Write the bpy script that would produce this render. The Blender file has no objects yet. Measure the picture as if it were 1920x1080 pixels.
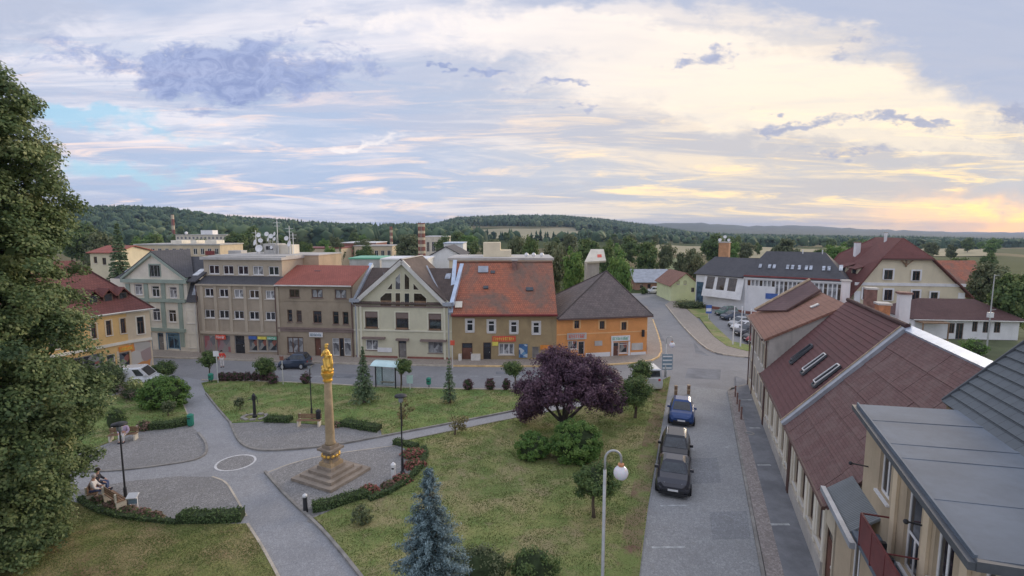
import bpy, math, random
import numpy as np
from mathutils import Vector

# ------------------------------------------------------------------ scene, camera, world, sun, exposure
scene = bpy.context.scene
COL = scene.collection
random.seed(7)
RNG = np.random.default_rng(7)
R = math.radians
FPX, CAMH, PITCH = 960.0, 14.0, math.atan(110 / 960)      # calibration: focal length in photo pixels, camera height, pitch
CP, SP = math.cos(PITCH), math.sin(PITCH)

cam_data = bpy.data.cameras.new('camera')
cam_data.sensor_width = 36.0
cam_data.lens = 36.0 * FPX / 1920.0
cam_data.clip_start, cam_data.clip_end = 0.1, 20000
cam = bpy.data.objects.new('camera', cam_data)
COL.objects.link(cam)
cam.location = (0, 0, CAMH)
cam.rotation_euler = (math.pi / 2 - PITCH, 0, 0)
scene.camera = cam

SUN_AZ, SUN_EL = R(44), R(13)            # sun low on the right, beyond the frame edge (azimuth from +Y towards +X)
world = bpy.data.worlds.new('World')
scene.world = world
world.use_nodes = True


class NT:
    """small helper to write node trees"""
    def __init__(s, tree):
        s.t = tree
        tree.nodes.clear()

    def n(s, typ, **kw):
        nd = s.t.nodes.new(typ)
        for k, v in kw.items():
            if k.startswith('i_'):
                nd.inputs[k[2:].replace('_', ' ')].default_value = v
            else:
                setattr(nd, k, v)
        return nd

    def l(s, a, b):
        s.t.links.new(a, b)

    def put(s, sock, v):
        if isinstance(v, (int, float)):
            sock.default_value = v
        elif isinstance(v, (tuple, list)):
            sock.default_value = tuple(v) if len(sock.default_value) == len(v) else tuple(v) + (1.0,)
        else:
            s.l(v, sock)

    def m(s, op, a, b=0.0, c=None, clamp=False):
        nd = s.n('ShaderNodeMath', operation=op, use_clamp=clamp)
        s.put(nd.inputs[0], a)
        s.put(nd.inputs[1], b)
        if c is not None:
            s.put(nd.inputs[2], c)
        return nd.outputs[0]

    def mix(s, f, a, b, typ='MIX'):
        nd = s.n('ShaderNodeMix', data_type='RGBA', blend_type=typ)
        s.put(nd.inputs[0], f)
        s.put(nd.inputs[6], a)
        s.put(nd.inputs[7], b)
        return nd.outputs[2]

    def ramp(s, v, lo, hi):
        nd = s.n('ShaderNodeMapRange', interpolation_type='SMOOTHSTEP')
        s.put(nd.inputs[0], v)
        s.put(nd.inputs[1], lo)
        s.put(nd.inputs[2], hi)
        return nd.outputs[0]

    def noise(s, vec, scale, detail=4.0, rough=0.55, dist=0.0):
        nd = s.n('ShaderNodeTexNoise')
        s.put(nd.inputs['Vector'], vec)
        nd.inputs['Scale'].default_value = scale
        nd.inputs['Detail'].default_value = detail
        nd.inputs['Roughness'].default_value = rough
        nd.inputs['Distortion'].default_value = dist
        return nd.outputs[0]

    def mapping(s, vec, scale=(1, 1, 1), loc=(0, 0, 0), rot=(0, 0, 0)):
        nd = s.n('ShaderNodeMapping')
        s.put(nd.inputs[0], vec)
        nd.inputs['Location'].default_value = loc
        nd.inputs['Rotation'].default_value = rot
        nd.inputs['Scale'].default_value = scale
        return nd.outputs[0]


def build_world():
    w = NT(world.node_tree)
    out = w.n('ShaderNodeOutputWorld')
    bg = w.n('ShaderNodeBackground')
    w.l(bg.outputs[0], out.inputs[0])
    sky = w.n('ShaderNodeTexSky', sky_type='NISHITA')
    sky.sun_disc = False
    sky.sun_elevation = SUN_EL
    sky.sun_rotation = SUN_AZ
    tc = w.n('ShaderNodeTexCoord').outputs['Generated']
    sep = w.n('ShaderNodeSeparateXYZ')
    w.l(tc, sep.inputs[0])
    x, y, z = sep.outputs
    zc = w.m('MAXIMUM', z, 0.0)
    # flat cloud deck coordinates: the higher deck is seen foreshortened towards the horizon
    den = w.m('ADD', zc, 0.10)
    comb = w.n('ShaderNodeCombineXYZ')
    w.l(w.m('DIVIDE', x, den), comb.inputs[0])
    w.l(w.m('DIVIDE', y, den), comb.inputs[1])
    deck = comb.outputs[0]
    # direction relative to the sun and to the compass, for the big cloud masses
    ysafe = w.m('MAXIMUM', y, 0.05)
    front = w.ramp(y, 0.02, 0.2)
    u = w.m('DIVIDE', x, ysafe)
    v = w.m('DIVIDE', z, ysafe)
    comb2 = w.n('ShaderNodeCombineXYZ')
    w.l(u, comb2.inputs[0])
    w.l(v, comb2.inputs[1])
    sx, sy = math.sin(SUN_AZ), math.cos(SUN_AZ)
    toward = w.m('ADD', w.m('MULTIPLY', x, sx), w.m('MULTIPLY', y, sy))       # 1 towards the sun's azimuth
    # ragged cloud outlines: directions are bent by noise before the masses are evaluated
    flat = w.mapping(comb2.outputs[0], (3.0, 6.0, 1.0), (1.3, 4.1, 0.0))
    n1 = w.n('ShaderNodeTexNoise')
    w.l(flat, n1.inputs['Vector'])
    n1.inputs['Scale'].default_value = 1.6
    n1.inputs['Detail'].default_value = 4.5
    n1.inputs['Roughness'].default_value = 0.68
    nsep = w.n('ShaderNodeSeparateColor')
    w.l(n1.outputs['Color'], nsep.inputs[0])
    uw = w.m('ADD', u, w.m('MULTIPLY', w.m('SUBTRACT', nsep.outputs[0], 0.5), 0.34))
    vw = w.m('ADD', v, w.m('MULTIPLY', w.m('SUBTRACT', nsep.outputs[1], 0.5), 0.16))
    fine = w.noise(w.mapping(comb2.outputs[0], (7.0, 14.0, 1.0), (2, 3, 0), (0, 0, R(4))), 1.5, 6.5, 0.70, 0.5)
    puff = w.noise(w.mapping(comb2.outputs[0], (30.0, 46.0, 1.0), (5, 1, 0), (0, 0, R(-14))), 0.9, 5.0, 0.72, 1.1)

    wv = w.n('ShaderNodeCombineXYZ')
    w.l(uw, wv.inputs[0])
    w.l(vw, wv.inputs[1])

    def blob(px, py, rx, ry, rot=0.0, amp=1.0, warped=True):
        """cloud mass centred on a compass direction (tangent of azimuth, tangent of elevation)"""
        mp = w.n('ShaderNodeMapping', vector_type='TEXTURE')
        w.l(wv.outputs[0] if warped else comb2.outputs[0], mp.inputs[0])
        mp.inputs['Location'].default_value = ((px - 960) / FPX, (430 - py) / FPX, 0)
        mp.inputs['Rotation'].default_value = (0, 0, rot)
        mp.inputs['Scale'].default_value = (rx / FPX, ry / FPX, 1)
        dt = w.n('ShaderNodeVectorMath', operation='DOT_PRODUCT')
        w.l(mp.outputs[0], dt.inputs[0])
        w.l(mp.outputs[0], dt.inputs[1])
        return w.m('EXPONENT', w.m('MULTIPLY_ADD', dt.outputs['Value'], -1.0, math.log(amp)))

    def masses(lst, warped=True):
        t = None
        for b in lst:
            g = blob(*b, warped=warped)
            t = g if t is None else w.m('ADD', t, g)
        return w.m('MULTIPLY', t, front)

    # veil: cream towards the sunset, pale lavender away from it and overhead
    glow = w.ramp(toward, 0.42, 1.08)
    low = w.ramp(z, 0.55, 0.02)
    warm = w.m('MULTIPLY', glow, w.m('ADD', w.m('MULTIPLY', low, 0.70), 0.30))
    veil = w.mix(warm, (0.70, 0.69, 0.755, 1), (0.82, 0.68, 0.50, 1))
    # broken grey-blue deck, foreshortened towards the horizon
    n_deck = w.noise(w.mapping(deck, (0.30, 0.85, 1.0), (3.1, 1.7, 0.4), (0, 0, R(-6))), 1.2, 5.5, 0.64, 0.7)
    grey = w.ramp(n_deck, 0.40, 0.58)
    greycol = w.mix(warm, (0.35, 0.42, 0.585, 1), (0.46, 0.46, 0.50, 1))
    col = w.mix(w.m('MULTIPLY', grey, 0.74), veil, greycol)
    # long grey bars
    vb = w.mapping(comb2.outputs[0], (1.7, 15.0, 1.0), (4.7, 7.2, 0.0), (0, 0, R(-3)))
    nb = w.noise(vb, 1.5, 5.0, 0.66, 0.7)
    bars = w.m('MULTIPLY', w.ramp(nb, 0.46, 0.60), w.ramp(z, 0.50, 0.08))
    barcol = w.mix(warm, (0.36, 0.45, 0.62, 1), (0.54, 0.52, 0.52, 1))
    col = w.mix(w.m('MULTIPLY', bars, 0.72), col, barcol)
    # grey-blue bank low in the middle of the view
    bank = masses(((560, 280, 330, 62, 0, 0.8), (820, 330, 360, 40, 0, 0.7), (250, 350, 260, 40, 0, 0.5), (1840, 350, 190, 30, 0, 0.7), (1230, 330, 260, 18, 0, 0.5)))
    bank = w.ramp(w.m('ADD', bank, w.m('MULTIPLY', w.m('SUBTRACT', nb, 0.5), 2.2)), 0.25, 0.95)
    col = w.mix(w.m('MULTIPLY', bank, 0.62), col, w.mix(warm, (0.40, 0.49, 0.66, 1), (0.56, 0.55, 0.56, 1)))
    # bright streaks close to the horizon
    vv = w.mapping(comb2.outputs[0], (2.4, 24.0, 1.0), (0.3, 0.2, 0.0), (0, 0, R(3)))
    st = w.noise(vv, 1.6, 5.0, 0.64, 0.8)
    streak = w.m('MULTIPLY', w.ramp(st, 0.50, 0.68), w.ramp(z, 0.36, 0.03))
    strcol = w.mix(warm, (1.0, 0.77, 0.66, 1), (1.18, 0.88, 0.42, 1))
    col = w.mix(w.m('MULTIPLY', streak, 0.9), col, strcol)
    # clear sky in the gaps, on the side away from the sun
    gap = masses(((190, 236, 120, 20, 0, 1.0), (330, 262, 150, 14, 0, 0.6), (170, 320, 150, 26, 0, 0.7), (330, 330, 120, 20, 0, 0.5)))
    gap = w.ramp(w.m('ADD', gap, w.m('MULTIPLY', w.m('SUBTRACT', fine, 0.5), 1.0)), 0.30, 0.90)
    skyb = w.mix(1.0, sky.outputs[0], (0.13, 0.13, 0.13, 1), 'MULTIPLY')
    skyb = w.mix(0.7, skyb, (0.36, 0.64, 0.86, 1))
    col = w.mix(w.m('MULTIPLY', gap, 0.85), col, skyb)
    # luminous cream cloud lit from below in the west
    cream = masses(((1330, 120, 460, 46, R(-10), 1.0), (1150, 175, 420, 55, 0, 0.55), (1650, 262, 360, 46, R(-8), 0.9), (1000, 90, 300, 30, 0, 0.6), (700, 70, 200, 20, 0, 0.5), (1450, 190, 400, 40, R(-6), 0.6), (690, 272, 75, 8, R(4), 1.0), (420, 268, 50, 10, 0, 0.7)))
    cream = w.ramp(w.m('ADD', cream, w.m('MULTIPLY', w.m('SUBTRACT', fine, 0.5), 1.5)), 0.28, 0.95)
    col = w.mix(w.m('MULTIPLY', cream, 0.58), col, w.mix(warm, (0.96, 0.87, 0.82, 1), (0.98, 0.84, 0.62, 1)))
    # broad smooth blue-grey sheets high on both sides
    sheet = masses(((1870, 70, 400, 135, R(-14), 1.3), (1480, 15, 330, 42, R(-4), 0.75), (40, 60, 300, 80, 0, 0.75), (1010, 22, 190, 26, 0, 0.7)))
    sheet = w.ramp(w.m('ADD', sheet, w.m('MULTIPLY', w.m('SUBTRACT', fine, 0.5), 0.9)), 0.28, 0.80)
    col = w.mix(w.m('MULTIPLY', sheet, 0.88), col, w.mix(w.ramp(n_deck, 0.35, 0.65), (0.36, 0.42, 0.57, 1), (0.46, 0.49, 0.60, 1)))
    # dark cumulus with broken edges
    mass = masses(((430, 150, 165, 62, R(6), 0.98), (350, 165, 120, 40, 0, 0.4), (655, 145, 130, 60, 0, 0.52), (150, 120, 130, 50, 0, 0.45),
                   (895, 152, 44, 13, 0, .85), (823, 136, 15, 10, 0, .9), (1070, 168, 70, 10, R(8), .8), (1310, 128, 85, 22, R(4), .8),
                   (1440, 237, 120, 15, R(-3), .9), (1690, 250, 120, 13, R(-4), .85), (1885, 222, 70, 34, 0, 1.0), (1570, 105, 60, 24, R(-20), .55),
                   (1000, 190, 120, 9, 0, .5), (1050, 212, 60, 8, 0, .6), (1600, 295, 150, 12, 0, .6)))
    f = w.m('ADD', w.m('MULTIPLY', w.m('SUBTRACT', fine, 0.5), 1.25), w.m('MULTIPLY', w.m('SUBTRACT', puff, 0.5), 0.95))
    dark = w.ramp(w.m('ADD', mass, f), 0.36, 0.80)
    darkcol = w.mix(w.ramp(puff, 0.35, 0.65), (0.21, 0.27, 0.48, 1), (0.33, 0.39, 0.60, 1))
    darkcol = w.mix(w.m('MULTIPLY', warm, 0.75), darkcol, (0.40, 0.41, 0.48, 1))
    col = w.mix(w.m('MULTIPLY', dark, 0.90), col, darkcol)
    # sunset fire just above the horizon at the sun
    fire = w.m('MULTIPLY', w.m('ADD', blob(1945, 422, 130, 24, warped=True), blob(1880, 415, 260, 34, 0, 0.4)), front)
    col = w.mix(w.m('MULTIPLY', fire, 0.95, clamp=True), col, (2.3, 1.15, 0.25, 1))
    # below the horizon: dim ground tone
    col = w.mix(w.ramp(z, -0.02, -0.10), col, (0.16, 0.17, 0.14, 1))
    w.l(col, bg.inputs[0])
    bg.inputs[1].default_value = 0.81


build_world()
world.cycles.sampling_method = 'MANUAL'
world.cycles.sample_map_resolution = 256
sun_data = bpy.data.lights.new('sun', 'SUN')
sun_data.energy = 1.4
sun_data.angle = R(25)
sun_data.color = (1.0, 0.80, 0.58)
sun = bpy.data.objects.new('sun', sun_data)
COL.objects.link(sun)
sd = Vector((math.sin(SUN_AZ) * math.cos(SUN_EL), math.cos(SUN_AZ) * math.cos(SUN_EL), math.sin(SUN_EL)))
sun.rotation_euler = sd.to_track_quat('Z', 'Y').to_euler()
scene.view_settings.view_transform = 'Standard'
scene.view_settings.look = 'None'
scene.view_settings.exposure = 0.62
scene.view_settings.gamma = 1.0
scene.render.engine = 'CYCLES'
scene.cycles.use_denoising = True
scene.cycles.max_bounces = 6
scene.cycles.volume_bounces = 0

# ------------------------------------------------------------------ calibration helpers (photo pixel -> world)
def ray(px, py):
    u, v = (px - 960) / FPX, (540 - py) / FPX
    return Vector((u, CP + v * SP, -SP + v * CP))


def G(px, py, z=0.0):
    """world point at height z"""
    d = ray(px, py)
    t = (z - CAMH) / d.z
    return Vector((d.x * t, d.y * t, z))


def A(px, py, Y):
    """world point at distance Y"""
    d = ray(px, py)
    t = Y / d.y
    return Vector((d.x * t, Y, CAMH + d.z * t))


class Frame:
    """upright frame of a building: x along its front, y into it, z up"""
    def __init__(s, o, ang):
        s.o = Vector((o[0], o[1], o[2] if len(o) > 2 else 0.0))
        s.ang = ang
        s.u = Vector((math.cos(ang), math.sin(ang), 0))
        s.w = Vector((-math.sin(ang), math.cos(ang), 0))

    def px(s, x, y, yl=0.0):
        d = ray(x, y)
        c = Vector((0, 0, CAMH)) - s.o
        t = (yl - c.dot(s.w)) / d.dot(s.w)
        p = c + d * t
        return p.dot(s.u), p.z

    def rect(s, x0, y0, x1, y1, yl=0.0):
        a = s.px(x0, (y0 + y1) / 2, yl)[0]
        b = s.px(x1, (y0 + y1) / 2, yl)[0]
        xm = (x0 + x1) / 2
        return a, s.px(xm, y1, yl)[1], b, s.px(xm, y0, yl)[1]

    def world(s, x, y, z=0.0):
        return s.o + s.u * x + s.w * y + Vector((0, 0, z))

    @staticmethod
    def between(a, b):
        a, b = Vector(a), Vector(b)
        return Frame((a.x, a.y, 0), math.atan2(b.y - a.y, b.x - a.x)), (b - a).length


# ------------------------------------------------------------------ materials
MATS = {}
ALB = 1.58


def up(c, k=None):
    """albedo level common to all painted, plastered and grown surfaces"""
    k = ALB if k is None else k
    return tuple(min(0.86, x * k) for x in c)


def principled(name):
    m = bpy.data.materials.new(name)
    m.use_nodes = True
    t = NT(m.node_tree)
    out = t.n('ShaderNodeOutputMaterial')
    b = t.n('ShaderNodeBsdfPrincipled')
    t.l(b.outputs[0], out.inputs[0])
    MATS[name] = m
    return m, t, b


def vary(t, vec, col, var, scale, detail=5.0):
    f = t.noise(vec, scale, detail, 0.6)
    a = tuple(c * (1 - var) for c in col) + (1,)
    b = tuple(min(1, c * (1 + var)) for c in col) + (1,)
    return t.mix(t.ramp(f, 0.3, 0.7), a, b)


def plain(name, col, rough=0.8, var=0.12, scale=1.2, bump=0.0, bscale=30.0, metal=0.0, stain=0.0, staincol=None, spec=0.4, local=False):
    col = up(col)
    staincol = up(staincol) if staincol else None
    m, t, b = principled(name)
    if local:
        vec = t.n('ShaderNodeTexCoord').outputs['Object']
    else:
        vec = t.n('ShaderNodeNewGeometry').outputs['Position']
    c = vary(t, vec, col, var, scale)
    c2 = t.mix(t.m('MULTIPLY', t.ramp(t.noise(vec, scale * 9, 3.0), 0.35, 0.75), var), c, tuple(x * 0.55 for x in col) + (1,))
    if stain:
        sv = t.mapping(vec, (1.0, 1.0, 0.22))
        s = t.m('MULTIPLY', t.ramp(t.noise(sv, 0.9, 6.0, 0.65), 0.48, 0.72), stain)
        c2 = t.mix(s, c2, tuple(staincol or [x * 0.5 for x in col]) + (1,))
    t.l(c2, b.inputs['Base Color'])
    b.inputs['Roughness'].default_value = rough
    b.inputs['Metallic'].default_value = metal
    b.inputs['Specular IOR Level'].default_value = spec
    if bump:
        bn = t.n('ShaderNodeBump')
        bn.inputs['Strength'].default_value = bump
        bn.inputs['Distance'].default_value = 0.02
        t.l(t.noise(vec, bscale, 4.0), bn.inputs['Height'])
        t.l(bn.outputs[0], b.inputs['Normal'])
    return m


def tiled(name, col, col2, w, h, mortar=0.012, mcol=None, rough=0.8, patch=0.4, patchcol=None, offset=0.5, bump=0.5, pscale=0.35):
    """roof tiles / slates / bricks laid in courses over the UV of a face (metres)"""
    col, col2 = up(col), up(col2)
    mcol = up(mcol) if mcol else None
    patchcol = up(patchcol) if patchcol else None
    m, t, b = principled(name)
    uv = t.n('ShaderNodeTexCoord').outputs['UV']
    pos = t.n('ShaderNodeNewGeometry').outputs['Position']
    br = t.n('ShaderNodeTexBrick', offset=offset, squash=1.0)
    t.l(uv, br.inputs['Vector'])
    br.inputs['Color1'].default_value = tuple(col) + (1,)
    br.inputs['Color2'].default_value = tuple(col2) + (1,)
    br.inputs['Mortar'].default_value = tuple(mcol or [c * 0.35 for c in col]) + (1,)
    br.inputs['Scale'].default_value = 1.0
    br.inputs['Mortar Size'].default_value = mortar
    br.inputs['Mortar Smooth'].default_value = 0.3
    br.inputs['Bias'].default_value = 0.0
    br.inputs['Brick Width'].default_value = w
    br.inputs['Row Height'].default_value = h
    c = br.outputs[0]
    if patch:
        n = t.noise(pos, pscale, 7.0, 0.68, 0.6)
        c = t.mix(t.m('MULTIPLY', t.ramp(n, 0.42, 0.66), patch), c, tuple(patchcol or [x * 0.4 for x in col]) + (1,))
        n2 = t.noise(pos, 2.7, 5.0, 0.65)
        c = t.mix(t.m('MULTIPLY', t.ramp(n2, 0.45, 0.7), patch * 0.5), c, tuple(x * 0.6 for x in (patchcol or col)) + (1,))
    t.l(c, b.inputs['Base Color'])
    b.inputs['Roughness'].default_value = rough
    bn = t.n('ShaderNodeBump')
    bn.inputs['Strength'].default_value = bump
    bn.inputs['Distance'].default_value = 0.03
    t.l(br.outputs[1], bn.inputs['Height'])
    bn.invert = True
    t.l(bn.outputs[0], b.inputs['Normal'])
    return m


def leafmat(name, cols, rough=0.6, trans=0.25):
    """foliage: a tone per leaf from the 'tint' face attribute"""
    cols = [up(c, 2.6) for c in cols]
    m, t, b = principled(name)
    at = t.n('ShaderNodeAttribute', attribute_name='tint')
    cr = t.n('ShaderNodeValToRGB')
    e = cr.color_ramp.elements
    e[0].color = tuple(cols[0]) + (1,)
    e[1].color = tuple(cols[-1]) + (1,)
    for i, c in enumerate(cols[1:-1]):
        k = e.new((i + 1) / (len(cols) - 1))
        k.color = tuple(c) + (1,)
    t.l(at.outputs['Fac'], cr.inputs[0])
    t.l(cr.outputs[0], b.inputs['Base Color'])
    b.inputs['Roughness'].default_value = rough
    b.inputs['Specular IOR Level'].default_value = 0.25
    if trans:
        tr = t.n('ShaderNodeBsdfTranslucent')
        t.l(cr.outputs[0], tr.inputs[0])
        ms = t.n('ShaderNodeMixShader')
        ms.inputs[0].default_value = trans
        out = [n for n in t.t.nodes if n.type == 'OUTPUT_MATERIAL'][0]
        t.l(b.outputs[0], ms.inputs[1])
        t.l(tr.outputs[0], ms.inputs[2])
        t.l(ms.outputs[0], out.inputs[0])
    return m


def cobble(name, col, scale, dark=0.5, var=0.25, patch=0.3, bump=0.6):
    """small stone setts"""
    col = up(col, 1.52)
    m, t, b = principled(name)
    pos = t.n('ShaderNodeNewGeometry').outputs['Position']
    vo = t.n('ShaderNodeTexVoronoi', feature='F1')
    t.l(pos, vo.inputs['Vector'])
    vo.inputs['Scale'].default_value = scale
    vd = t.n('ShaderNodeTexVoronoi', feature='DISTANCE_TO_EDGE')
    t.l(pos, vd.inputs['Vector'])
    vd.inputs['Scale'].default_value = scale
    c = t.mix(vo.outputs['Color'], tuple(x * (1 - var) for x in col) + (1,), tuple(x * (1 + var) for x in col) + (1,))
    c = t.mix(t.ramp(vd.outputs[0], 0.10, 0.02), c, tuple(x * dark for x in col) + (1,))
    n = t.noise(pos, 0.35, 7.0, 0.68)
    c = t.mix(t.m('MULTIPLY', t.ramp(n, 0.42, 0.68), patch), c, tuple(x * 0.62 for x in col) + (1,))
    n3 = t.noise(pos, 1.9, 5.0, 0.7, 0.8)
    c = t.mix(t.m('MULTIPLY', t.ramp(n3, 0.50, 0.74), patch * 0.7), c, (col[0] * 0.72, col[1] * 0.68, col[2] * 0.58, 1))
    t.l(c, b.inputs['Base Color'])
    b.inputs['Roughness'].default_value = 0.85
    bn = t.n('ShaderNodeBump')
    bn.inputs['Strength'].default_value = bump
    bn.inputs['Distance'].default_value = 0.01
    t.l(t.ramp(vd.outputs[0], 0.0, 0.12), bn.inputs['Height'])
    t.l(bn.outputs[0], b.inputs['Normal'])
    return m


def lawnmat(name, green, green2, dry, bare, drylo=0.46, bareamt=0.5):
    green, green2, dry, bare = up(green, 2.65), up(green2, 2.65), up(dry, 2.05), up(bare, 1.95)
    m, t, b = principled(name)
    pos = t.n('ShaderNodeNewGeometry').outputs['Position']
    c = t.mix(t.ramp(t.noise(pos, 0.55, 6.0, 0.62), 0.40, 0.60), tuple(green) + (1,), tuple(green2) + (1,))
    nd = t.noise(pos, 0.38, 7.0, 0.64, 0.25)
    c = t.mix(t.m('MULTIPLY', t.ramp(nd, drylo - 0.04, drylo + 0.14), 0.9), c, tuple(dry) + (1,))
    nb = t.noise(t.mapping(pos, loc=(17, 9, 0)), 0.55, 7.0, 0.66, 0.25)
    c = t.mix(t.m('MULTIPLY', t.ramp(nb, 0.53, 0.66), bareamt), c, tuple(bare) + (1,))
    # clumps of blades
    n1 = t.noise(pos, 4.5, 6.0, 0.75)
    c = t.mix(t.m('MULTIPLY', t.ramp(n1, 0.40, 0.72), 0.30), c, tuple(x * 0.55 for x in green) + (1,))
    n2 = t.noise(pos, 26.0, 3.0, 0.75)
    c = t.mix(t.m('MULTIPLY', t.ramp(n2, 0.50, 0.75), 0.5), c, tuple(min(1, x * 1.5) for x in dry) + (1,))
    t.l(c, b.inputs['Base Color'])
    b.inputs['Roughness'].default_value = 0.95
    b.inputs['Specular IOR Level'].default_value = 0.1
    bn = t.n('ShaderNodeBump')
    bn.inputs['Strength'].default_value = 0.9
    bn.inputs['Distance'].default_value = 0.05
    t.l(t.noise(pos, 11.0, 6.0, 0.8), bn.inputs['Height'])
    t.l(bn.outputs[0], b.inputs['Normal'])
    return m


def glassmat(name, col, rough=0.06, spec=0.9):
    m, t, b = principled(name)
    vec = t.n('ShaderNodeTexCoord').outputs['Object']
    t.l(vary(t, vec, col, 0.5, 1.7), b.inputs['Base Color'])
    b.inputs['Roughness'].default_value = rough
    b.inputs['Specular IOR Level'].default_value = spec
    return m


# ------------------------------------------------------------------ mesh helper
class MB:
    def __init__(s):
        s.v, s.f, s.mi, s.uv = [], [], [], []

    def poly(s, pts, mi=0, uv=None):
        b = len(s.v)
        s.v.extend(tuple(p) for p in pts)
        s.f.append(tuple(range(b, b + len(pts))))
        s.mi.append(mi)
        if uv is None:
            p0, p1 = Vector(pts[0]), Vector(pts[1])
            ux = (p1 - p0)
            ux = ux.normalized() if ux.length > 1e-9 else Vector((1, 0, 0))
            nn = Vector((0, 0, 0))
            for i in range(1, len(pts) - 1):
                nn += (Vector(pts[i]) - p0).cross(Vector(pts[i + 1]) - p0)
            uy = nn.normalized().cross(ux) if nn.length > 1e-12 else Vector((0, 0, 1))
            uv = [((Vector(p) - p0).dot(ux), (Vector(p) - p0).dot(uy)) for p in pts]
        s.uv.append(uv)

    def box(s, x0, x1, y0, y1, z0, z1, mi=0):
        x0, x1 = min(x0, x1), max(x0, x1)
        y0, y1 = min(y0, y1), max(y0, y1)
        z0, z1 = min(z0, z1), max(z0, z1)
        P = [(x0, y0, z0), (x1, y0, z0), (x1, y1, z0), (x0, y1, z0), (x0, y0, z1), (x1, y0, z1), (x1, y1, z1), (x0, y1, z1)]
        for q in ((3, 2, 1, 0), (4, 5, 6, 7), (0, 1, 5, 4), (1, 2, 6, 5), (2, 3, 7, 6), (3, 0, 4, 7)):
            s.poly([P[i] for i in q], mi)
        return s

    def bar(s, a, b, w, h=None, mi=0):
        """square bar from a to b"""
        a, b = Vector(a), Vector(b)
        h = h or w
        d = (b - a).normalized()
        up = Vector((0, 0, 1)) if abs(d.z) < 0.95 else Vector((0, 1, 0))
        x = d.cross(up).normalized() * (w / 2)
        y = x.cross(d).normalized() * (h / 2)
        P = [a - x - y, a + x - y, a + x + y, a - x + y, b - x - y, b + x - y, b + x + y, b - x + y]
        for q in ((0, 1, 2, 3), (7, 6, 5, 4), (1, 0, 4, 5), (2, 1, 5, 6), (3, 2, 6, 7), (0, 3, 7, 4)):
            s.poly([P[i] for i in q], mi)
        return s

    def slab(s, pts, t, mi=0, mside=None):
        """plate: polygon (counter-clockwise seen from its outer side) thickened inwards by t"""
        pts = [Vector(p) for p in pts]
        nn = Vector((0, 0, 0))
        for i in range(1, len(pts) - 1):
            nn += (pts[i] - pts[0]).cross(pts[i + 1] - pts[0])
        nn = nn.normalized() * t
        low = [p - nn for p in pts]
        s.poly(pts, mi)
        s.poly(list(reversed(low)), mi if mside is None else mside)
        k = len(pts)
        for i in range(k):
            j = (i + 1) % k
            s.poly([pts[i], low[i], low[j], pts[j]], mi if mside is None else mside)
        return s

    def prism(s, pts2, z0, z1, mi=0, mtop=None):
        """ground outline (counter-clockwise) extruded upwards"""
        k = len(pts2)
        s.poly([(p[0], p[1], z1) for p in pts2], mi if mtop is None else mtop, [(p[0], p[1]) for p in pts2])
        for i in range(k):
            j = (i + 1) % k
            a, b = pts2[i], pts2[j]
            s.poly([(a[0], a[1], z0), (b[0], b[1], z0), (b[0], b[1], z1), (a[0], a[1], z1)], mi)
        return s

    def tube(s, pts, rad, n=8, mi=0, cap=True):
        pts = [Vector(p) for p in pts]
        if isinstance(rad, (int, float)):
            rad = [rad] * len(pts)
        base = len(s.v)
        prev = None
        for i, p in enumerate(pts):
            d = (pts[min(i + 1, len(pts) - 1)] - pts[max(i - 1, 0)]).normalized()
            if prev is None:
                up = Vector((0, 0, 1)) if abs(d.z) < 0.9 else Vector((1, 0, 0))
                x = d.cross(up).normalized()
            else:
                x = (prev - d * prev.dot(d)).normalized()
            prev = x
            y = d.cross(x)
            for k in range(n):
                a = 2 * math.pi * k / n
                s.v.append(tuple(p + (x * math.cos(a) + y * math.sin(a)) * rad[i]))
        for i in range(len(pts) - 1):
            for k in range(n):
                k2 = (k + 1) % n
                s.f.append((base + i * n + k, base + i * n + k2, base + (i + 1) * n + k2, base + (i + 1) * n + k))
                s.mi.append(mi)
                s.uv.append([(0, 0)] * 4)
        if cap:
            s.f.append(tuple(base + k for k in reversed(range(n))))
            s.f.append(tuple(base + (len(pts) - 1) * n + k for k in range(n)))
            s.mi += [mi, mi]
            s.uv += [[(0, 0)] * n] * 2
        return s

    def lathe(s, prof, n=16, c=(0, 0, 0), mi=0, sx=1.0, sy=1.0):
        base = len(s.v)
        for r, z in prof:
            for k in range(n):
                a = 2 * math.pi * k / n
                s.v.append((c[0] + r * sx * math.cos(a), c[1] + r * sy * math.sin(a), c[2] + z))
        for i in range(len(prof) - 1):
            for k in range(n):
                k2 = (k + 1) % n
                s.f.append((base + i * n + k, base + i * n + k2, base + (i + 1) * n + k2, base + (i + 1) * n + k))
                s.mi.append(mi)
                s.uv.append([(0, 0)] * 4)
        s.f.append(tuple(base + k for k in reversed(range(n))))
        s.f.append(tuple(base + (len(prof) - 1) * n + k for k in range(n)))
        s.mi += [mi, mi]
        s.uv += [[(0, 0)] * n] * 2
        return s

    def ball(s, c, r, n=10, mi=0, sz=1.0):
        k = max(4, n // 2)
        prof = [(max(0.02 * r, r * math.sin(math.pi * i / k)), -r * sz * math.cos(math.pi * i / k)) for i in range(k + 1)]
        return s.lathe(prof, n, c, mi)

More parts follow.
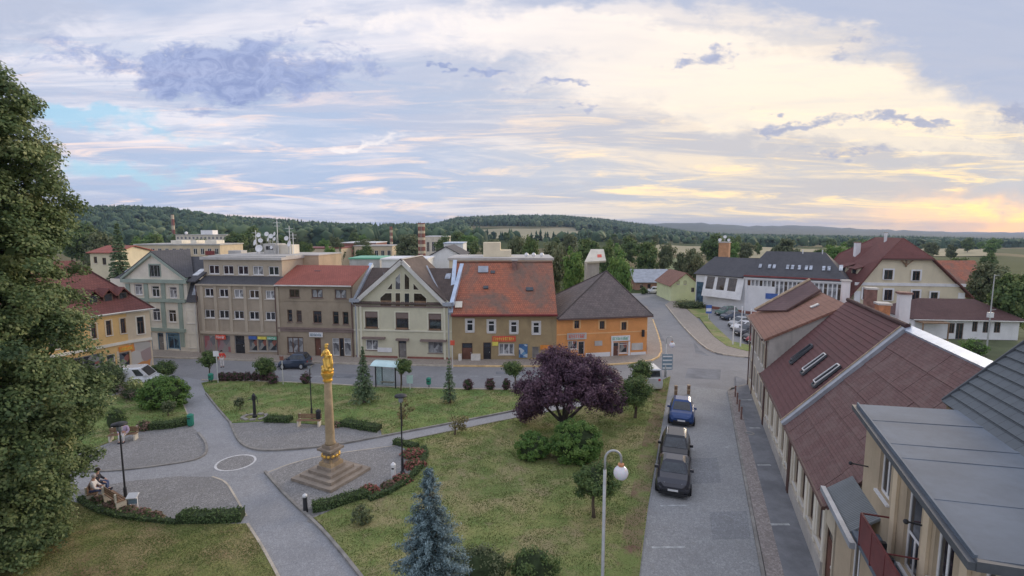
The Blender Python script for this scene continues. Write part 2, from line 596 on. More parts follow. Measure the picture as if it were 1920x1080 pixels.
    def wall(s, o, u, up, inn, L, Hh, holes, depth=0.18, mi=0, mrev=None):
        """wall face with real openings: o lower left corner, holes (a, c, b, d) in metres"""
        o, u, up, inn = Vector(o), Vector(u), Vector(up), Vector(inn)
        xs = sorted({0.0, L, *[min(max(h[0], 0), L) for h in holes], *[min(max(h[2], 0), L) for h in holes]})
        zs = sorted({0.0, Hh, *[min(max(h[1], 0), Hh) for h in holes], *[min(max(h[3], 0), Hh) for h in holes]})
        P = lambda a, c, d=0.0: o + u * a + up * c + inn * d
        for i in range(len(xs) - 1):
            for j in range(len(zs) - 1):
                cx, cz = (xs[i] + xs[i + 1]) / 2, (zs[j] + zs[j + 1]) / 2
                if any(h[0] < cx < h[2] and h[1] < cz < h[3] for h in holes):
                    continue
                a, b, c, d = xs[i], xs[i + 1], zs[j], zs[j + 1]
                s.poly([P(a, c), P(b, c), P(b, d), P(a, d)], mi, [(a, c), (b, c), (b, d), (a, d)])
        mr = mi if mrev is None else mrev
        for h in holes:
            a, c, b, d = max(h[0], 0), max(h[1], 0), min(h[2], L), min(h[3], Hh)
            q = [(a, c), (b, c), (b, d), (a, d)]
            for k in range(4):
                p, r = q[k], q[(k + 1) % 4]
                s.poly([P(*p), P(*p, depth), P(*r, depth), P(*r)], mr)
            s.poly([P(a, c, depth), P(b, c, depth), P(b, d, depth), P(a, d, depth)], mr)
        return s

    def build(s, name, mats, parent=None, loc=(0, 0, 0), rz=0.0, smooth=False, data=False):
        me = bpy.data.meshes.new(name)
        me.from_pydata(s.v, [], s.f)
        if not isinstance(mats, (list, tuple)):
            mats = [mats]
        for m in mats:
            me.materials.append(MATS[m] if isinstance(m, str) else m)
        me.polygons.foreach_set('material_index', s.mi)
        uvl = me.uv_layers.new(name='UVMap')
        flat = [c for f in s.uv for p in f for c in p]
        uvl.data.foreach_set('uv', flat)
        if smooth:
            me.polygons.foreach_set('use_smooth', [True] * len(me.polygons))
        me.update()
        if data:
            return me
        return link(name, me, parent, loc, rz)


def link(name, me, parent=None, loc=(0, 0, 0), rz=0.0, scale=None):
    o = bpy.data.objects.new(name, me)
    COL.objects.link(o)
    o.location = loc
    o.rotation_euler = (0, 0, rz)
    if scale is not None:
        o.scale = (scale,) * 3 if isinstance(scale, (int, float)) else scale
    o.parent = parent
    return o


def tag(o, label=None, cat=None, group=None, kind=None):
    if label:
        o['label'] = label
    if cat:
        o['category'] = cat
    if group:
        o['group'] = group
    if kind:
        o['kind'] = kind
    return o


def thing(name, label, cat, loc=(0, 0, 0), rz=0.0, group=None):
    o = bpy.data.objects.new(name, None)
    COL.objects.link(o)
    o.empty_display_size = 0.5
    o.location = loc
    o.rotation_euler = (0, 0, rz)
    return tag(o, label, cat, group)


def copy_thing(src, loc, rz=0.0, label=None, scale=None):
    """copies a thing with its parts and sub-parts (mesh data shared)"""
    c = src.copy()
    COL.objects.link(c)
    c.location = loc
    c.rotation_euler = (0, 0, rz)
    if scale is not None:
        c.scale = (scale,) * 3 if isinstance(scale, (int, float)) else scale
    if label:
        c['label'] = label
    for ch in list(src.children):
        d = ch.copy()
        COL.objects.link(d)
        d.parent = c
        for g in list(ch.children):
            e = g.copy()
            COL.objects.link(e)
            e.parent = d
    return c


def np_mesh(name, verts, nq, mats, tint=None, mi=None, smooth=False, k=4):
    """mesh of nq separate k-gons from a (nq*k, 3) array"""
    me = bpy.data.meshes.new(name)
    n = len(verts)
    me.vertices.add(n)
    me.vertices.foreach_set('co', np.asarray(verts, dtype=np.float32).ravel())
    me.loops.add(n)
    me.loops.foreach_set('vertex_index', np.arange(n, dtype=np.int32))
    me.polygons.add(nq)
    me.polygons.foreach_set('loop_start', np.arange(0, n, k, dtype=np.int32))
    me.polygons.foreach_set('loop_total', np.full(nq, k, dtype=np.int32))
    for m in (mats if isinstance(mats, (list, tuple)) else [mats]):
        me.materials.append(MATS[m] if isinstance(m, str) else m)
    if mi is not None:
        me.polygons.foreach_set('material_index', np.asarray(mi, dtype=np.int32))
    if tint is not None:
        at = me.attributes.new('tint', 'FLOAT', 'FACE')
        at.data.foreach_set('value', np.asarray(tint, dtype=np.float32))
    me.update(calc_edges=True)
    me.validate()
    return me


def tris_mesh(name, V, F, mats, tint=None, smooth=False):
    """indexed triangles from arrays"""
    me = bpy.data.meshes.new(name)
    V = np.asarray(V, dtype=np.float32)
    F = np.asarray(F, dtype=np.int32)
    me.vertices.add(len(V))
    me.vertices.foreach_set('co', V.ravel())
    me.loops.add(F.size)
    me.loops.foreach_set('vertex_index', F.ravel())
    me.polygons.add(len(F))
    me.polygons.foreach_set('loop_start', np.arange(0, F.size, F.shape[1], dtype=np.int32))
    me.polygons.foreach_set('loop_total', np.full(len(F), F.shape[1], dtype=np.int32))
    for m in (mats if isinstance(mats, (list, tuple)) else [mats]):
        me.materials.append(MATS[m] if isinstance(m, str) else m)
    if tint is not None:
        at = me.attributes.new('tint', 'FLOAT', 'FACE')
        at.data.foreach_set('value', np.asarray(tint, dtype=np.float32))
    if smooth:
        me.polygons.foreach_set('use_smooth', np.ones(len(F), dtype=bool))
    me.update(calc_edges=True)
    return me


# ------------------------------------------------------------------ foliage generators
def unit(n, rng):
    v = rng.normal(size=(n, 3))
    return v / np.linalg.norm(v, axis=1, keepdims=True)


def leaves(P, Nrm, size, rng, aspect=0.62, jit=0.35):
    """diamond leaves at P facing roughly Nrm; returns (4n,3)"""
    n = len(P)
    nn = Nrm + rng.normal(scale=0.55, size=(n, 3))
    nn /= np.linalg.norm(nn, axis=1, keepdims=True) + 1e-9
    r = unit(n, rng)
    a = np.cross(nn, r)
    a /= np.linalg.norm(a, axis=1, keepdims=True) + 1e-9
    b = np.cross(nn, a)
    s = (size * (1 + rng.uniform(-jit, jit, n)))[:, None]
    L, W = a * s, b * s * aspect
    bend = nn * s * 0.18
    V = np.stack([P - L, P + W + bend, P + L, P - W + bend], axis=1)
    return V.reshape(-1, 3)


def clumped(center, radii, nclump, nleaf, rc, rng, shell=0.55, cut=None, squash=0.75):
    """leaf positions, normals and tints spread through clumps in an ellipsoid"""
    c = np.asarray(center, float)
    rad = np.asarray(radii, float)
    d = unit(nclump, rng)
    rr = (shell + (1 - shell) * rng.random(nclump) ** 0.6)[:, None] * (1 + rng.normal(scale=0.07, size=(nclump, 1)))
    cc = c + d * rr * rad
    if cut is not None:
        cc = cc[cut(cc)]
    k = len(cc)
    idx = rng.integers(0, k, nleaf)
    dd = unit(nleaf, rng)
    rl = (rng.random(nleaf) ** 0.45)[:, None] * rc * rng.uniform(0.65, 1.3, k)[idx][:, None]
    off = dd * rl
    off[:, 2] *= squash
    P = cc[idx] + off
    out = (P - c) / rad
    out /= np.linalg.norm(out, axis=1, keepdims=True) + 1e-9
    Nn = dd * 0.7 + out * 0.6 + np.array([0, 0, 0.5])
    tint = np.clip(rng.normal(0.5, 0.16, nleaf) + rng.normal(0, 0.13, k)[idx], 0, 1)
    return P, Nn, tint, cc


def crown_mesh(name, center, radii, nclump, nleaf, rc, size, mat, rng, shell=0.55, cut=None, squash=0.75):
    P, Nn, t, cc = clumped(center, radii, nclump, nleaf, rc, rng, shell, cut, squash)
    V = leaves(P, Nn, size, rng)
    return np_mesh(name, V, len(P), mat, t), cc


def trunk_mesh(name, h, r0, targets, mat, rng, bend=0.15, base=(0, 0, 0), r1=0.4, n=8, rl=0.4):
    """tapered trunk with limbs running to targets"""
    mb = MB()
    b = Vector(base)
    top = b + Vector((rng.normal() * bend, rng.normal() * bend, h))
    mid = b.lerp(top, 0.5) + Vector((rng.normal() * bend, rng.normal() * bend, 0))
    mb.tube([b - Vector((0, 0, 0.1)), b + Vector((0, 0, h * 0.12)), mid, top], [r0 * 1.35, r0, r0 * 0.82, r0 * r1 * 1.5], n)
    for t in targets:
        t = Vector(tuple(t))
        s = b.lerp(top, float(rng.uniform(0.55, 0.98)))
        m = s.lerp(t, 0.5) + Vector((0, 0, 0.12 * (t - s).length))
        mb.tube([s, m, s.lerp(t, 0.96)], [r0 * rl, r0 * rl * 0.6, r0 * rl * 0.18], 5, cap=False)
    return mb.build(name, mat, data=True, smooth=True)


def broad_tree(name, label, loc, h, rad, mat, bark, rng, nleaf=2600, size=0.16, trunk_h=None, flat=0.85, group=None, cat='tree', nclump=34, cz=None, shell=0.5, rc=None, r0=None):
    """deciduous tree: trunk + crown as parts"""
    th = trunk_h if trunk_h is not None else h * 0.35
    rz = (h - th) / 2
    cz = cz if cz is not None else th + rz
    root = thing(name, label, cat, loc, 0, group)
    me, cc = crown_mesh('crown', (0, 0, cz), (rad * 0.86, rad * 0.86, rz * 0.9), nclump, nleaf, rc or rad * 0.36, size, mat, rng, shell)
    link('crown', me, root)
    pick = cc[rng.choice(len(cc), min(7, len(cc)), replace=False)]
    link('trunk', trunk_mesh('trunk', max(th * 1.25, 0.3), r0 or max(0.05, h * 0.022), pick, bark, rng), root)
    return root


def conifer_mesh(name, h, r, z0, mat, rng, whorls=22, per=11, nn=26, size=0.09, droop=0.18, power=1.0):
    """spruce: whorls of drooping boughs covered with needle sprays"""
    P, Nn, T = [], [], []
    for i in range(whorls):
        f = (i + rng.uniform(0, 0.8)) / whorls
        z = z0 + (h - z0) * f
        rr = r * (1 - f) ** power * rng.uniform(0.85, 1.12) + 0.04 * r
        k = max(4, int(per * (1 - f * 0.55)))
        a0 = rng.uniform(0, 6.28)
        for j in range(k):
            a = a0 + 6.283 * j / k + rng.normal(0, 0.16)
            L = rr * rng.uniform(0.78, 1.15)
            n = max(5, int(nn * (0.35 + L / r)))
            q = rng.random(n) ** 0.6
            wd = 0.26 * L * (1.05 - q) + 0.05 * r
            side = rng.uniform(-1, 1, n) * wd
            x = q * L
            up = 0.10 * L * q - droop * L * q ** 2 + rng.normal(0, 0.025 * r + 0.012, n)
            ca, sa = math.cos(a), math.sin(a)
            P.append(np.stack([x * ca - side * sa, x * sa + side * ca, z + up], 1))
            Nn.append(np.tile(np.array([ca * 0.5, sa * 0.5, 0.9]), (n, 1)))
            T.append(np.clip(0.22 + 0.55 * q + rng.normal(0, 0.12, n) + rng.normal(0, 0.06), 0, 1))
    P, Nn, T = np.concatenate(P), np.concatenate(Nn), np.concatenate(T)
    V = leaves(P, Nn, size, rng, 0.5)
    return np_mesh(name, V, len(P), mat, T)


def path_points(pts, step):
    """points along a polyline (list of Vectors)"""
    out = []
    for a, b in zip(pts[:-1], pts[1:]):
        n = max(1, int((b - a).length / step))
        for i in range(n):
            out.append(a.lerp(b, i / n))
    out.append(pts[-1])
    return out


def smooth_line(pts, it=2):
    for _ in range(it):
        q = [pts[0]]
        for a, b in zip(pts[:-1], pts[1:]):
            q += [a.lerp(b, 0.25), a.lerp(b, 0.75)]
        q.append(pts[-1])
        pts = q
    return pts


def strip(mb, pts, w, z0, z1, mi=0):
    """kerb: rectangular section swept along a ground line"""
    n = len(pts)
    sec = []
    for i, p in enumerate(pts):
        d = pts[min(i + 1, n - 1)] - pts[max(i - 1, 0)]
        d = Vector((d.x, d.y, 0)).normalized()
        s = Vector((d.y, -d.x, 0)) * (w / 2)
        a, b = p - s, p + s
        sec.append([(a.x, a.y, z0), (b.x, b.y, z0), (b.x, b.y, z1), (a.x, a.y, z1)])
    for i in range(n - 1):
        for k in range(4):
            k2 = (k + 1) % 4
            mb.poly([sec[i][k], sec[i][k2], sec[i + 1][k2], sec[i + 1][k]][::-1], mi)
    mb.poly(sec[0][::-1][::-1], mi)
    mb.poly(sec[-1][::-1], mi)
    return mb

# ------------------------------------------------------------------ material library
cobble('street_setts', (0.240, 0.244, 0.246), 9.0, 0.74, 0.16, 0.40, 0.35)
cobble('street_setts_worn', (0.205, 0.212, 0.22), 9.0, 0.70, 0.2, 0.5, 0.35)
cobble('path_setts', (0.250, 0.253, 0.262), 9.0, 0.76, 0.14, 0.35, 0.35)
cobble('bay_setts', (0.215, 0.21, 0.205), 8.0, 0.6, 0.22, 0.45)
cobble('mosaic_stones', (0.25, 0.222, 0.208), 10.0, 0.75, 0.40, 0.4)
cobble('pavement_blocks', (0.27, 0.235, 0.20), 5.0, 0.75, 0.14, 0.25, 0.3)
cobble('asphalt', (0.205, 0.205, 0.208), 30.0, 0.85, 0.22, 0.40, 0.2)
plain('asphalt_patch', (0.15, 0.155, 0.165), 0.9, 0.2, 0.7, 0.3, 60)
plain('kerb_stone', (0.20, 0.19, 0.175), 0.85, 0.25, 1.5, 0.3, 20)
plain('kerb_pale', (0.36, 0.32, 0.26), 0.85, 0.2, 1.5, 0.3, 20)
plain('kerb_yellow', (0.52, 0.36, 0.18), 0.8, 0.25, 1.2)
plain('road_paint', (0.31, 0.32, 0.32), 0.8, 0.35, 2.5)
lawnmat('lawn', (0.078, 0.106, 0.034), (0.118, 0.130, 0.048), (0.225, 0.188, 0.102), (0.215, 0.165, 0.110), 0.49, 0.6)
lawnmat('lawn_lush', (0.066, 0.108, 0.034), (0.100, 0.130, 0.044), (0.205, 0.180, 0.092), (0.20, 0.16, 0.105), 0.515, 0.5)
lawnmat('lawn_worn', (0.088, 0.105, 0.034), (0.118, 0.122, 0.044), (0.205, 0.160, 0.085), (0.175, 0.115, 0.070), 0.45, 0.85)
lawnmat('verge', (0.085, 0.110, 0.036), (0.11, 0.122, 0.045), (0.155, 0.115, 0.075), (0.135, 0.080, 0.062), 0.44, 0.95)
plain('bare_soil', (0.17, 0.13, 0.095), 0.95, 0.25, 1.3, 0.5, 12)
leafmat('linden_leaf', [(0.022, 0.038, 0.018), (0.050, 0.074, 0.030), (0.088, 0.110, 0.046), (0.155, 0.165, 0.080)], 0.55, 0.25)
leafmat('green_leaf', [(0.022, 0.038, 0.014), (0.042, 0.068, 0.024), (0.065, 0.092, 0.030), (0.105, 0.120, 0.045)], 0.6)
leafmat('fresh_leaf', [(0.028, 0.060, 0.016), (0.050, 0.095, 0.024), (0.075, 0.120, 0.030), (0.11, 0.15, 0.045)], 0.6)
leafmat('dull_leaf', [(0.030, 0.042, 0.022), (0.052, 0.066, 0.034), (0.078, 0.088, 0.046), (0.12, 0.12, 0.066)], 0.65)
leafmat('dry_leaf', [(0.05, 0.05, 0.026), (0.088, 0.084, 0.04), (0.13, 0.115, 0.055), (0.19, 0.155, 0.08)], 0.65)
leafmat('purple_leaf', [(0.018, 0.010, 0.016), (0.040, 0.022, 0.034), (0.068, 0.038, 0.052), (0.115, 0.072, 0.090)], 0.5, 0.15)
leafmat('barberry_leaf', [(0.030, 0.018, 0.022), (0.054, 0.030, 0.035), (0.078, 0.042, 0.046), (0.10, 0.06, 0.058)], 0.6, 0.15)
leafmat('bark_brown_leaf', [(0.05, 0.04, 0.032), (0.075, 0.058, 0.046), (0.10, 0.075, 0.058), (0.13, 0.10, 0.075)], 0.6, 0.15)
leafmat('blue_needle', [(0.020, 0.034, 0.036), (0.044, 0.068, 0.073), (0.075, 0.108, 0.116), (0.130, 0.175, 0.185)], 0.6, 0.1)
leafmat('spruce_needle', [(0.020, 0.036, 0.018), (0.036, 0.060, 0.030), (0.058, 0.085, 0.044), (0.095, 0.12, 0.068)], 0.6, 0.1)
leafmat('box_leaf', [(0.020, 0.034, 0.014), (0.036, 0.058, 0.022), (0.058, 0.085, 0.032), (0.09, 0.115, 0.045)], 0.55)
leafmat('red_flower', [(0.06, 0.035, 0.026), (0.13, 0.048, 0.040), (0.19, 0.066, 0.056), (0.24, 0.11, 0.09)], 0.7)
leafmat('dusty_flower', [(0.06, 0.045, 0.032), (0.10, 0.064, 0.050), (0.14, 0.085, 0.07), (0.18, 0.125, 0.10)], 0.7)
leafmat('forest_leaf', [(0.016, 0.030, 0.020), (0.026, 0.044, 0.025), (0.042, 0.062, 0.032), (0.070, 0.085, 0.042)], 0.8, 0.0)
plain('bark', (0.10, 0.078, 0.058), 0.95, 0.3, 2.0, 0.6, 14)
plain('bark_dark', (0.05, 0.042, 0.038), 0.95, 0.3, 2.0, 0.6, 14)
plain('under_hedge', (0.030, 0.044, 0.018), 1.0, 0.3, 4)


def fieldmat():
    m, t, b = principled('fields')
    pos = t.n('ShaderNodeNewGeometry').outputs['Position']
    vo = t.n('ShaderNodeTexVoronoi', feature='F1')
    t.l(t.mapping(pos, (1.0, 1.8, 0.0), rot=(0, 0, 0.4)), vo.inputs['Vector'])
    vo.inputs['Scale'].default_value = 0.0042
    sp = t.n('ShaderNodeSeparateColor')
    t.l(vo.outputs['Color'], sp.inputs[0])
    c = t.mix(t.ramp(sp.outputs[0], 0.35, 0.7), (0.075, 0.10, 0.040, 1), (0.23, 0.195, 0.115, 1))
    c = t.mix(t.m('MULTIPLY', t.ramp(t.noise(pos, 0.012, 6.0), 0.4, 0.7), 0.5), c, (0.06, 0.08, 0.035, 1))
    c = t.mix(t.m('MULTIPLY', t.ramp(t.noise(pos, 0.11, 5.0), 0.4, 0.7), 0.35), c, (0.05, 0.065, 0.03, 1))
    # the town and its near fringe: garden ground
    t.l(c, b.inputs['Base Color'])
    b.inputs['Roughness'].default_value = 1.0
    b.inputs['Specular IOR Level'].default_value = 0.05


fieldmat()
plain('garden_ground', (0.085, 0.10, 0.048), 1.0, 0.35, 0.12, 0.4, 3)
plain('far_wood', (0.030, 0.046, 0.030), 1.0, 0.45, 0.012)


# ------------------------------------------------------------------ terrain
def interp(tab, x):
    xs = [p[0] for p in tab]
    ys = [p[1] for p in tab]
    return np.interp(x, xs, ys)


SKY_A = [(-400, 402), (0, 397), (125, 392), (250, 389), (330, 394), (420, 407), (520, 416), (640, 421), (815, 424), (900, 433), (1100, 452), (2400, 480)]
SKY_B = [(640, 445), (760, 428), (815, 421), (860, 409), (950, 406), (1050, 407), (1120, 412), (1200, 421), (1300, 436), (1500, 455), (2400, 480)]
SKY_C = [(-400, 425), (1000, 425), (1200, 420), (1300, 418), (1400, 424), (1500, 423), (1600, 429), (1750, 434), (1850, 441), (1920, 447), (2400, 460)]


def terrain(u, Y):
    """ground height: flat town, plain falling away to the right, wooded hills behind"""
    px = 960 + FPX * u
    k = 0.020 * np.clip((u + 0.1) / 1.1, 0, 1.4)
    z = -0.06 - k * np.clip(Y - 130, 0, 1400)
    def hill(tab, Y0, s1, s2, hid):
        top = CAMH + (430 - interp(tab, px)) / FPX * Y0 - hid
        g = np.where(Y < Y0, np.exp(-((Y - Y0) / s1) ** 2), np.exp(-((Y - Y0) / s2) ** 2))
        return z + (top - z) * g
    za = hill(SKY_A, 1000, 330, 500, 9)
    zb = hill(SKY_B, 1750, 720, 600, 11)
    zc = hill(SKY_C, 4700, 1500, 1500, 0)
    z = np.maximum(np.maximum(z, za), np.maximum(zb, zc))
    w = np.clip((Y - 150) / 300, 0, 1)
    z = z + w * 1.6 * np.sin(u * 23 + Y * 0.006) * np.sin(Y * 0.011 + u * 7)
    rough = np.clip((Y - 3000) / 1200, 0, 1)
    z = z + rough * 5 * (np.sin(u * 310) * 0.5 + np.sin(u * 173 + 1.3) * 0.5 + np.sin(u * 611 + 2) * 0.35)
    return z


def build_terrain():
    us = np.linspace(-2.4, 2.4, 320)
    Ys = np.concatenate([[112], np.geomspace(125, 7500, 110)])
    U, YY = np.meshgrid(us, Ys)
    Z = terrain(U, YY)
    Z[0] = -0.06
    V = np.stack([U * YY, YY, Z], -1).reshape(-1, 3)
    nu = len(us)
    i, j = np.meshgrid(np.arange(len(Ys) - 1), np.arange(nu - 1), indexing='ij')
    a = i * nu + j
    F = np.stack([a, a + 1, a + nu + 1, a + nu], -1).reshape(-1, 4)
    me = tris_mesh('hills', V, F, ['fields', 'far_wood'])
    far = (YY[:-1, :-1] > 2500).reshape(-1)
    me.polygons.foreach_set('material_index', far.astype(np.int32))
    me.polygons.foreach_set('use_smooth', np.ones(len(F), dtype=bool))
    tag(link('hills', me), kind='structure')
    mb = MB()
    mb.poly([(-268.8, -120, -0.06), (268.8, -120, -0.06), (268.8, 112, -0.06), (-268.8, 112, -0.06)])
    tag(mb.build('ground', 'garden_ground'), kind='structure')


build_terrain()


def build_forest():
    """far woods that read as one mass: low trees of a few faces each"""
    rng = np.random.default_rng(11)
    S = []
    def scatter(px0, px1, y0, y1, n, size, keep=None):
        px = rng.uniform(px0, px1, n)
        Y = np.sqrt(rng.uniform(y0 ** 2, y1 ** 2, n))
        if keep is not None:
            k = keep(px, Y)
            px, Y = px[k], Y[k]
        u = (px - 960) / FPX
        S.append(np.stack([u * Y, Y, terrain(u, Y), rng.uniform(0.65, 1.25, len(px)) * size, (rng.random(len(px)) < 0.45).astype(float)], 1))
    scatter(-300, 880, 560, 1130, 4600, 11.5)
    scatter(440, 900, 420, 560, 420, 13, lambda px, Y: rng.random(len(px)) < 0.9)
    scatter(380, 530, 380, 470, 130, 14)
    scatter(760, 1330, 1000, 1880, 4600, 13, lambda px, Y: ~((px > 880) & (px < 1090) & (Y < 1120)))
    scatter(1080, 2050, 1000, 1500, 3600, 12)
    scatter(1100, 2050, 640, 1000, 620, 9, lambda px, Y: np.sin(px * 0.03) + np.sin(Y * 0.02) > 0.5)
    scatter(1330, 2060, 540, 1000, 1700, 9.5, lambda px, Y: np.sin(px * 0.021 + Y * 0.004) + np.sin(Y * 0.03) > -0.7)
    scatter(-300, 500, 330, 560, 560, 9.5, lambda px, Y: rng.random(len(px)) < 0.8)
    scatter(640, 1250, 520, 760, 420, 10, lambda px, Y: ~((px > 880) & (px < 1090) & (Y > 600)))
    T = np.concatenate(S)
    n = len(T)
    ns = 6
    prof_d = np.array([(0.55, 0.0), (0.95, 0.35), (0.72, 0.75), (0.0, 1.0)])
    prof_c = np.array([(0.62, 0.0), (0.45, 0.35), (0.25, 0.7), (0.0, 1.15)])
    ang = np.arange(ns) * 2 * np.pi / ns
    V = np.zeros((n, 3 * ns + 1, 3))
    con = T[:, 4:5]
    for r in range(3):
        pr = prof_d[r, 0] * (1 - con) + prof_c[r, 0] * con
        pz = prof_d[r, 1] * (1 - con) + prof_c[r, 1] * con
        rad = T[:, 3:4] * 0.55 * pr * rng.uniform(0.7, 1.3, (n, ns))
        a = ang[None] + rng.uniform(0, 6.28, (n, 1)) + rng.normal(0, 0.15, (n, ns))
        V[:, r * ns:(r + 1) * ns, 0] = T[:, 0:1] + rad * np.cos(a)
        V[:, r * ns:(r + 1) * ns, 1] = T[:, 1:2] + rad * np.sin(a)
        V[:, r * ns:(r + 1) * ns, 2] = T[:, 2:3] + T[:, 3:4] * (pz * rng.uniform(0.85, 1.15, (n, ns)))
        if r == 0:
            V[:, 0:ns, 2] = T[:, 2:3] - 1.0
    V[:, -1] = T[:, :3]
    V[:, -1, 2] += T[:, 3] * (1.0 + 0.15 * T[:, 4])
    fl = []
    for r in range(2):
        for k in range(ns):
            k2 = (k + 1) % ns
            fl += [(r * ns + k, r * ns + k2, (r + 1) * ns + k2), (r * ns + k, (r + 1) * ns + k2, (r + 1) * ns + k)]
    for k in range(ns):
        fl.append((2 * ns + k, 2 * ns + (k + 1) % ns, 3 * ns))
    fl = np.array(fl)
    F = (fl[None] + (np.arange(n) * (3 * ns + 1))[:, None, None]).reshape(-1, 3)
    tint = np.repeat(np.clip(rng.normal(0.45, 0.2, n) - 0.18 * T[:, 4], 0, 1), len(fl))
    me = tris_mesh('forest', V.reshape(-1, 3), F, 'forest_leaf', tint)
    tag(link('forest', me), 'dark mixed woods covering the far hills', 'forest', kind='stuff')


build_forest()
plain('stubble', (0.20, 0.185, 0.115), 1.0, 0.12, 0.02)
plain('meadow', (0.12, 0.15, 0.07), 1.0, 0.15, 0.02)


def field(px0, px1, y0, y1, mat):
    """open field lying on the terrain"""
    us = (np.linspace(px0, px1, 14) - 960) / FPX
    Ys = np.linspace(y0, y1, 9)
    U, YY = np.meshgrid(us, Ys)
    skew = 1 + 0.10 * np.sin(U * 9)
    YY = YY * skew
    V = np.stack([U * YY, YY, terrain(U, YY) + 0.35], -1).reshape(-1, 3)
    i, j = np.meshgrid(np.arange(8), np.arange(13), indexing='ij')
    a = i * 14 + j
    F = np.stack([a, a + 1, a + 15, a + 14], -1).reshape(-1, 4)
    tag(link('field', tris_mesh('field', V, F, mat)), kind='structure')


for f in ((885, 1090, 620, 1000, 'stubble'), (1190, 1340, 300, 560, 'stubble'), (1395, 1590, 300, 520, 'stubble'), (1650, 1850, 300, 560, 'stubble'), (1240, 1300, 130, 260, 'meadow'), (1060, 1240, 560, 800, 'meadow')):
    field(*f)


# ------------------------------------------------------------------ roads, pavements, square
def gpts(px, z=0.0, it=0):
    p = [G(x, y, z) for x, y in px]
    return smooth_line(p, it) if it else p


def sheet(name, px, z, mat, kind='structure', it=0, world_pts=None):
    pts = world_pts or gpts(px, z, it)
    area = sum(a.x * b.y - b.x * a.y for a, b in zip(pts, pts[1:] + pts[:1]))
    if area < 0:
        pts = pts[::-1]
    mb = MB()
    mb.poly([(p.x, p.y, z) for p in pts], 0, [(p.x, p.y) for p in pts])
    return tag(mb.build(name, mat), kind=kind)


def raised(name, px, z, mat, z0=0.0, it=0, world_pts=None, mside=None):
    pts = world_pts or gpts(px, 0, it)
    area = sum(a.x * b.y - b.x * a.y for a, b in zip(pts, pts[1:] + pts[:1]))
    if area < 0:
        pts = pts[::-1]
    mb = MB()
    mb.prism([(p.x, p.y) for p in pts], z0, z, 1 if mside else 0, 0)
    return tag(mb.build(name, [mat] + ([mside] if mside else [])), kind='structure')


V3 = lambda x, y, z=0.0: Vector((x, y, z))
# street frame: s along the side street, n across it to the right
ST = R(19.1)
SD, SN_ = Vector((math.sin(ST), math.cos(ST), 0)), Vector((math.cos(ST), -math.sin(ST), 0))
def S(s, n, z=0.0):
    p = SD * s + SN_ * n
    return Vector((p.x, p.y, z))


sheet('road', None, -0.02, 'asphalt', world_pts=[V3(-75, 12), V3(40, 12), V3(46, 40), V3(60, 112), V3(24, 112), V3(16, 64), V3(-75, 64)])
# side street of setts beside the square
sheet('side_street', None, -0.012, 'street_setts', world_pts=[S(2, -1.5), S(2, 3.2), S(47.5, 3.6), S(47.5, -1.5)])
# square: paving of the paths with its kerbs
SQ = [(-60, 905), (150, 760), (325, 703), (378, 713), (1180, 739), (1258, 706), (1195, 1100), (400, 1130), (-60, 1130)]
sheet('square_paving', SQ, 0.012, 'path_setts')
BAY_FAR = [(432, 795), (446, 828), (466, 841), (500, 846), (575, 841), (640, 833), (712, 818), (714, 806), (640, 798), (560, 790), (505, 788)]
BAY_LEFT = [(150, 886), (228, 883), (300, 874), (366, 864), (388, 852), (386, 826), (358, 797), (270, 808), (190, 838), (140, 860)]
BAY_LOW = [(140, 920), (240, 902), (330, 893), (398, 894), (424, 903), (440, 930), (462, 968), (335, 972), (250, 968), (165, 945)]
BAY_MON = [(500, 890), (545, 869), (610, 853), (740, 836), (775, 852), (782, 880), (742, 915), (690, 934), (640, 950), (588, 972), (545, 938)]
for px in (BAY_FAR, BAY_LEFT, BAY_LOW, BAY_MON):
    sheet('paved_bay', px, 0.018, 'bay_setts')
# lawns
LAWN_MID = [(378, 719), (410, 713), (560, 719), (700, 727), (840, 731), (975, 733), (1120, 738), (1178, 742), (1120, 748), (1000, 765), (960, 771), (850, 793), (760, 810), (716, 819), (714, 807), (640, 800), (505, 790), (432, 794), (405, 762), (386, 737)]
LAWN_LEFT = [(60, 800), (150, 765), (200, 745), (322, 722), (338, 748), (356, 790), (340, 800), (258, 808), (190, 836), (120, 862)]
LAWN_LOW = [(-60, 960), (100, 930), (165, 952), (240, 975), (330, 986), (462, 984), (492, 1030), (540, 1120), (-60, 1130)]
LAWN_BIG = [(604, 986), (588, 973), (640, 951), (690, 935), (745, 916), (785, 880), (778, 852), (742, 832), (790, 821), (860, 807), (960, 786), (1060, 768), (1180, 748), (1257, 706), (1246, 770), (1232, 850), (1215, 950), (1196, 1100), (690, 1105)]
raised('lawn', LAWN_MID, 0.07, 'lawn_lush')
raised('lawn', LAWN_LEFT, 0.07, 'lawn_lush')
raised('lawn', LAWN_LOW, 0.07, 'lawn_worn')
raised('lawn', LAWN_BIG, 0.07, 'lawn')
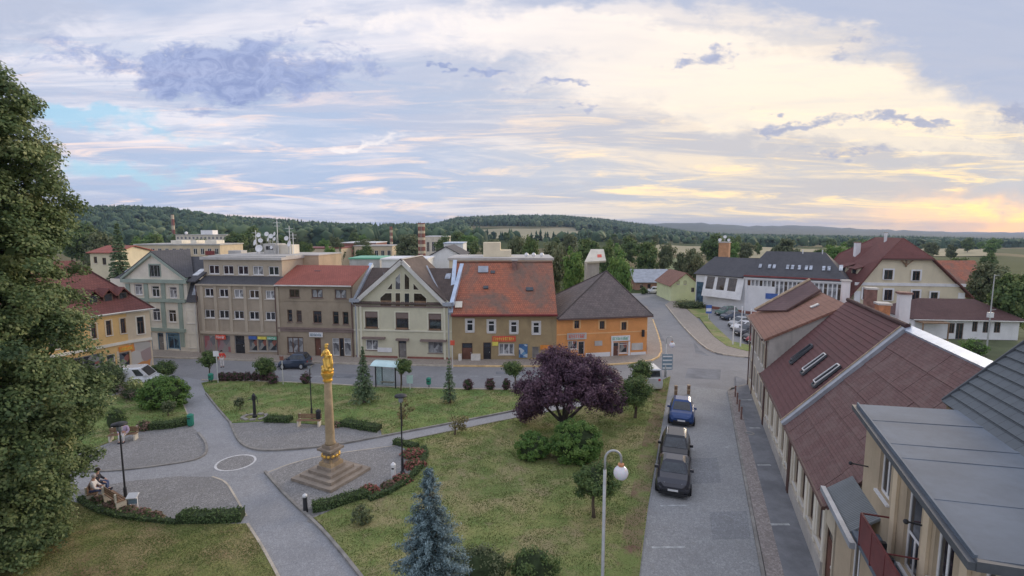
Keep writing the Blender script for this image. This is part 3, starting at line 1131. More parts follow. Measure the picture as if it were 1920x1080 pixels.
# trodden verge along the parked cars
raised('verge', [(1229, 742), (1257, 708), (1244, 780), (1228, 870), (1212, 960), (1194, 1096), (1150, 1096), (1176, 960), (1196, 870), (1212, 800)], 0.076, 'verge', 0.05)
for px, w, m, z1 in (([(432, 794), (446, 828), (466, 842), (500, 847), (575, 842), (640, 834), (714, 820), (760, 811), (850, 794), (960, 772), (1000, 764)], 0.14, 'kerb_stone', 0.12),
                     ([(386, 738), (405, 763), (432, 794)], 0.12, 'kerb_stone', 0.11),
                     ([(150, 886), (228, 883), (300, 874), (366, 864), (387, 852), (388, 832), (372, 812)], 0.14, 'kerb_stone', 0.08),
                     ([(497, 886), (520, 913), (545, 940), (600, 990), (640, 1036), (690, 1100)], 0.14, 'kerb_stone', 0.12),
                     ([(742, 832), (790, 821), (860, 807), (960, 786), (1060, 768)], 0.10, 'kerb_stone', 0.10),
                     ([(398, 894), (424, 903), (440, 930), (462, 968)], 0.10, 'kerb_pale', 0.03),
                     ([(498, 888), (545, 869), (610, 853), (740, 836)], 0.08, 'kerb_pale', 0.026),
                     ([(378, 713), (560, 718), (700, 726), (840, 730), (975, 732), (1178, 741)], 0.16, 'kerb_pale', 0.10),
                     ([(325, 705), (340, 748), (358, 796)], 0.10, 'kerb_pale', 0.06),
                     ([(464, 984), (494, 1030), (540, 1118)], 0.12, 'kerb_pale', 0.09)):
    mb = MB()
    strip(mb, smooth_line(gpts(px), 2), w, -0.02, z1)
    tag(mb.build('kerb', m), kind='structure')
# bus bay footway along the near side of the main road
sheet('footway', [(640, 722), (840, 727), (1000, 729), (1000, 733), (840, 731), (640, 725)], 0.016, 'pavement_blocks')

# roundel of setts with a pale ring
mb = MB()
c0 = G(442, 868)
rr = 1.13
for k in range(40):
    a0, a1 = 2 * math.pi * k / 40, 2 * math.pi * (k + 1) / 40
    q = [(rr, a0), (rr, a1), (rr - 0.13, a1), (rr - 0.13, a0)]
    mb.poly([(c0.x + r * math.cos(a), c0.y + r * math.sin(a), 0.026) for r, a in q][::-1][::-1])
plain('ring_stone', (0.44, 0.44, 0.44), 0.85, 0.15, 3.0)
ring = tag(mb.build('roundel_ring', 'ring_stone'), kind='structure')
mb = MB()
mb.prism([(c0.x + (rr - 0.13) * math.cos(2 * math.pi * k / 40), c0.y + (rr - 0.13) * math.sin(2 * math.pi * k / 40)) for k in range(40)], 0.0, 0.024)
tag(mb.build('roundel_setts', 'bay_setts'), kind='structure')
# right pavement: mosaic strip + asphalt walk
raised('pavement', None, 0.10, 'asphalt_patch', -0.02, world_pts=[S(2, 3.95), S(2, 5.6), S(50.5, 5.6), S(52, 4.6), S(47.6, 4.3)], mside='kerb_stone')
raised('pavement', None, 0.103, 'mosaic_stones', -0.02, world_pts=[S(2, 3.25), S(2, 3.95), S(47.6, 4.3), S(46.8, 3.65)], mside='kerb_stone')
mb = MB()
strip(mb, [S(2, 3.18), S(20, 3.3), S(46.8, 3.62), S(47.9, 3.9), S(48.5, 4.6), S(49.5, 5.4)], 0.14, -0.02, 0.115)
tag(mb.build('kerb', 'kerb_stone'), kind='structure')
for i, (x0, y0, x1, y1) in enumerate(((1445, 987, 1480, 987), (1420, 875, 1445, 875), (1405, 805, 1425, 805), (1390, 752, 1410, 752))):
    a, b = G(x0, y0), G(x1, y1)
    mb = MB()
    strip(mb, [V3(a.x, a.y), V3(b.x, b.y)], 0.16, 0.09, 0.1075)
    tag(mb.build('bay_mark', 'road_paint'), kind='structure')
for x0, y0, x1, y1 in ((1222, 1026, 1285, 1025), (1238, 948, 1290, 947), (1355, 838, 1366, 838)):
    a, b = G(x0, y0), G(x1, y1)
    mb = MB()
    strip(mb, [V3(a.x, a.y), V3(b.x, b.y)], 0.13, -0.012, -0.006)
    tag(mb.build('parking_line', 'road_paint'), kind='structure')
# pavement before the front row of houses
FAR_KERB = [(180, 672), (300, 671), (375, 673), (525, 679), (668, 683), (850, 687), (1000, 687), (1120, 686), (1215, 680), (1241, 667), (1238, 640), (1224, 600), (1213, 575)]
FAR_BACK = [(1200, 575), (1205, 600), (1214, 655), (1212, 664), (1042, 672), (850, 674), (668, 668), (525, 663), (375, 657), (180, 648)]
raised('pavement', FAR_KERB + FAR_BACK, 0.12, 'pavement_blocks', -0.02, mside='kerb_pale')
mb = MB()
strip(mb, smooth_line(gpts([(850, 687), (1000, 688), (1120, 686), (1215, 680), (1241, 667), (1238, 640), (1224, 600)]), 1), 0.18, -0.02, 0.135)
tag(mb.build('kerb', 'kerb_yellow'), kind='structure')
mb = MB()
strip(mb, gpts([(180, 671.5), (300, 671), (375, 673), (525, 679), (668, 683), (850, 687)]), 0.18, -0.02, 0.13)
tag(mb.build('kerb', 'kerb_pale'), kind='structure')
# pavement and grass slope before the car park
raised('pavement', [(1248, 572), (1262, 590), (1287, 620), (1320, 652), (1345, 664), (1400, 671), (1470, 676), (1470, 664), (1400, 660), (1362, 650), (1338, 632), (1305, 596), (1280, 574), (1262, 562)], 0.12, 'pavement_blocks', -0.02, mside='kerb_stone')
raised('verge', [(1308, 592), (1338, 632), (1362, 650), (1400, 660), (1470, 664), (1470, 650), (1400, 648), (1372, 642), (1340, 612), (1318, 588)], 0.16, 'lawn', -0.02)
raised('verge', [(1250, 552), (1262, 562), (1282, 574), (1305, 596), (1330, 598), (1322, 578), (1300, 560), (1275, 548)], 0.145, 'lawn', -0.02)
mb = MB()
strip(mb, smooth_line(gpts([(1248, 572), (1262, 590), (1287, 620), (1320, 652), (1345, 664), (1400, 671), (1470, 676)]), 1), 0.16, -0.02, 0.135)
tag(mb.build('kerb', 'kerb_pale'), kind='structure')
# pavement by the corner house on the left
raised('pavement', [(130, 712), (215, 698), (290, 690), (330, 690), (322, 702), (280, 708), (150, 735)], 0.12, 'pavement_blocks', -0.02, mside='kerb_stone')
# worn centre dashes on the main road
for x in range(420, 1180, 42):
    a, b = G(x, 705 if x < 900 else 706), G(x + 15, 705 if x < 900 else 706)
    mb = MB()
    strip(mb, [V3(a.x, a.y), V3(b.x, b.y)], 0.10, -0.02, -0.014)
    tag(mb.build('lane_mark', 'road_paint'), kind='structure')

for px in ([(1290, 690), (1352, 693), (1350, 712), (1284, 709)], [(1300, 640), (1312, 655), (1330, 668), (1304, 662)], [(620, 700), (700, 703), (700, 711), (615, 708)], [(930, 697), (1060, 698), (1060, 703), (930, 702)], [(1225, 612), (1240, 640), (1247, 640), (1231, 612)]):
    sheet('road_patch', px, -0.0165, 'asphalt_patch')
for px in ([(1290, 860), (1345, 858), (1352, 905), (1292, 908)], [(1330, 960), (1400, 958), (1408, 1010), (1336, 1012)]):
    sheet('road_patch', px, -0.0085, 'street_setts_worn')


# ------------------------------------------------------------------ blades standing out of the near lawns
def inside(poly, x, y):
    c = np.zeros(len(x), bool)
    n = len(poly)
    for i in range(n):
        a, b = poly[i], poly[(i + 1) % n]
        hit = ((a.y > y) != (b.y > y)) & (x < (b.x - a.x) * (y - a.y) / (b.y - a.y + 1e-12) + a.x)
        c ^= hit
    return c


def lawn_blades():
    rng = np.random.default_rng(31)
    leafmat('grass_blade', [(0.060, 0.082, 0.026), (0.085, 0.102, 0.036), (0.120, 0.116, 0.052), (0.175, 0.145, 0.078)], 0.8, 0.2)
    PP = []
    for px, n in ((LAWN_BIG, 95000), (LAWN_LOW, 42000), (LAWN_MID, 40000), (LAWN_LEFT, 12000)):
        poly = gpts(px)
        xs, ys = [p.x for p in poly], [p.y for p in poly]
        x = rng.uniform(min(xs), max(xs), n * 2)
        y = rng.uniform(min(ys), max(ys), n * 2)
        k = inside(poly, x, y)
        PP.append(np.stack([x[k], y[k]], 1)[:n])
    P = np.concatenate(PP)
    n = len(P)
    clump = np.sin(P[:, 0] * 1.9 + np.sin(P[:, 1] * 1.3) * 2) * np.sin(P[:, 1] * 2.3 + np.sin(P[:, 0] * 1.1) * 2)
    h = rng.uniform(0.02, 0.05, n) * (1 + 0.45 * clump)
    a = rng.uniform(0, 6.28, n)
    w = 0.016 + 0.0006 * P[:, 1]
    dx, dy = np.cos(a) * w, np.sin(a) * w
    lean = rng.normal(0, 0.02, (n, 2))
    V = np.zeros((n, 3, 3))
    V[:, 0] = np.stack([P[:, 0] - dx, P[:, 1] - dy, np.full(n, 0.066)], 1)
    V[:, 1] = np.stack([P[:, 0] + dx, P[:, 1] + dy, np.full(n, 0.066)], 1)
    V[:, 2] = np.stack([P[:, 0] + lean[:, 0], P[:, 1] + lean[:, 1], 0.07 + h], 1)
    t = np.clip(rng.normal(0.42, 0.22, n) - 0.16 * clump, 0, 1)
    tag(link('lawn_grass', np_mesh('lawn_grass', V.reshape(-1, 3), n, 'grass_blade', t, k=3)), 'short mown grass of the lawns in the square', 'grass', kind='stuff')


lawn_blades()

# ------------------------------------------------------------------ building materials
plain('plaster_cream', (0.56, 0.51, 0.43), 0.9, 0.08, 0.8, 0.15, 40, stain=0.25)
plain('plaster_greygreen', (0.23, 0.28, 0.24), 0.85, 0.10, 0.8)
plain('plaster_brown', (0.285, 0.24, 0.185), 0.9, 0.10, 0.5, 0.2, 40, stain=0.30)
plain('plaster_brown_pale', (0.335, 0.29, 0.225), 0.9, 0.08, 0.5)
plain('plaster_umber', (0.255, 0.21, 0.155), 0.9, 0.10, 0.5, 0.2, 40, stain=0.35)
plain('plaster_khaki', (0.43, 0.41, 0.305), 0.9, 0.06, 0.5, 0.15, 40, stain=0.2)
plain('plaster_khaki_pale', (0.49, 0.47, 0.37), 0.9, 0.06, 0.5)
plain('plaster_ochre', (0.27, 0.205, 0.115), 0.9, 0.12, 0.5, 0.2, 40, stain=0.40)
plain('plaster_orange', (0.50, 0.225, 0.080), 0.9, 0.08, 0.6, 0.15, 40, stain=0.15)
plain('plaster_orange_pale', (0.54, 0.33, 0.16), 0.9, 0.08, 0.6)
plain('plaster_yellow', (0.50, 0.335, 0.145), 0.9, 0.07, 0.6, 0.1, 40, stain=0.12)
plain('plaster_sand', (0.46, 0.38, 0.27), 0.9, 0.08, 0.6, stain=0.15)
plain('plaster_pale_yellow', (0.50, 0.445, 0.325), 0.9, 0.06, 0.5, stain=0.12)
plain('plaster_white', (0.62, 0.62, 0.64), 0.9, 0.06, 0.6, stain=0.2)
plain('plaster_grey', (0.33, 0.31, 0.28), 0.9, 0.12, 0.5, 0.2, 30, stain=0.45)
plain('plaster_dirty', (0.42, 0.37, 0.285), 0.9, 0.12, 0.5, 0.2, 30, stain=0.45)
plain('plaster_tan', (0.335, 0.272, 0.192), 0.9, 0.10, 0.6, 0.15, 40, stain=0.25)
plain('plaster_lime', (0.47, 0.50, 0.30), 0.9, 0.08, 0.5)
plain('concrete', (0.36, 0.35, 0.33), 0.9, 0.12, 0.6, 0.2, 30, stain=0.3)
plain('concrete_pale', (0.50, 0.46, 0.38), 0.9, 0.1, 0.6, stain=0.25)
plain('plinth_red', (0.20, 0.085, 0.065), 0.85, 0.2, 1.0)
plain('white_frame', (0.72, 0.73, 0.74), 0.5, 0.05, 2)
plain('brown_frame', (0.095, 0.058, 0.042), 0.6, 0.2, 2)
plain('grey_frame', (0.20, 0.20, 0.20), 0.6, 0.15, 2)
plain('blue_frame', (0.10, 0.19, 0.27), 0.5, 0.15, 2)
plain('door_brown', (0.115, 0.052, 0.036), 0.6, 0.2, 2)
plain('door_grey', (0.16, 0.15, 0.14), 0.6, 0.2, 2)
plain('stone_sill', (0.48, 0.46, 0.42), 0.85, 0.1, 2)
plain('trim_mauve', (0.17, 0.13, 0.115), 0.85, 0.12, 1)
plain('trim_pale', (0.46, 0.45, 0.42), 0.85, 0.1, 1)
plain('zinc', (0.40, 0.46, 0.54), 0.35, 0.12, 1.2, metal=0.55)
plain('zinc_dull', (0.27, 0.29, 0.32), 0.5, 0.15, 1.2, metal=0.3)
plain('gutter_red', (0.17, 0.035, 0.032), 0.5, 0.15, 2)
plain('gutter_brown', (0.085, 0.05, 0.042), 0.5, 0.15, 2)
plain('gutter_grey', (0.065, 0.072, 0.08), 0.6, 0.15, 2)
plain('flat_felt', (0.098, 0.121, 0.150), 0.75, 0.12, 0.6, 0.15, 30, stain=0.2)
plain('roof_flat_grey', (0.33, 0.32, 0.30), 0.9, 0.15, 0.5, stain=0.3)
plain('metal_white', (0.70, 0.72, 0.75), 0.4, 0.08, 1.0)
plain('iron_black', (0.022, 0.023, 0.026), 0.5, 0.2, 3)
plain('steel_grey', (0.33, 0.335, 0.33), 0.5, 0.1, 3, metal=0.3)
plain('steel_pale', (0.52, 0.53, 0.53), 0.5, 0.1, 3, metal=0.2)
plain('rubber', (0.02, 0.02, 0.022), 0.8, 0.2, 3)
plain('sign_red', (0.50, 0.085, 0.05), 0.5, 0.12, 3)
plain('sign_white', (0.72, 0.75, 0.76), 0.5, 0.06, 3)
plain('sign_green', (0.12, 0.33, 0.22), 0.5, 0.1, 3)
plain('sign_blue', (0.05, 0.10, 0.28), 0.5, 0.15, 3)
plain('sign_yellow', (0.66, 0.48, 0.09), 0.5, 0.15, 3)
plain('sign_orange', (0.64, 0.20, 0.04), 0.5, 0.15, 3)
plain('sign_slate', (0.14, 0.20, 0.245), 0.5, 0.15, 3)
plain('bin_green', (0.025, 0.17, 0.12), 0.5, 0.12, 3)
plain('wood', (0.18, 0.115, 0.07), 0.8, 0.25, 3)
plain('wood_pale', (0.33, 0.25, 0.17), 0.8, 0.25, 3)
plain('brick_chimney', (0.40, 0.19, 0.10), 0.9, 0.3, 3, 0.4, 12)
plain('brick_dark', (0.17, 0.10, 0.085), 0.9, 0.3, 3, 0.4, 12)
plain('brick_orange', (0.36, 0.20, 0.11), 0.9, 0.15, 1.5)
plain('balcony_red', (0.115, 0.030, 0.030), 0.45, 0.15, 2)
plain('sandstone', (0.30, 0.225, 0.135), 0.9, 0.18, 1.8, 0.4, 22, stain=0.4, staincol=(0.16, 0.13, 0.10))
plain('sandstone_dark', (0.225, 0.185, 0.145), 0.9, 0.2, 1.8, 0.4, 22, stain=0.4, staincol=(0.10, 0.085, 0.07))
plain('sandstone_step', (0.225, 0.19, 0.155), 0.9, 0.18, 1.8, 0.4, 22, stain=0.35)
glassmat('glass', (0.030, 0.034, 0.042))
glassmat('glass_brown', (0.050, 0.036, 0.030))
glassmat('glass_blue', (0.07, 0.13, 0.20), 0.1)
glassmat('skylight', (0.42, 0.46, 0.52), 0.12)
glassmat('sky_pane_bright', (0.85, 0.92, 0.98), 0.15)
tiled('tile_orange', (0.36, 0.125, 0.068), (0.29, 0.10, 0.06), 0.22, 0.30, 0.014, patch=0.95, patchcol=(0.145, 0.098, 0.075), pscale=0.22)
tiled('tile_red', (0.27, 0.085, 0.062), (0.24, 0.075, 0.055), 0.25, 0.33, 0.012, patch=0.35)
tiled('tile_maroon', (0.138, 0.051, 0.044), (0.118, 0.045, 0.039), 0.25, 0.33, 0.012, patch=0.3)
tiled('tile_brown', (0.105, 0.078, 0.066), (0.080, 0.060, 0.052), 0.22, 0.30, 0.014, patch=0.5)
tiled('tile_chestnut', (0.095, 0.050, 0.046), (0.082, 0.043, 0.040), 0.25, 0.33, 0.012, patch=0.35)
tiled('shingle_grey', (0.150, 0.120, 0.110), (0.105, 0.085, 0.080), 0.34, 0.26, 0.016, patch=0.5, patchcol=(0.085, 0.075, 0.070))
tiled('slate_dark', (0.072, 0.072, 0.078), (0.060, 0.060, 0.066), 0.30, 0.25, 0.010, patch=0.35)
tiled('tile_violet', (0.125, 0.075, 0.074), (0.105, 0.062, 0.062), 0.25, 0.33, 0.012, patch=0.35)
tiled('tile_earth', (0.225, 0.115, 0.082), (0.20, 0.102, 0.074), 0.25, 0.33, 0.012, patch=0.3)
tiled('brick_wall', (0.33, 0.16, 0.10), (0.26, 0.12, 0.08), 0.28, 0.085, 0.012, (0.28, 0.25, 0.22), patch=0.3)
tiled('sheet_maroon', (0.112, 0.050, 0.048), (0.102, 0.045, 0.043), 0.35, 3.0, 0.006, offset=0.0, patch=0.5, patchcol=(0.080, 0.044, 0.042), bump=0.3)


def blotch(name, cols, scale=1.6, rough=0.25):
    """shop window display or poster seen from afar: blotches of colour"""
    m, t, b = principled(name)
    vec = t.n('ShaderNodeTexCoord').outputs['Object']
    vo = t.n('ShaderNodeTexVoronoi', feature='F1')
    t.l(vec, vo.inputs['Vector'])
    vo.inputs['Scale'].default_value = scale
    sp = t.n('ShaderNodeSeparateColor')
    t.l(vo.outputs['Color'], sp.inputs[0])
    cr = t.n('ShaderNodeValToRGB')
    cr.color_ramp.interpolation = 'CONSTANT'
    e = cr.color_ramp.elements
    e[0].color = tuple(cols[0]) + (1,)
    e[1].color = tuple(cols[1]) + (1,)
    e[1].position = 1 / len(cols)
    for i, c in enumerate(cols[2:]):
        k = e.new((i + 2) / len(cols))
        k.color = tuple(c) + (1,)
    t.l(sp.outputs[0], cr.inputs[0])
    t.l(cr.outputs[0], b.inputs['Base Color'])
    b.inputs['Roughness'].default_value = rough


blotch('shop_mixed', [(0.04, 0.045, 0.05), (0.12, 0.14, 0.16), (0.05, 0.05, 0.06), (0.30, 0.30, 0.28), (0.32, 0.13, 0.10), (0.03, 0.03, 0.04)], 2.0)
blotch('shop_blue', [(0.03, 0.06, 0.10), (0.05, 0.11, 0.16), (0.14, 0.24, 0.28), (0.03, 0.04, 0.05), (0.10, 0.17, 0.22)], 2.0)
blotch('shop_posters', [(0.34, 0.30, 0.28), (0.42, 0.16, 0.17), (0.26, 0.26, 0.27), (0.38, 0.26, 0.27), (0.22, 0.22, 0.23), (0.45, 0.42, 0.40)], 1.3, 0.5)
blotch('lace', [(0.42, 0.43, 0.44), (0.20, 0.20, 0.21), (0.34, 0.35, 0.36), (0.12, 0.12, 0.13)], 2.2, 0.3)
blotch('mural', [(0.50, 0.47, 0.42), (0.62, 0.28, 0.10), (0.55, 0.50, 0.45), (0.40, 0.30, 0.28), (0.60, 0.56, 0.50), (0.45, 0.36, 0.20)], 1.1, 0.7)
blotch('poster_blue', [(0.08, 0.20, 0.40), (0.16, 0.34, 0.55), (0.55, 0.62, 0.68), (0.06, 0.14, 0.30)], 2.5, 0.4)

# ------------------------------------------------------------------ building helpers
WIN = {}


def frame_mesh(w, h, cols, transom, fw, d, mat):
    key = ('f', round(w, 2), round(h, 2), cols, transom, fw, mat)
    if key in WIN:
        return WIN[key]
    mb = MB()
    mb.box(0, w, 0, d, 0, fw).box(0, w, 0, d, h - fw, h)
    mb.box(0, fw, 0, d, fw, h - fw).box(w - fw, w, 0, d, fw, h - fw)
    zt = h - fw
    if transom:
        zt = h * transom
        mb.box(fw, w - fw, 0.004, d - 0.004, zt - fw * 0.4, zt + fw * 0.4)
    for i in range(1, cols):
        x = w * i / cols
        mb.box(x - fw * 0.5, x + fw * 0.5, 0.006, d - 0.006, fw, (zt - fw * 0.4) if transom else h - fw)
    WIN[key] = mb.build('window', mat, data=True)
    return WIN[key]


def part_mesh(key, fn):
    if key not in WIN:
        WIN[key] = fn()
    return WIN[key]


def window(root, holes, r, frame='white_frame', pane='glass', cols=2, transom=0.0, fw=0.07, sill='stone_sill', surround=None, sw=0.13, name='window', yin=0.09, y=0.0, rz=0.0):
    """window in a real opening of the wall: frame, pane, sill and surround"""
    a, c, b, d = r
    w, h = b - a, d - c
    if holes is not None:
        holes.append((a, c, b, d))
    o = link(name, frame_mesh(w, h, cols, transom, fw, 0.06, frame), root, (a, y + yin, c))
    kp = ('p', round(w, 2), round(h, 2), pane)
    link('pane', part_mesh(kp, lambda: MB().box(fw * 0.8, w - fw * 0.8, 0.022, 0.034, fw * 0.8, h - fw * 0.8).build('pane', pane, data=True)), o)
    if sill:
        ks = ('s', round(w, 2), sill)
        link('sill', part_mesh(ks, lambda: MB().box(-0.08, w + 0.08, -yin - 0.09, -0.005, -0.07, -0.004).build('sill', sill, data=True)), o)
    if surround:
        kk = ('u', round(w, 2), round(h, 2), surround, sw)
        def mk():
            m = MB()
            y0, y1 = -yin - 0.035, -yin + 0.02
            m.box(-sw, -0.003, y0, y1, -0.004 + (0.02 if sill else -sw), h + sw).box(w + 0.003, w + sw, y0, y1, -0.004 + (0.02 if sill else -sw), h + sw)
            m.box(-0.003, w + 0.003, y0, y1, h + 0.003, h + sw)
            return m.build('surround', surround, data=True)
        link('surround', part_mesh(kk, mk), o)
    return o


def door(root, holes, r, leaf='door_brown', frame='brown_frame', glass=0.0, name='door', y=0.0):
    a, c, b, d = r
    w, h = b - a, d - c
    holes.append((a, c, b, d))
    mb = MB()
    mb.box(0.07, w - 0.07, 0.02, 0.07, 0.0, h - 0.07 if not glass else h * (1 - glass))
    for k in range(2):                                   # raised panels
        z0 = 0.15 + k * (h * (1 - glass) - 0.2) / 2
        mb.box(0.17, w - 0.17, 0.002, 0.02, z0, z0 + (h * (1 - glass) - 0.5) / 2)
    o = mb.build(name, leaf, root, (a, y + 0.08, c))
    m = MB()
    m.box(0, 0.065, -0.01, 0.08, 0, h).box(w - 0.065, w, -0.01, 0.08, 0, h).box(0.065, w - 0.065, -0.01, 0.08, h - 0.065, h)
    m.build('frame', frame, o)
    MB().box(w - 0.2, w - 0.15, -0.05, 0.02, h * 0.42, h * 0.46).build('handle', 'steel_pale', o)
    if glass:
        MB().box(0.07, w - 0.07, 0.03, 0.05, h * (1 - glass) + 0.03, h - 0.07).build('pane', 'glass', o)
    return o


def lettering(root, r, y, mat, n=9, name='lettering', seed=1):
    """raised letters of a sign too blurred to read: upright strokes of uneven width"""
    rnd = random.Random(seed)
    a, c, b, d = r
    mb = MB()
    w = (b - a) / n
    for i in range(n):
        x = a + i * w
        hh = (d - c) * rnd.choice((1.0, 1.0, 0.8))
        t = w * 0.22
        mb.box(x + w * 0.1, x + w * 0.1 + t, y - 0.03, y, c, c + hh)
        k = rnd.randrange(4)
        if k != 0:
            mb.box(x + w * 0.1 + t, x + w * 0.75, y - 0.028, y, c + hh - t, c + hh)
        if k != 1:
            mb.box(x + w * 0.1 + t, x + w * 0.7, y - 0.027, y, c + hh * 0.45, c + hh * 0.45 + t)
        if k > 1:
            mb.box(x + w * 0.55, x + w * 0.55 + t, y - 0.029, y, c, c + hh * 0.45)
    return mb.build(name, mat, root)


def sign(root, r, bg, fg, y=-0.03, n=9, seed=1, pad=0.22, name='sign'):
    a, c, b, d = r
    o = MB().box(a, b, y - 0.08, y, c, d).build(name, bg, root)
    if fg:
        p = (d - c) * pad
        L = lettering(o, (a + p, c + p, b - p, d - p), y - 0.081, fg, n, seed=seed)
    return o


def body(root, W, D, Hh, mat, holes, name='wall', mrev=None, left_h=None, right_h=None, side_holes=None, front=True):
    """four walls with openings in the front (and optionally right side)"""
    mb = MB()
    if front:
        mb.wall((0, 0, 0), (1, 0, 0), (0, 0, 1), (0, 1, 0), W, Hh, holes, 0.18, 0, 1 if mrev else None)
    mb.poly([(0, D, 0), (0, 0, 0), (0, 0, Hh), (0, D, Hh)])
    if side_holes:
        mb.wall((W, 0, 0), (0, 1, 0), (0, 0, 1), (-1, 0, 0), D, Hh, side_holes, 0.18)
    else:
        mb.poly([(W, 0, 0), (W, D, 0), (W, D, Hh), (W, 0, Hh)])
    mb.poly([(W, D, 0), (0, D, 0), (0, D, Hh), (W, D, Hh)])
    return mb.build(name, [mat] + ([mrev] if mrev else []), root)


def gable_ends(root, W, D, ze, zr, mat, yr=None, name='gable_wall'):
    """triangular ends under a roof whose ridge runs along the front"""
    yr = D / 2 if yr is None else yr
    for x in (0, W):
        mb = MB()
        t = 0.25 if x == 0 else -0.25
        mb.slab([(x, D, ze), (x, 0, ze), (x, yr, zr)] if x == 0 else [(x, 0, ze), (x, D, ze), (x, yr, zr)], 0.25)
        mb.build(name, mat, root)


def roof_along(root, W, D, ze, zr, mat, over=0.35, side=0.15, yr=None, t=0.14, name='roof', xl=0.0, xr=0.0):
    """two slopes, ridge parallel to the front; xl/xr pull the ridge in for hips"""
    yr = D / 2 if yr is None else yr
    k = (zr - ze) / yr
    kb = (zr - ze) / (D - yr)
    up = t
    a, b = -side, W + side
    o = MB().slab([(a, -over, ze - k * over + up), (b, -over, ze - k * over + up), (b - xr, yr, zr + up), (a + xl, yr, zr + up)], t).build(name, mat, root)
    m2 = MB().slab([(b, D + over, ze - kb * over + up), (a, D + over, ze - kb * over + up), (a + xl, yr, zr + up - 0.002), (b - xr, yr, zr + up - 0.002)], t)
    if xl:
        m2.slab([(a, D + over, ze - kb * over + up), (a, -over, ze - k * over + up), (a + xl, yr, zr + up - 0.001)], t)
    if xr:
        m2.slab([(b, -over, ze - k * over + up), (b, D + over, ze - kb * over + up), (b - xr, yr, zr + up - 0.001)], t)
    m2.build('roof_back', mat, root)
    return o


def gutter(root, pts, mat='gutter_brown', r=0.07, name='gutter'):
    return MB().tube(pts, r, 6).build(name, mat, root)


def chimney(root, x, y, z0, z1, w=0.6, d=0.5, mat='brick_chimney', name='chimney', cap='concrete'):
    o = MB().box(x - w / 2, x + w / 2, y - d / 2, y + d / 2, z0, z1).build(name, mat, root)
    MB().box(x - w / 2 - 0.07, x + w / 2 + 0.07, y - d / 2 - 0.07, y + d / 2 + 0.07, z1 + 0.002, z1 + 0.12).build('cap', cap, o)
    return o


def on_slope(x0, x1, f0, f1, ye, ze, yr, zr, lift, t=0.06):
    """plate lying on a front roof slope between fractions f0..f1 of its height"""
    P = lambda x, f, l: (x, ye + (yr - ye) * f, ze + (zr - ze) * f + l)
    mb = MB()
    mb.slab([P(x0, f0, lift), P(x1, f0, lift), P(x1, f1, lift), P(x0, f1, lift)], t)
    return mb


def house_root(name, label, p0, p1, cat='house'):
    fr, W = Frame.between(G(*p0), G(*p1))
    return thing(name, label, cat, (fr.o.x, fr.o.y, 0), fr.ang), fr, W


# ------------------------------------------------------------------ front row of the square
P0, P1, P2, P3, P4, P5, P6 = (218, 653), (377, 662), (525, 667), (666, 671), (848, 676), (1043, 675), (1212, 666)


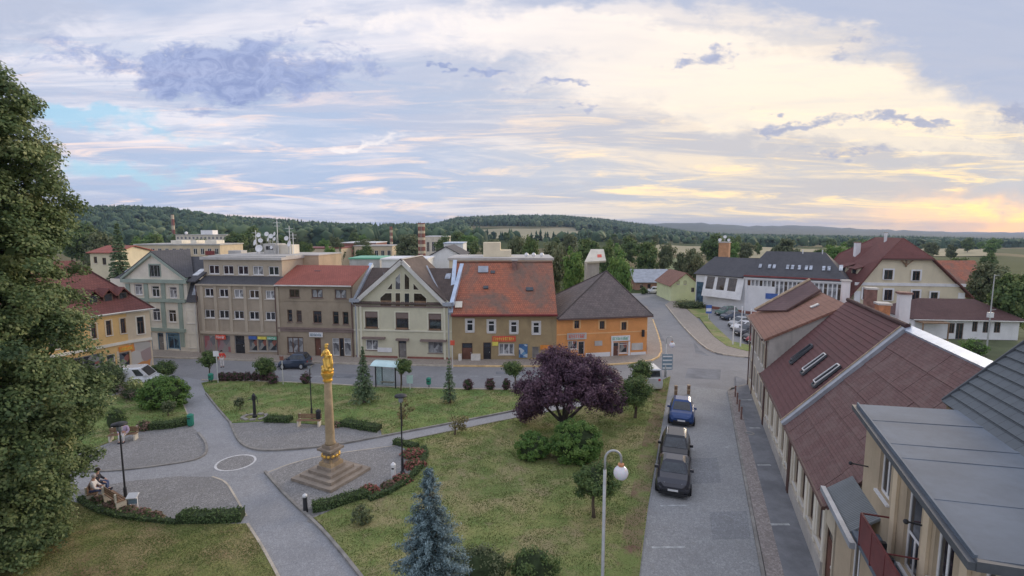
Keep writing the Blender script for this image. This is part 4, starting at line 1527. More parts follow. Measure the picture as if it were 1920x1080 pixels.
def green_house():
    root, fr, W = house_root('town_house', 'cream and grey-green gabled town house with dark slate roof and blue shopfront', P0, P1)
    H_ = []
    ZG = fr.px(290, 524)[1]                 # foot of the gable
    for x, y in ((259, 542), (291, 546), (324, 548)):
        window(root, H_, fr.rect(x - 7, y - 10, x + 8, y + 11), 'white_frame', random.choice(('glass', 'lace')), 2, 0.72, 0.08, 'stone_sill', 'plaster_cream', 0.16)
    for x, y in ((263, 587), (293, 589), (323, 592), (358, 594)):
        window(root, H_, fr.rect(x - 7.5, y - 11, x + 7.5, y + 12), 'white_frame', random.choice(('glass', 'lace', 'glass')), 2, 0.72, 0.07, 'stone_sill', 'plaster_cream', 0.14)
    window(root, H_, fr.rect(354, 627, 367, 652), 'white_frame', 'glass', 2, 0.7, 0.07, 'stone_sill', 'plaster_cream', 0.14)
    window(root, H_, fr.rect(314, 626, 336, 654), 'blue_frame', 'shop_blue', 2, 0.8, 0.10, None, 'blue_frame', 0.12, name='shop_window')
    window(root, H_, fr.rect(246, 624, 284, 653), 'blue_frame', 'shop_blue', 3, 0.8, 0.10, None, 'blue_frame', 0.12, name='shop_window')
    door(root, H_, fr.rect(296, 624, 307, 656), 'door_grey', 'blue_frame', 0.25)
    gx0, gx1 = fr.px(233, 524)[0], fr.px(349, 527)[0]
    zl = fr.px(360, 566)[1]
    # right bay is lower (mansard): stepped wall top
    root_h = [h for h in H_]
    mb = MB()
    mb.wall((0, 0, 0), (1, 0, 0), (0, 0, 1), (0, 1, 0), gx1, ZG, [h for h in root_h if h[2] < gx1 + 0.2], 0.18)
    mb.wall((gx1, 0, 0), (1, 0, 0), (0, 0, 1), (0, 1, 0), W - gx1, zl, [(h[0] - gx1, h[1], h[2] - gx1, h[3]) for h in root_h if h[0] > gx1 - 0.2], 0.18)
    D = 11.0
    mb.poly([(0, D, 0), (0, 0, 0), (0, 0, ZG), (0, D, ZG)])
    mb.poly([(W, 0, 0), (W, D, 0), (W, D, zl), (W, 0, zl)])
    mb.poly([(gx1, 0, zl), (gx1, 0.9, zl), (gx1, 0.9, ZG), (gx1, 0, ZG)])
    mb.build('wall', 'plaster_cream', root)
    zr = fr.px(300, 480, 4.5)[1]
    za = fr.px(288, 477)[1]
    # gable with its window
    ga = (gx0 + gx1) / 2
    gh = []
    gr = fr.rect(281, 497, 300, 519)
    mb = MB()
    t = 0.25
    def tri_y(x):
        return ZG + (za - ZG) * (1 - abs(x - ga) / ((gx1 - gx0) / 2))
    a, c, b, d = gr
    for poly in ([(gx0, ZG), (a, ZG), (a, tri_y(a))], [(b, ZG), (gx1, ZG), (b, tri_y(b))], [(a, ZG), (b, ZG), (b, c), (a, c)], [(a, d), (b, d), (b, tri_y(b)), (ga, za), (a, tri_y(a))]):
        mb.poly([(x, 0, z) for x, z in poly])
    mb.build('gable_wall', 'plaster_cream', root)
    window(root, None, gr, 'grey_frame', 'glass', 3, 0.0, 0.07, 'stone_sill', 'plaster_greygreen', 0.14)
    # gable cornice and raking mouldings, proud of the wall
    MB().box(gx0 - 0.25, gx1 + 0.25, -0.32, -0.003, ZG - 0.38, ZG + 0.02).build('cornice', 'plaster_greygreen', root)
    for s in (-1, 1):
        e = gx0 - 0.2 if s < 0 else gx1 + 0.2
        MB().bar((e, -0.16, ZG + 0.12), (ga, -0.16, za + 0.15), 0.32, 0.34).build('raking_cornice', 'plaster_greygreen', root)
    for px, y0, y1 in ((241, 532, 560), (275, 532, 560), (307, 532, 560), (341, 532, 560), (278, 566, 614), (307.5, 566, 614), (341, 566, 650)):
        x0, z0, x1, z1 = fr.rect(px - 3.5, y0, px + 3.5, y1)
        MB().box(x0, x1, -0.10, -0.003, z0, z1).build('pilaster', 'plaster_greygreen', root)
    for y, x0, x1 in ((562.5, 225, 349), (617, 225, 349)):
        q = fr.rect(x0, y - 3, x1, y + 3)
        MB().box(q[0], q[2], -0.22, -0.012, q[1], q[3]).build('string_course', 'plaster_greygreen', root)
    # roof: ridge along the street plus the cross gable
    MB().slab([(gx1 + 0.05, -0.3, ZG - 0.1), (W + 0.1, -0.3, ZG - 0.1), (W + 0.1, 4.5, zr), (gx1 + 0.05, 4.5, zr)], 0.14).build('roof', 'slate_dark', root)
    MB().slab([(gx1 + 0.02, -0.28, zl), (W + 0.1, -0.28, zl), (W + 0.1, 0.75, ZG + 0.0), (gx1 + 0.02, 0.75, ZG + 0.0)], 0.12).build('mansard', 'slate_dark', root)
    MB().slab([(-0.2, 0.1, ZG - 0.25), (gx1 + 0.05, 0.1, ZG - 0.25), (gx1 + 0.05, 4.5, zr), (1.6, 4.5, zr)], 0.14).build('roof', 'slate_dark', root)
    MB().slab([(W, D, ZG - 0.6), (0, D, ZG - 0.6), (1.6, 4.502, zr), (W, 4.502, zr)], 0.14).build('roof_back', 'slate_dark', root)
    for s in (-1, 1):
        e = gx0 - 0.25 if s < 0 else gx1 + 0.25
        q = [(e, -0.33, ZG + 0.28), (ga, -0.33, za + 0.34), (ga, 5.2, za + 0.34), (e, 0.8, ZG + 0.28)]
        MB().slab(q if s < 0 else q, 0.1).build('gable_roof', 'slate_dark', root)
    vx = fr.px(350, 526)[0]
    MB().bar((vx, -0.2, ZG + 0.1), (fr.px(333, 480, 4.5)[0], 4.4, zr + 0.1), 0.12, 0.06).build('valley_flashing', 'zinc', root)
    x0 = fr.px(369, 517, 1.4)[0]
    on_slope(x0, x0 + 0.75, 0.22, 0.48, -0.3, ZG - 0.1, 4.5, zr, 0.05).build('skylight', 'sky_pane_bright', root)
    x0 = fr.px(243, 512, 1.8)[0]
    on_slope(x0, x0 + 0.6, 0.30, 0.48, -0.3, ZG - 0.1, 4.5, zr, 0.06).build('skylight', 'skylight', root)
    x0 = fr.px(359, 550, 0.0)[0]
    on_slope(x0, x0 + 0.5, 0.3, 0.75, -0.28, zl, 0.75, ZG, 0.05).build('skylight', 'skylight', root)
    gutter(root, [(W - 0.25, -0.12, 0.1), (W - 0.25, -0.12, zl - 0.1)], 'trim_pale', 0.05, 'downpipe')


def brown_block():
    root, fr, W = house_root('apartment_house', 'four-storey grey-brown flat-roofed house with rows of white windows above shop windows', P1, P2)
    H_ = []
    zt = fr.px(450, 536)[1]
    for y in (550, 590):
        for i, x in enumerate((393, 420, 448, 476.5, 507)):
            dy = (i - 1.5) * 1.1
            window(root, H_, fr.rect(x - 9.5, y - 8 + dy, x + 9.5, y + 8 + dy), 'white_frame', random.choice(('glass', 'glass', 'lace')), 2, 0, 0.10)
    window(root, H_, fr.rect(382, 629, 404, 661), 'grey_frame', 'shop_posters', 2, 0, 0.06, None, name='shop_window')
    window(root, H_, fr.rect(406, 629, 432, 661), 'grey_frame', 'shop_posters', 2, 0, 0.06, None, name='shop_window')
    door(root, H_, fr.rect(440, 629, 459, 664), 'iron_black', 'grey_frame', 0.5)
    for x0, x1 in ((467, 482), (484, 499.5), (501.5, 519)):
        window(root, H_, fr.rect(x0, 631, x1, 658), 'grey_frame', 'shop_mixed', 1, 0.78, 0.07, 'concrete', name='shop_window')
    D = 12.0
    body(root, W, D, zt, 'plaster_brown', H_)
    for x in (381, 406, 433.5, 461.5, 490.5, 521.5):
        q = fr.rect(x - 2.6, 540, x + 2.6, 622)
        MB().box(q[0], q[2], -0.10, -0.003, q[1], zt - 0.05).build('pilaster', 'plaster_brown_pale', root)
    q = fr.rect(379, 619, 523, 626)
    MB().box(0.02, W - 0.02, -0.16, -0.004, q[1] - 0.05, q[3] - 0.2).build('fascia', 'plaster_brown_pale', root)
    MB().box(-0.02, W + 0.02, -0.2, 0.05, zt + 0.003, zt + 0.16).build('cornice', 'plaster_brown_pale', root)
    # attic set back behind a dark slope
    ya = 1.5
    zf = fr.px(450, 517.5, ya)[1]
    zr = fr.px(450, 487, ya)[1]
    ax0, ax1 = fr.px(382, 500, ya)[0], W - 0.15
    MB().slab([(0, -0.05, zt + 0.17), (W, -0.05, zt + 0.17), (W, ya, zf), (0, ya, zf)], 0.1).build('mansard', 'slate_dark', root)
    AH = []
    for i, x in enumerate((401, 428, 455.5, 483.5, 513)):
        a, c, b, d = fr.rect(x - 10, 497 + i * 0.6, x + 10, 514 + i * 0.6, ya)
        AH.append((a - ax0, c - zf, b - ax0, d - zf))
        window(root, None, (a, c, b, d), 'white_frame', random.choice(('glass', 'glass', 'lace')), 2, 0, 0.10, y=ya)
    mb = MB()
    mb.wall((ax0, ya, zf), (1, 0, 0), (0, 0, 1), (0, 1, 0), ax1 - ax0, zr - zf, AH, 0.18)
    mb.poly([(ax1, ya, zf - 0.3), (ax1, D, zf - 0.3), (ax1, D, zr), (ax1, ya, zr)])
    mb.poly([(ax0, D, zf - 0.3), (ax0, ya, zf - 0.3), (ax0, ya, zr), (ax0, D, zr)])
    mb.build('attic_wall', 'plaster_brown_pale', root)
    MB().box(ax0 - 0.2, ax1 + 0.2, ya - 0.35, D + 0.1, zr + 0.002, zr + 0.30).build('roof', 'concrete', root)
    MB().box(ax0 - 0.05, ax1 + 0.05, ya + 0.8, D - 0.3, zr + 0.302, zr + 0.42).build('roof_deck', 'roof_flat_grey', root)
    # rear wing rising above the neighbour's roof
    y1 = 6.0
    x1 = fr.px(598, 500, y1)[0]
    zq = fr.px(560, 479, y1)[1]
    MB().box(ax1 + 0.003, x1, y1, D, 0, zq).build('rear_wing', 'plaster_tan', root)
    MB().box(ax1 + 0.003, x1 + 0.1, y1 - 0.1, D + 0.1, zq + 0.002, zq + 0.12).build('rear_roof', 'concrete', root)
    # lift house, masts and dishes on the roof
    yb = 7.0
    q = fr.rect(494, 457, 517, 478, yb)
    lh = MB().box(q[0], q[2], yb, yb + 2.2, zr + 0.3, q[3]).build('lift_house', 'concrete', root)
    MB().box(q[0] + 0.35, q[2] - 0.35, yb - 0.02, yb - 0.002, q[3] - 0.75, q[3] - 0.3).build('vent', 'iron_black', lh)
    q2 = fr.rect(519, 459, 545, 478, yb)
    MB().box(q2[0], q2[2], yb + 0.4, yb + 2.0, zr + 0.3, q2[3]).build('lift_house', 'concrete_pale', root)
    q2 = fr.rect(424, 470, 448, 480, yb)
    MB().box(q2[0], q2[2], yb + 0.4, yb + 1.6, zr + 0.3, q2[3]).build('roof_hatch', 'concrete', root)
    for i, (x, y, rpx) in enumerate(((482, 455, 5.5), (488, 441, 4), (491, 451, 4), (489, 466, 6.5), (503, 439, 4), (506, 449, 3.6), (511, 443, 4.2), (518, 439, 4), (518, 448, 3.4), (540, 447, 4), (546, 457, 5.5), (512, 464, 3))):
        lx, lz = fr.px(x, y, yb)
        r = rpx / 960 * 66
        d = MB().lathe([(0.02, 0.0), (r * 0.6, 0.10 * r), (r, 0.32 * r), (r * 1.02, 0.30 * r), (r * 0.6, 0.04 * r), (0.02, -0.06 * r)], 14).build('satellite_dish', 'metal_white', root, (lx, yb - 0.3, lz), smooth=True)
        d.rotation_euler = (R(75), 0, R(random.uniform(-40, 40)))
        MB().tube([(lx, yb, lz - 0.05), (lx, yb, zr + 0.3)], 0.035, 5).build('mast', 'steel_grey', root)
    for x, yt in ((478, 432), (518, 413), (541, 424), (548, 436)):
        lx, lz = fr.px(x, yt, yb)
        m = MB().tube([(lx, yb + 0.1, zr + 0.3), (lx, yb + 0.1, lz)], 0.04, 5).build('aerial', 'steel_pale', root)
        MB().bar((lx - 0.5, yb + 0.1, lz - 0.3), (lx + 0.5, yb + 0.1, lz - 0.3), 0.04).bar((lx - 0.35, yb + 0.1, lz - 0.7), (lx + 0.35, yb + 0.1, lz - 0.7), 0.04).build('crossbar', 'steel_pale', m)
    q = fr.rect(467, 630, 482, 636)
    sign(root, q, 'sign_blue', None, -0.02)
    q = fr.rect(484, 631, 500, 636)
    sign(root, q, 'sign_yellow', None, -0.02)
    q = fr.rect(501.5, 631, 519, 637)
    sign(root, q, 'sign_green', 'sign_white', -0.02, 6, 5)
    q = fr.rect(405, 627.5, 424, 636)
    sign(root, q, 'sign_red', 'sign_white', -0.02, 6, 3)
    gutter(root, [(0.06, -0.2, 0.1), (0.06, -0.2, zt)], 'gutter_brown', 0.05, 'downpipe')
    gutter(root, [(W - 0.1, -0.2, 0.1), (W - 0.1, -0.2, zt)], 'gutter_brown', 0.05, 'downpipe')


def umber_house():
    root, fr, W = house_root('town_house', 'three-storey umber town house with red tiled roof and brown windows', P2, P3)
    H_ = []
    ze = fr.px(595, 535)[1]
    for x, y, w, h in ((552, 550, 19, 15), (594.5, 550.5, 21, 16), (638.5, 551.5, 22, 17)):
        window(root, H_, fr.rect(x - w / 2, y - h / 2, x + w / 2, y + h / 2), 'brown_frame', 'glass_brown' if x < 560 else 'lace', 2, 0, 0.08, 'trim_mauve')
    for x, y, w, h in ((543.5, 592, 9, 23), (561, 593, 9.5, 22), (595, 594.5, 16, 23), (629.5, 596, 11, 24), (648, 596.7, 11, 24)):
        window(root, H_, fr.rect(x - w / 2, y - h / 2, x + w / 2, y + h / 2), 'brown_frame', random.choice(('glass', 'glass_brown')), 2 if w > 12 else 1, 0.66, 0.08, 'trim_mauve')
    window(root, H_, fr.rect(538.5, 632, 569, 663), 'brown_frame', 'lace', 3, 0, 0.12, 'trim_mauve', name='shop_window')
    door(root, H_, fr.rect(590.5, 634, 602, 669), 'door_brown', 'brown_frame', 0.0)
    window(root, H_, fr.rect(623, 634, 636, 667), 'white_frame', 'lace', 1, 0.75, 0.07, None, name='shop_window')
    window(root, H_, fr.rect(645, 634, 658, 667), 'white_frame', 'lace', 1, 0.75, 0.07, None, name='shop_window')
    door(root, H_, fr.rect(636.3, 634, 644.7, 669), 'iron_black', 'brown_frame', 0.6)
    D = 10.0
    body(root, W, D, ze, 'plaster_umber', H_)
    for y0, y1, pr in ((614.5, 617.5, 0.16), (618, 622.5, 0.10)):
        q = fr.rect(526, y0, 665, y1)
        MB().box(0.0, W, -pr, -0.004, q[1], q[3]).build('string_course', 'trim_mauve', root)
    q = fr.rect(526, 563, 665, 565)
    MB().box(0.0, W, -0.06, -0.004, q[1], q[3]).build('string_course', 'plaster_umber', root)
    sign(root, fr.rect(582, 622.5, 607, 631), 'sign_white', 'sign_slate', -0.2, 11, 4)
    zr = fr.px(620, 499.5, 4.6)[1]
    gable_ends(root, W, D, ze, zr, 'plaster_umber', 4.6)
    roof_along(root, W, D, ze + 0.05, zr, 'tile_red', 0.35, 0.05, 4.6)
    gutter(root, [(0, -0.45, ze - 0.02), (W, -0.45, ze - 0.02)], 'trim_pale', 0.08)
    x, z = fr.px(598, 511, 3.4)
    MB().box(x - 0.35, x + 0.35, 3.0, 3.6, z - 0.3, z + 0.25).build('roof_vent', 'gutter_grey', root)
    gutter(root, [(W - 0.15, -0.12, 0.1), (W - 0.15, -0.12, ze - 0.1)], 'gutter_brown', 0.05, 'downpipe')


def poly_window(root, fr, pts, frame, pane, y=-0.02, fw=0.07, bottom=None):
    """window of any outline fixed in the gable: pane plate with bars along its edges"""
    P = [fr.px(x, yy) for x, yy in pts]
    mb = MB()
    k = len(P)
    for i in range(k):
        a, b = P[i], P[(i + 1) % k]
        mb.bar((a[0], y - 0.02, a[1]), (b[0], y - 0.02, b[1]), 0.05, fw)
    o = mb.build('window', frame, root)
    pm = MB()
    pm.slab([(a[0], y, a[1]) for a in P], 0.015)
    pm.build('pane', pane, o)
    if bottom:
        zb = min(p[1] for p in P)
        xs = [p[0] for p in P]
        MB().box(min(xs) + 0.05, max(xs) - 0.05, y - 0.05, y - 0.022, zb + 0.04, zb + bottom).build('apron', 'wood', o)
    return o


def gable_house():
    root, fr, W = house_root('town_house', 'pale khaki house with a big glazed front gable and dark brown roof', P3, P4)
    H_ = []
    zw = fr.px(757, 574)[1]
    for x, y in ((696.5, 599), (754, 601), (815.5, 603)):
        r = fr.rect(x - 12, y - 15, x + 12, y + 16)
        o = window(root, H_, r, 'brown_frame', 'glass', 1, 0.62, 0.08, 'trim_mauve', 'plaster_khaki_pale', 0.16)
        h = r[3] - r[1]
        MB().box(0.06, r[2] - r[0] - 0.06, -0.02, 0.02, h * 0.66, h - 0.06).build('blind', 'trim_mauve', o)
        MB().box(0.1, r[2] - r[0] - 0.1, -0.22, -0.10, -0.03, 0.16).build('flower_box', 'wood', o)
    window(root, H_, fr.rect(686, 637, 709, 656), 'white_frame', 'lace', 2, 0, 0.07, 'trim_mauve')
    window(root, H_, fr.rect(803, 641, 830, 662), 'grey_frame', 'lace', 3, 0, 0.07, 'trim_mauve')
    door(root, H_, fr.rect(747, 638, 762, 671), 'door_grey', 'brown_frame', 0.2)
    D = 12.0
    body(root, W, D, zw, 'plaster_khaki', H_)
    for x0, x1, y in ((681, 723, 633), (744, 767, 636), (789, 838, 638)):
        q = fr.rect(x0, y - 1.7, x1, y + 1.7)
        MB().box(q[0], q[2], -0.42, -0.004, q[1], q[3]).build('door_canopy', 'trim_mauve', root)
    q = fr.rect(668, 668, 846, 675)
    xd0, xd1 = fr.px(747, 660)[0] - 0.1, fr.px(762, 660)[0] + 0.1
    MB().box(0.1, xd0, -0.06, -0.004, 0.02, q[3]).build('plinth', 'plinth_red', root)
    MB().box(xd1, W - 0.1, -0.06, -0.004, 0.02, q[3]).build('plinth', 'plinth_red', root)
    for x in (671, 678, 834, 842):
        q = fr.rect(x - 2, 580, x + 2, 672)
        MB().box(q[0], q[2], -0.12, -0.004, 0.05, zw - 0.1).build('pilaster', 'plaster_khaki_pale', root)
    for y in (575, 620):
        q = fr.rect(668, y - 1.5, 846, y + 1.5)
        MB().box(0, W, -0.10, -0.005, q[1], q[3]).build('string_course', 'trim_mauve' if y == 575 else 'plaster_khaki_pale', root)
    # gable wall above
    ga, za = fr.px(755, 492)
    zk = fr.px(676, 562)[1]
    mb = MB()
    mb.poly([(0.05, 0, zw), (W - 0.05, 0, zw), (W - 0.05, 0, zk - 0.25), (ga, 0, za), (0.05, 0, zk - 0.25)])
    mb.build('gable_wall', 'plaster_khaki', root)
    f = 'plaster_khaki_pale'
    poly_window(root, fr, [(713, 576), (735, 576), (735, 549), (723, 549), (713, 558)], f, 'glass_brown', bottom=0.75)
    poly_window(root, fr, [(741.5, 576), (751, 576), (751, 549), (741.5, 549)], f, 'glass_brown', bottom=0.7)
    poly_window(root, fr, [(758.5, 576.5), (768, 576.5), (768, 549.5), (758.5, 549.5)], f, 'glass', bottom=0.5)
    poly_window(root, fr, [(776, 577), (800, 577.5), (800, 559), (790, 550), (776, 549.5)], f, 'glass_brown', bottom=0.75)
    poly_window(root, fr, [(741.5, 543), (751, 543), (751, 511), (741.5, 521)], f, 'lace')
    poly_window(root, fr, [(758.5, 543), (768, 543), (768, 521), (758.5, 511)], f, 'glass_brown')
    poly_window(root, fr, [(725, 543), (736, 543), (736, 529)], f, 'glass_brown')
    poly_window(root, fr, [(775, 543.5), (787, 544), (775, 530)], f, 'glass_brown')
    # raking eaves boards
    for s, e in ((-1, 0.75), (1, W - 0.75)):
        zed = fr.px(687 if s < 0 else 824, 561 if s < 0 else 568)[1]
        MB().bar((e, -0.30, zed), (ga, -0.30, za + 0.12), 0.34, 0.42).build('raking_cornice', 'trim_pale', root)
        x0, x1 = (-0.25, e + 0.1) if s < 0 else (e - 0.1, W + 0.1)
        MB().box(x0, x1, -0.5, 0.0, zed - 0.28, zed + 0.10).build('eaves_return', 'zinc_dull', root)
    # main roof along the street with the higher cross gable
    ym = 5.0
    zm = fr.px(850, 503, ym)[1]
    ze = zk - 0.25
    MB().slab([(0.05, -0.3, ze - 0.1), (W - 0.05, -0.3, ze - 0.1), (W - 0.05, ym, zm), (0.05, ym, zm)], 0.14).build('roof', 'tile_brown', root)
    MB().slab([(W - 0.05, D, ze), (0.05, D, ze), (0.05, ym + 0.002, zm), (W - 0.05, ym + 0.002, zm)], 0.14).build('roof_back', 'tile_brown', root)
    yb = 7.5
    for s in (-1, 1):
        e = 0.5 if s < 0 else W - 0.5
        q = [(e, -0.45, ze + 0.35), (ga, -0.45, za + 0.35), (ga, yb, za + 0.36), (e, yb, ze + 0.36)]
        if s > 0:
            q = q[::-1]
        MB().slab(q if s > 0 else q[::-1], 0.12).build('gable_roof', 'tile_brown', root)
    MB().poly([(W - 0.5, yb - 0.05, ze + 0.3), (0.5, yb - 0.05, ze + 0.3), (ga, yb - 0.05, za + 0.3)])
    MB().bar((ga, -0.45, za + 0.38), (ga, yb, za + 0.39), 0.22, 0.08).build('ridge_cap', 'trim_pale', root)
    MB().bar((W - 0.75, -0.3, ze + 0.25), (fr.px(800, 500, 4.2)[0], 4.2, fr.px(800, 500, 4.2)[1] + 0.1), 0.18, 0.08).build('valley_flashing', 'zinc_dull', root)
    # party walls capped with zinc
    for x in (-0.12, W - 0.12):
        m = MB()
        m.slab([(x, -0.35, ze + 0.15), (x + 0.42, -0.35, ze + 0.15), (x + 0.42, ym + 0.2, zm + 0.55), (x, ym + 0.2, zm + 0.55)], 0.5)
        m.build('party_wall', 'zinc', root)
    for px, py in ((721, 511), (839.5, 514)):
        x, z = fr.px(px, py, 3.6)
        fz = 0.76
        on_slope(x - 0.3, x + 0.3, fz - 0.08, fz + 0.07, -0.3, ze - 0.1, ym, zm, 0.07).build('skylight', 'skylight', root)
    for x in (0.3, W - 0.3):
        gutter(root, [(x, -0.16, 0.1), (x, -0.16, zw)], 'zinc_dull', 0.06, 'downpipe')
    x, z = fr.px(722, 663)
    MB().box(x - 0.8, x + 0.8, -0.10, -0.065, 0.75, 1.25).build('board', 'sign_white', root)


def ochre_house():
    root, fr, W = house_root('town_house', 'ochre shop house under a weathered orange tiled roof with brick chimney', P4, P5)
    H_ = []
    ze = fr.px(945, 586)[1]
    for x, y in ((881, 610.5), (921.4, 612), (963.5, 613.7), (1005.5, 615)):
        window(root, H_, fr.rect(x - 7, y - 11.5, x + 7, y + 11.5), 'white_frame', 'glass', 1, 0.64, 0.13, 'white_frame', 'stone_sill', 0.12)
    door(root, H_, fr.rect(866, 643, 886, 676), 'door_brown', 'brown_frame', 0.3)
    door(root, H_, fr.rect(906, 642, 921, 675), 'iron_black', 'brown_frame', 0.3)
    window(root, H_, fr.rect(935, 644, 964, 665), 'white_frame', 'lace', 3, 0, 0.09, 'stone_sill', name='shop_window')
    window(root, H_, fr.rect(998, 650, 1010, 671), 'grey_frame', 'door_grey', 1, 0, 0.08, None, name='shutter')
    D = 11.0
    yr = 5.4
    zr = fr.px(960, 494, yr)[1]
    body(root, W, D, ze, 'plaster_ochre', H_)
    gable_ends(root, W, D, ze, zr - 0.05, 'plaster_ochre', yr)
    roof_along(root, W, D, ze + 0.05, zr, 'tile_orange', 0.4, 0.02, yr)
    MB().box(-0.02, W + 0.05, -0.5, -0.36, ze - 0.36, ze - 0.10).build('fascia', 'gutter_red', root)
    gutter(root, [(0, -0.58, ze - 0.18), (W, -0.58, ze - 0.18)], 'gutter_red', 0.09)
    MB().tube([(0.1, yr, zr + 0.16), (W, yr, zr + 0.16)], 0.12, 8).build('ridge_cap', 'tile_orange', root)
    k = (zr - ze) / yr
    x, z = fr.px(965, 500, yr - 0.7)
    c = chimney(root, x, yr - 0.7, zr - 1.4, fr.px(965, 489, yr - 0.7)[1], 0.55, 0.55, 'brick_dark')
    def onr(px, py, w, h, name, mat, lift=0.1):
        best = None
        for i in range(200):
            f = i / 200
            yy = -0.4 + (yr + 0.4) * f
            zz = ze - 0.1 + (zr - ze + 0.1) * f + 0.15
            lx, lz = fr.px(px, py, yy)
            if best is None or abs(lz - zz) < best[0]:
                best = (abs(lz - zz), f, lx)
        f, lx = best[1], best[2]
        return on_slope(lx - w / 2, lx + w / 2, f - h / 2, f + h / 2, -0.4, ze - 0.1 + 0.15, yr, zr + 0.15, lift, 0.12).build(name, mat, root)
    onr(906, 507, 1.15, 0.13, 'roof_hatch', 'zinc_dull', 0.16)
    onr(924, 511, 0.5, 0.05, 'roof_vent', 'gutter_grey')
    onr(911, 539.5, 0.55, 0.05, 'roof_vent', 'gutter_grey')
    onr(993, 543, 0.8, 0.06, 'roof_vent', 'gutter_grey')
    onr(860, 573, 0.75, 0.11, 'roof_panel', 'plaster_cream', 0.16)
    s = sign(root, fr.rect(923, 630, 967, 640), 'sign_red', 'sign_yellow', -0.02, 11, 7)
    sign(root, fr.rect(923, 640.5, 934, 648), 'sign_yellow', None, -0.02)
    MB().box(*[v for v in (fr.rect(973, 645, 989, 670)[0], fr.rect(973, 645, 989, 670)[2])], -0.10, -0.004, fr.rect(973, 645, 989, 670)[1], fr.rect(973, 645, 989, 670)[3]).build('poster_case', 'poster_blue', root)
    sign(root, fr.rect(1013, 647, 1036, 655), 'sign_orange', None, -0.02)
    for x0, x1 in ((863, 866), (886.5, 901)):
        q = fr.rect(x0 - 3, 663, x1, 677)
        MB().box(q[0], q[2], -0.5, -0.004, 0.1, q[3]).build('stone_step', 'stone_sill', root)
    # zinc-capped verge on the left party wall
    MB().slab([(-0.28, -0.4, ze + 0.1), (0.16, -0.4, ze + 0.1), (0.16, yr, zr + 0.42), (-0.28, yr, zr + 0.42)], 0.45).build('party_wall', 'zinc', root)


def orange_house():
    root, fr, W = house_root('corner_house', 'orange two-storey corner shop house with grey-brown pyramid shingle roof', P5, P6)
    H_ = []
    ze = fr.px(1130, 594)[1]
    for x, y in ((1081.5, 608.5), (1129, 609.5), (1170, 611.3)):
        window(root, H_, fr.rect(x - 4.7, y - 7.5, x + 4.7, y + 7.5), 'brown_frame', 'glass', 2, 0, 0.06, 'plaster_orange_pale', 'plaster_orange_pale', 0.17)
    window(root, H_, fr.rect(1065, 639, 1083, 655), 'white_frame', 'shop_mixed', 2, 0, 0.07, 'stone_sill', name='shop_window')
    door(root, H_, fr.rect(1084, 640, 1096, 664), 'iron_black', 'white_frame', 0.3)
    door(root, H_, fr.rect(1149.5, 642, 1160.5, 668), 'door_brown', 'white_frame', 0.3)
    window(root, H_, fr.rect(1161, 642, 1177, 662), 'white_frame', 'shop_mixed', 1, 0.8, 0.07, 'white_frame', name='shop_window')
    D = 9.5
    SH = [(2.0, 3.6, 2.8, 5.0), (6.0, 3.6, 6.8, 5.0)]
    body(root, W, D, ze, 'plaster_orange', H_, side_holes=SH)
    ax, az = fr.px(1137, 508, D / 2)
    e = 0.45
    c = [(-0.05, -e), (W + e, -e), (W + e, D + e), (-0.05, D + e)]
    z0 = ze - 0.12
    for i in range(4):
        a, b = c[i], c[(i + 1) % 4]
        MB().slab([(a[0], a[1], z0 + 0.14), (b[0], b[1], z0 + 0.14), (ax, D / 2, az)], 0.12).build('roof', 'shingle_grey', root)
    for i in range(4):
        a = c[i]
        MB().tube([(a[0], a[1], z0 + 0.16), (ax, D / 2, az + 0.03)], 0.07, 6).build('hip_cap', 'shingle_grey', root)
    gutter(root, [(0, -e - 0.06, ze - 0.08), (W + e, -e - 0.06, ze - 0.08)], 'gutter_brown', 0.07)
    q = fr.rect(1050, 623, 1210, 625)
    MB().box(0.05, W - 0.02, -0.05, -0.004, q[1], q[3]).build('string_course', 'plaster_orange_pale', root)
    sign(root, fr.rect(1063, 624, 1099, 636), 'concrete', 'sign_red', -0.06, 9, 8)
    sign(root, fr.rect(1145.5, 629, 1180.5, 639), 'sign_white', 'sign_green', -0.06, 10, 9)
    for x0, x1 in ((1146, 1149), (1177.5, 1181)):
        q = fr.rect(x0, 640, x1, 666)
        MB().box(q[0], q[2], -0.08, -0.004, 0.05, q[3]).build('door_surround', 'plaster_white', root)
    for r in ((1115, 639, 1129, 648), (1184, 643, 1205, 656)):
        q = fr.rect(*r)
        MB().box(q[0], q[2], -0.05, -0.004, q[1], q[3]).build('vent_panel', 'concrete', root)
    for x0, x1, y0 in ((1098, 1144, 661), (1182, 1211, 660)):
        q = fr.rect(x0, y0, x1, 666)
        MB().box(q[0], q[2], -0.03, -0.004, 0.05, q[3]).build('plinth', 'plaster_white', root)
    x, z = fr.px(1205, 624)
    MB().box(x - 0.12, x + 0.12, -0.25, -0.01, z - 0.4, z + 0.35).build('wall_lamp', 'iron_black', root)


green_house()
brown_block()
umber_house()
gable_house()
ochre_house()
orange_house()

# ------------------------------------------------------------------ houses along the side street (right)
SANG = math.atan2(-math.cos(ST), -math.sin(ST))     # fronts face the street; local x runs towards the camera, y away from the street


def street_root(name, label, s_far, n=5.5):
    o = S(s_far, n)
    return thing(name, label, 'house', o, SANG), Frame((o.x, o.y, 0), SANG)


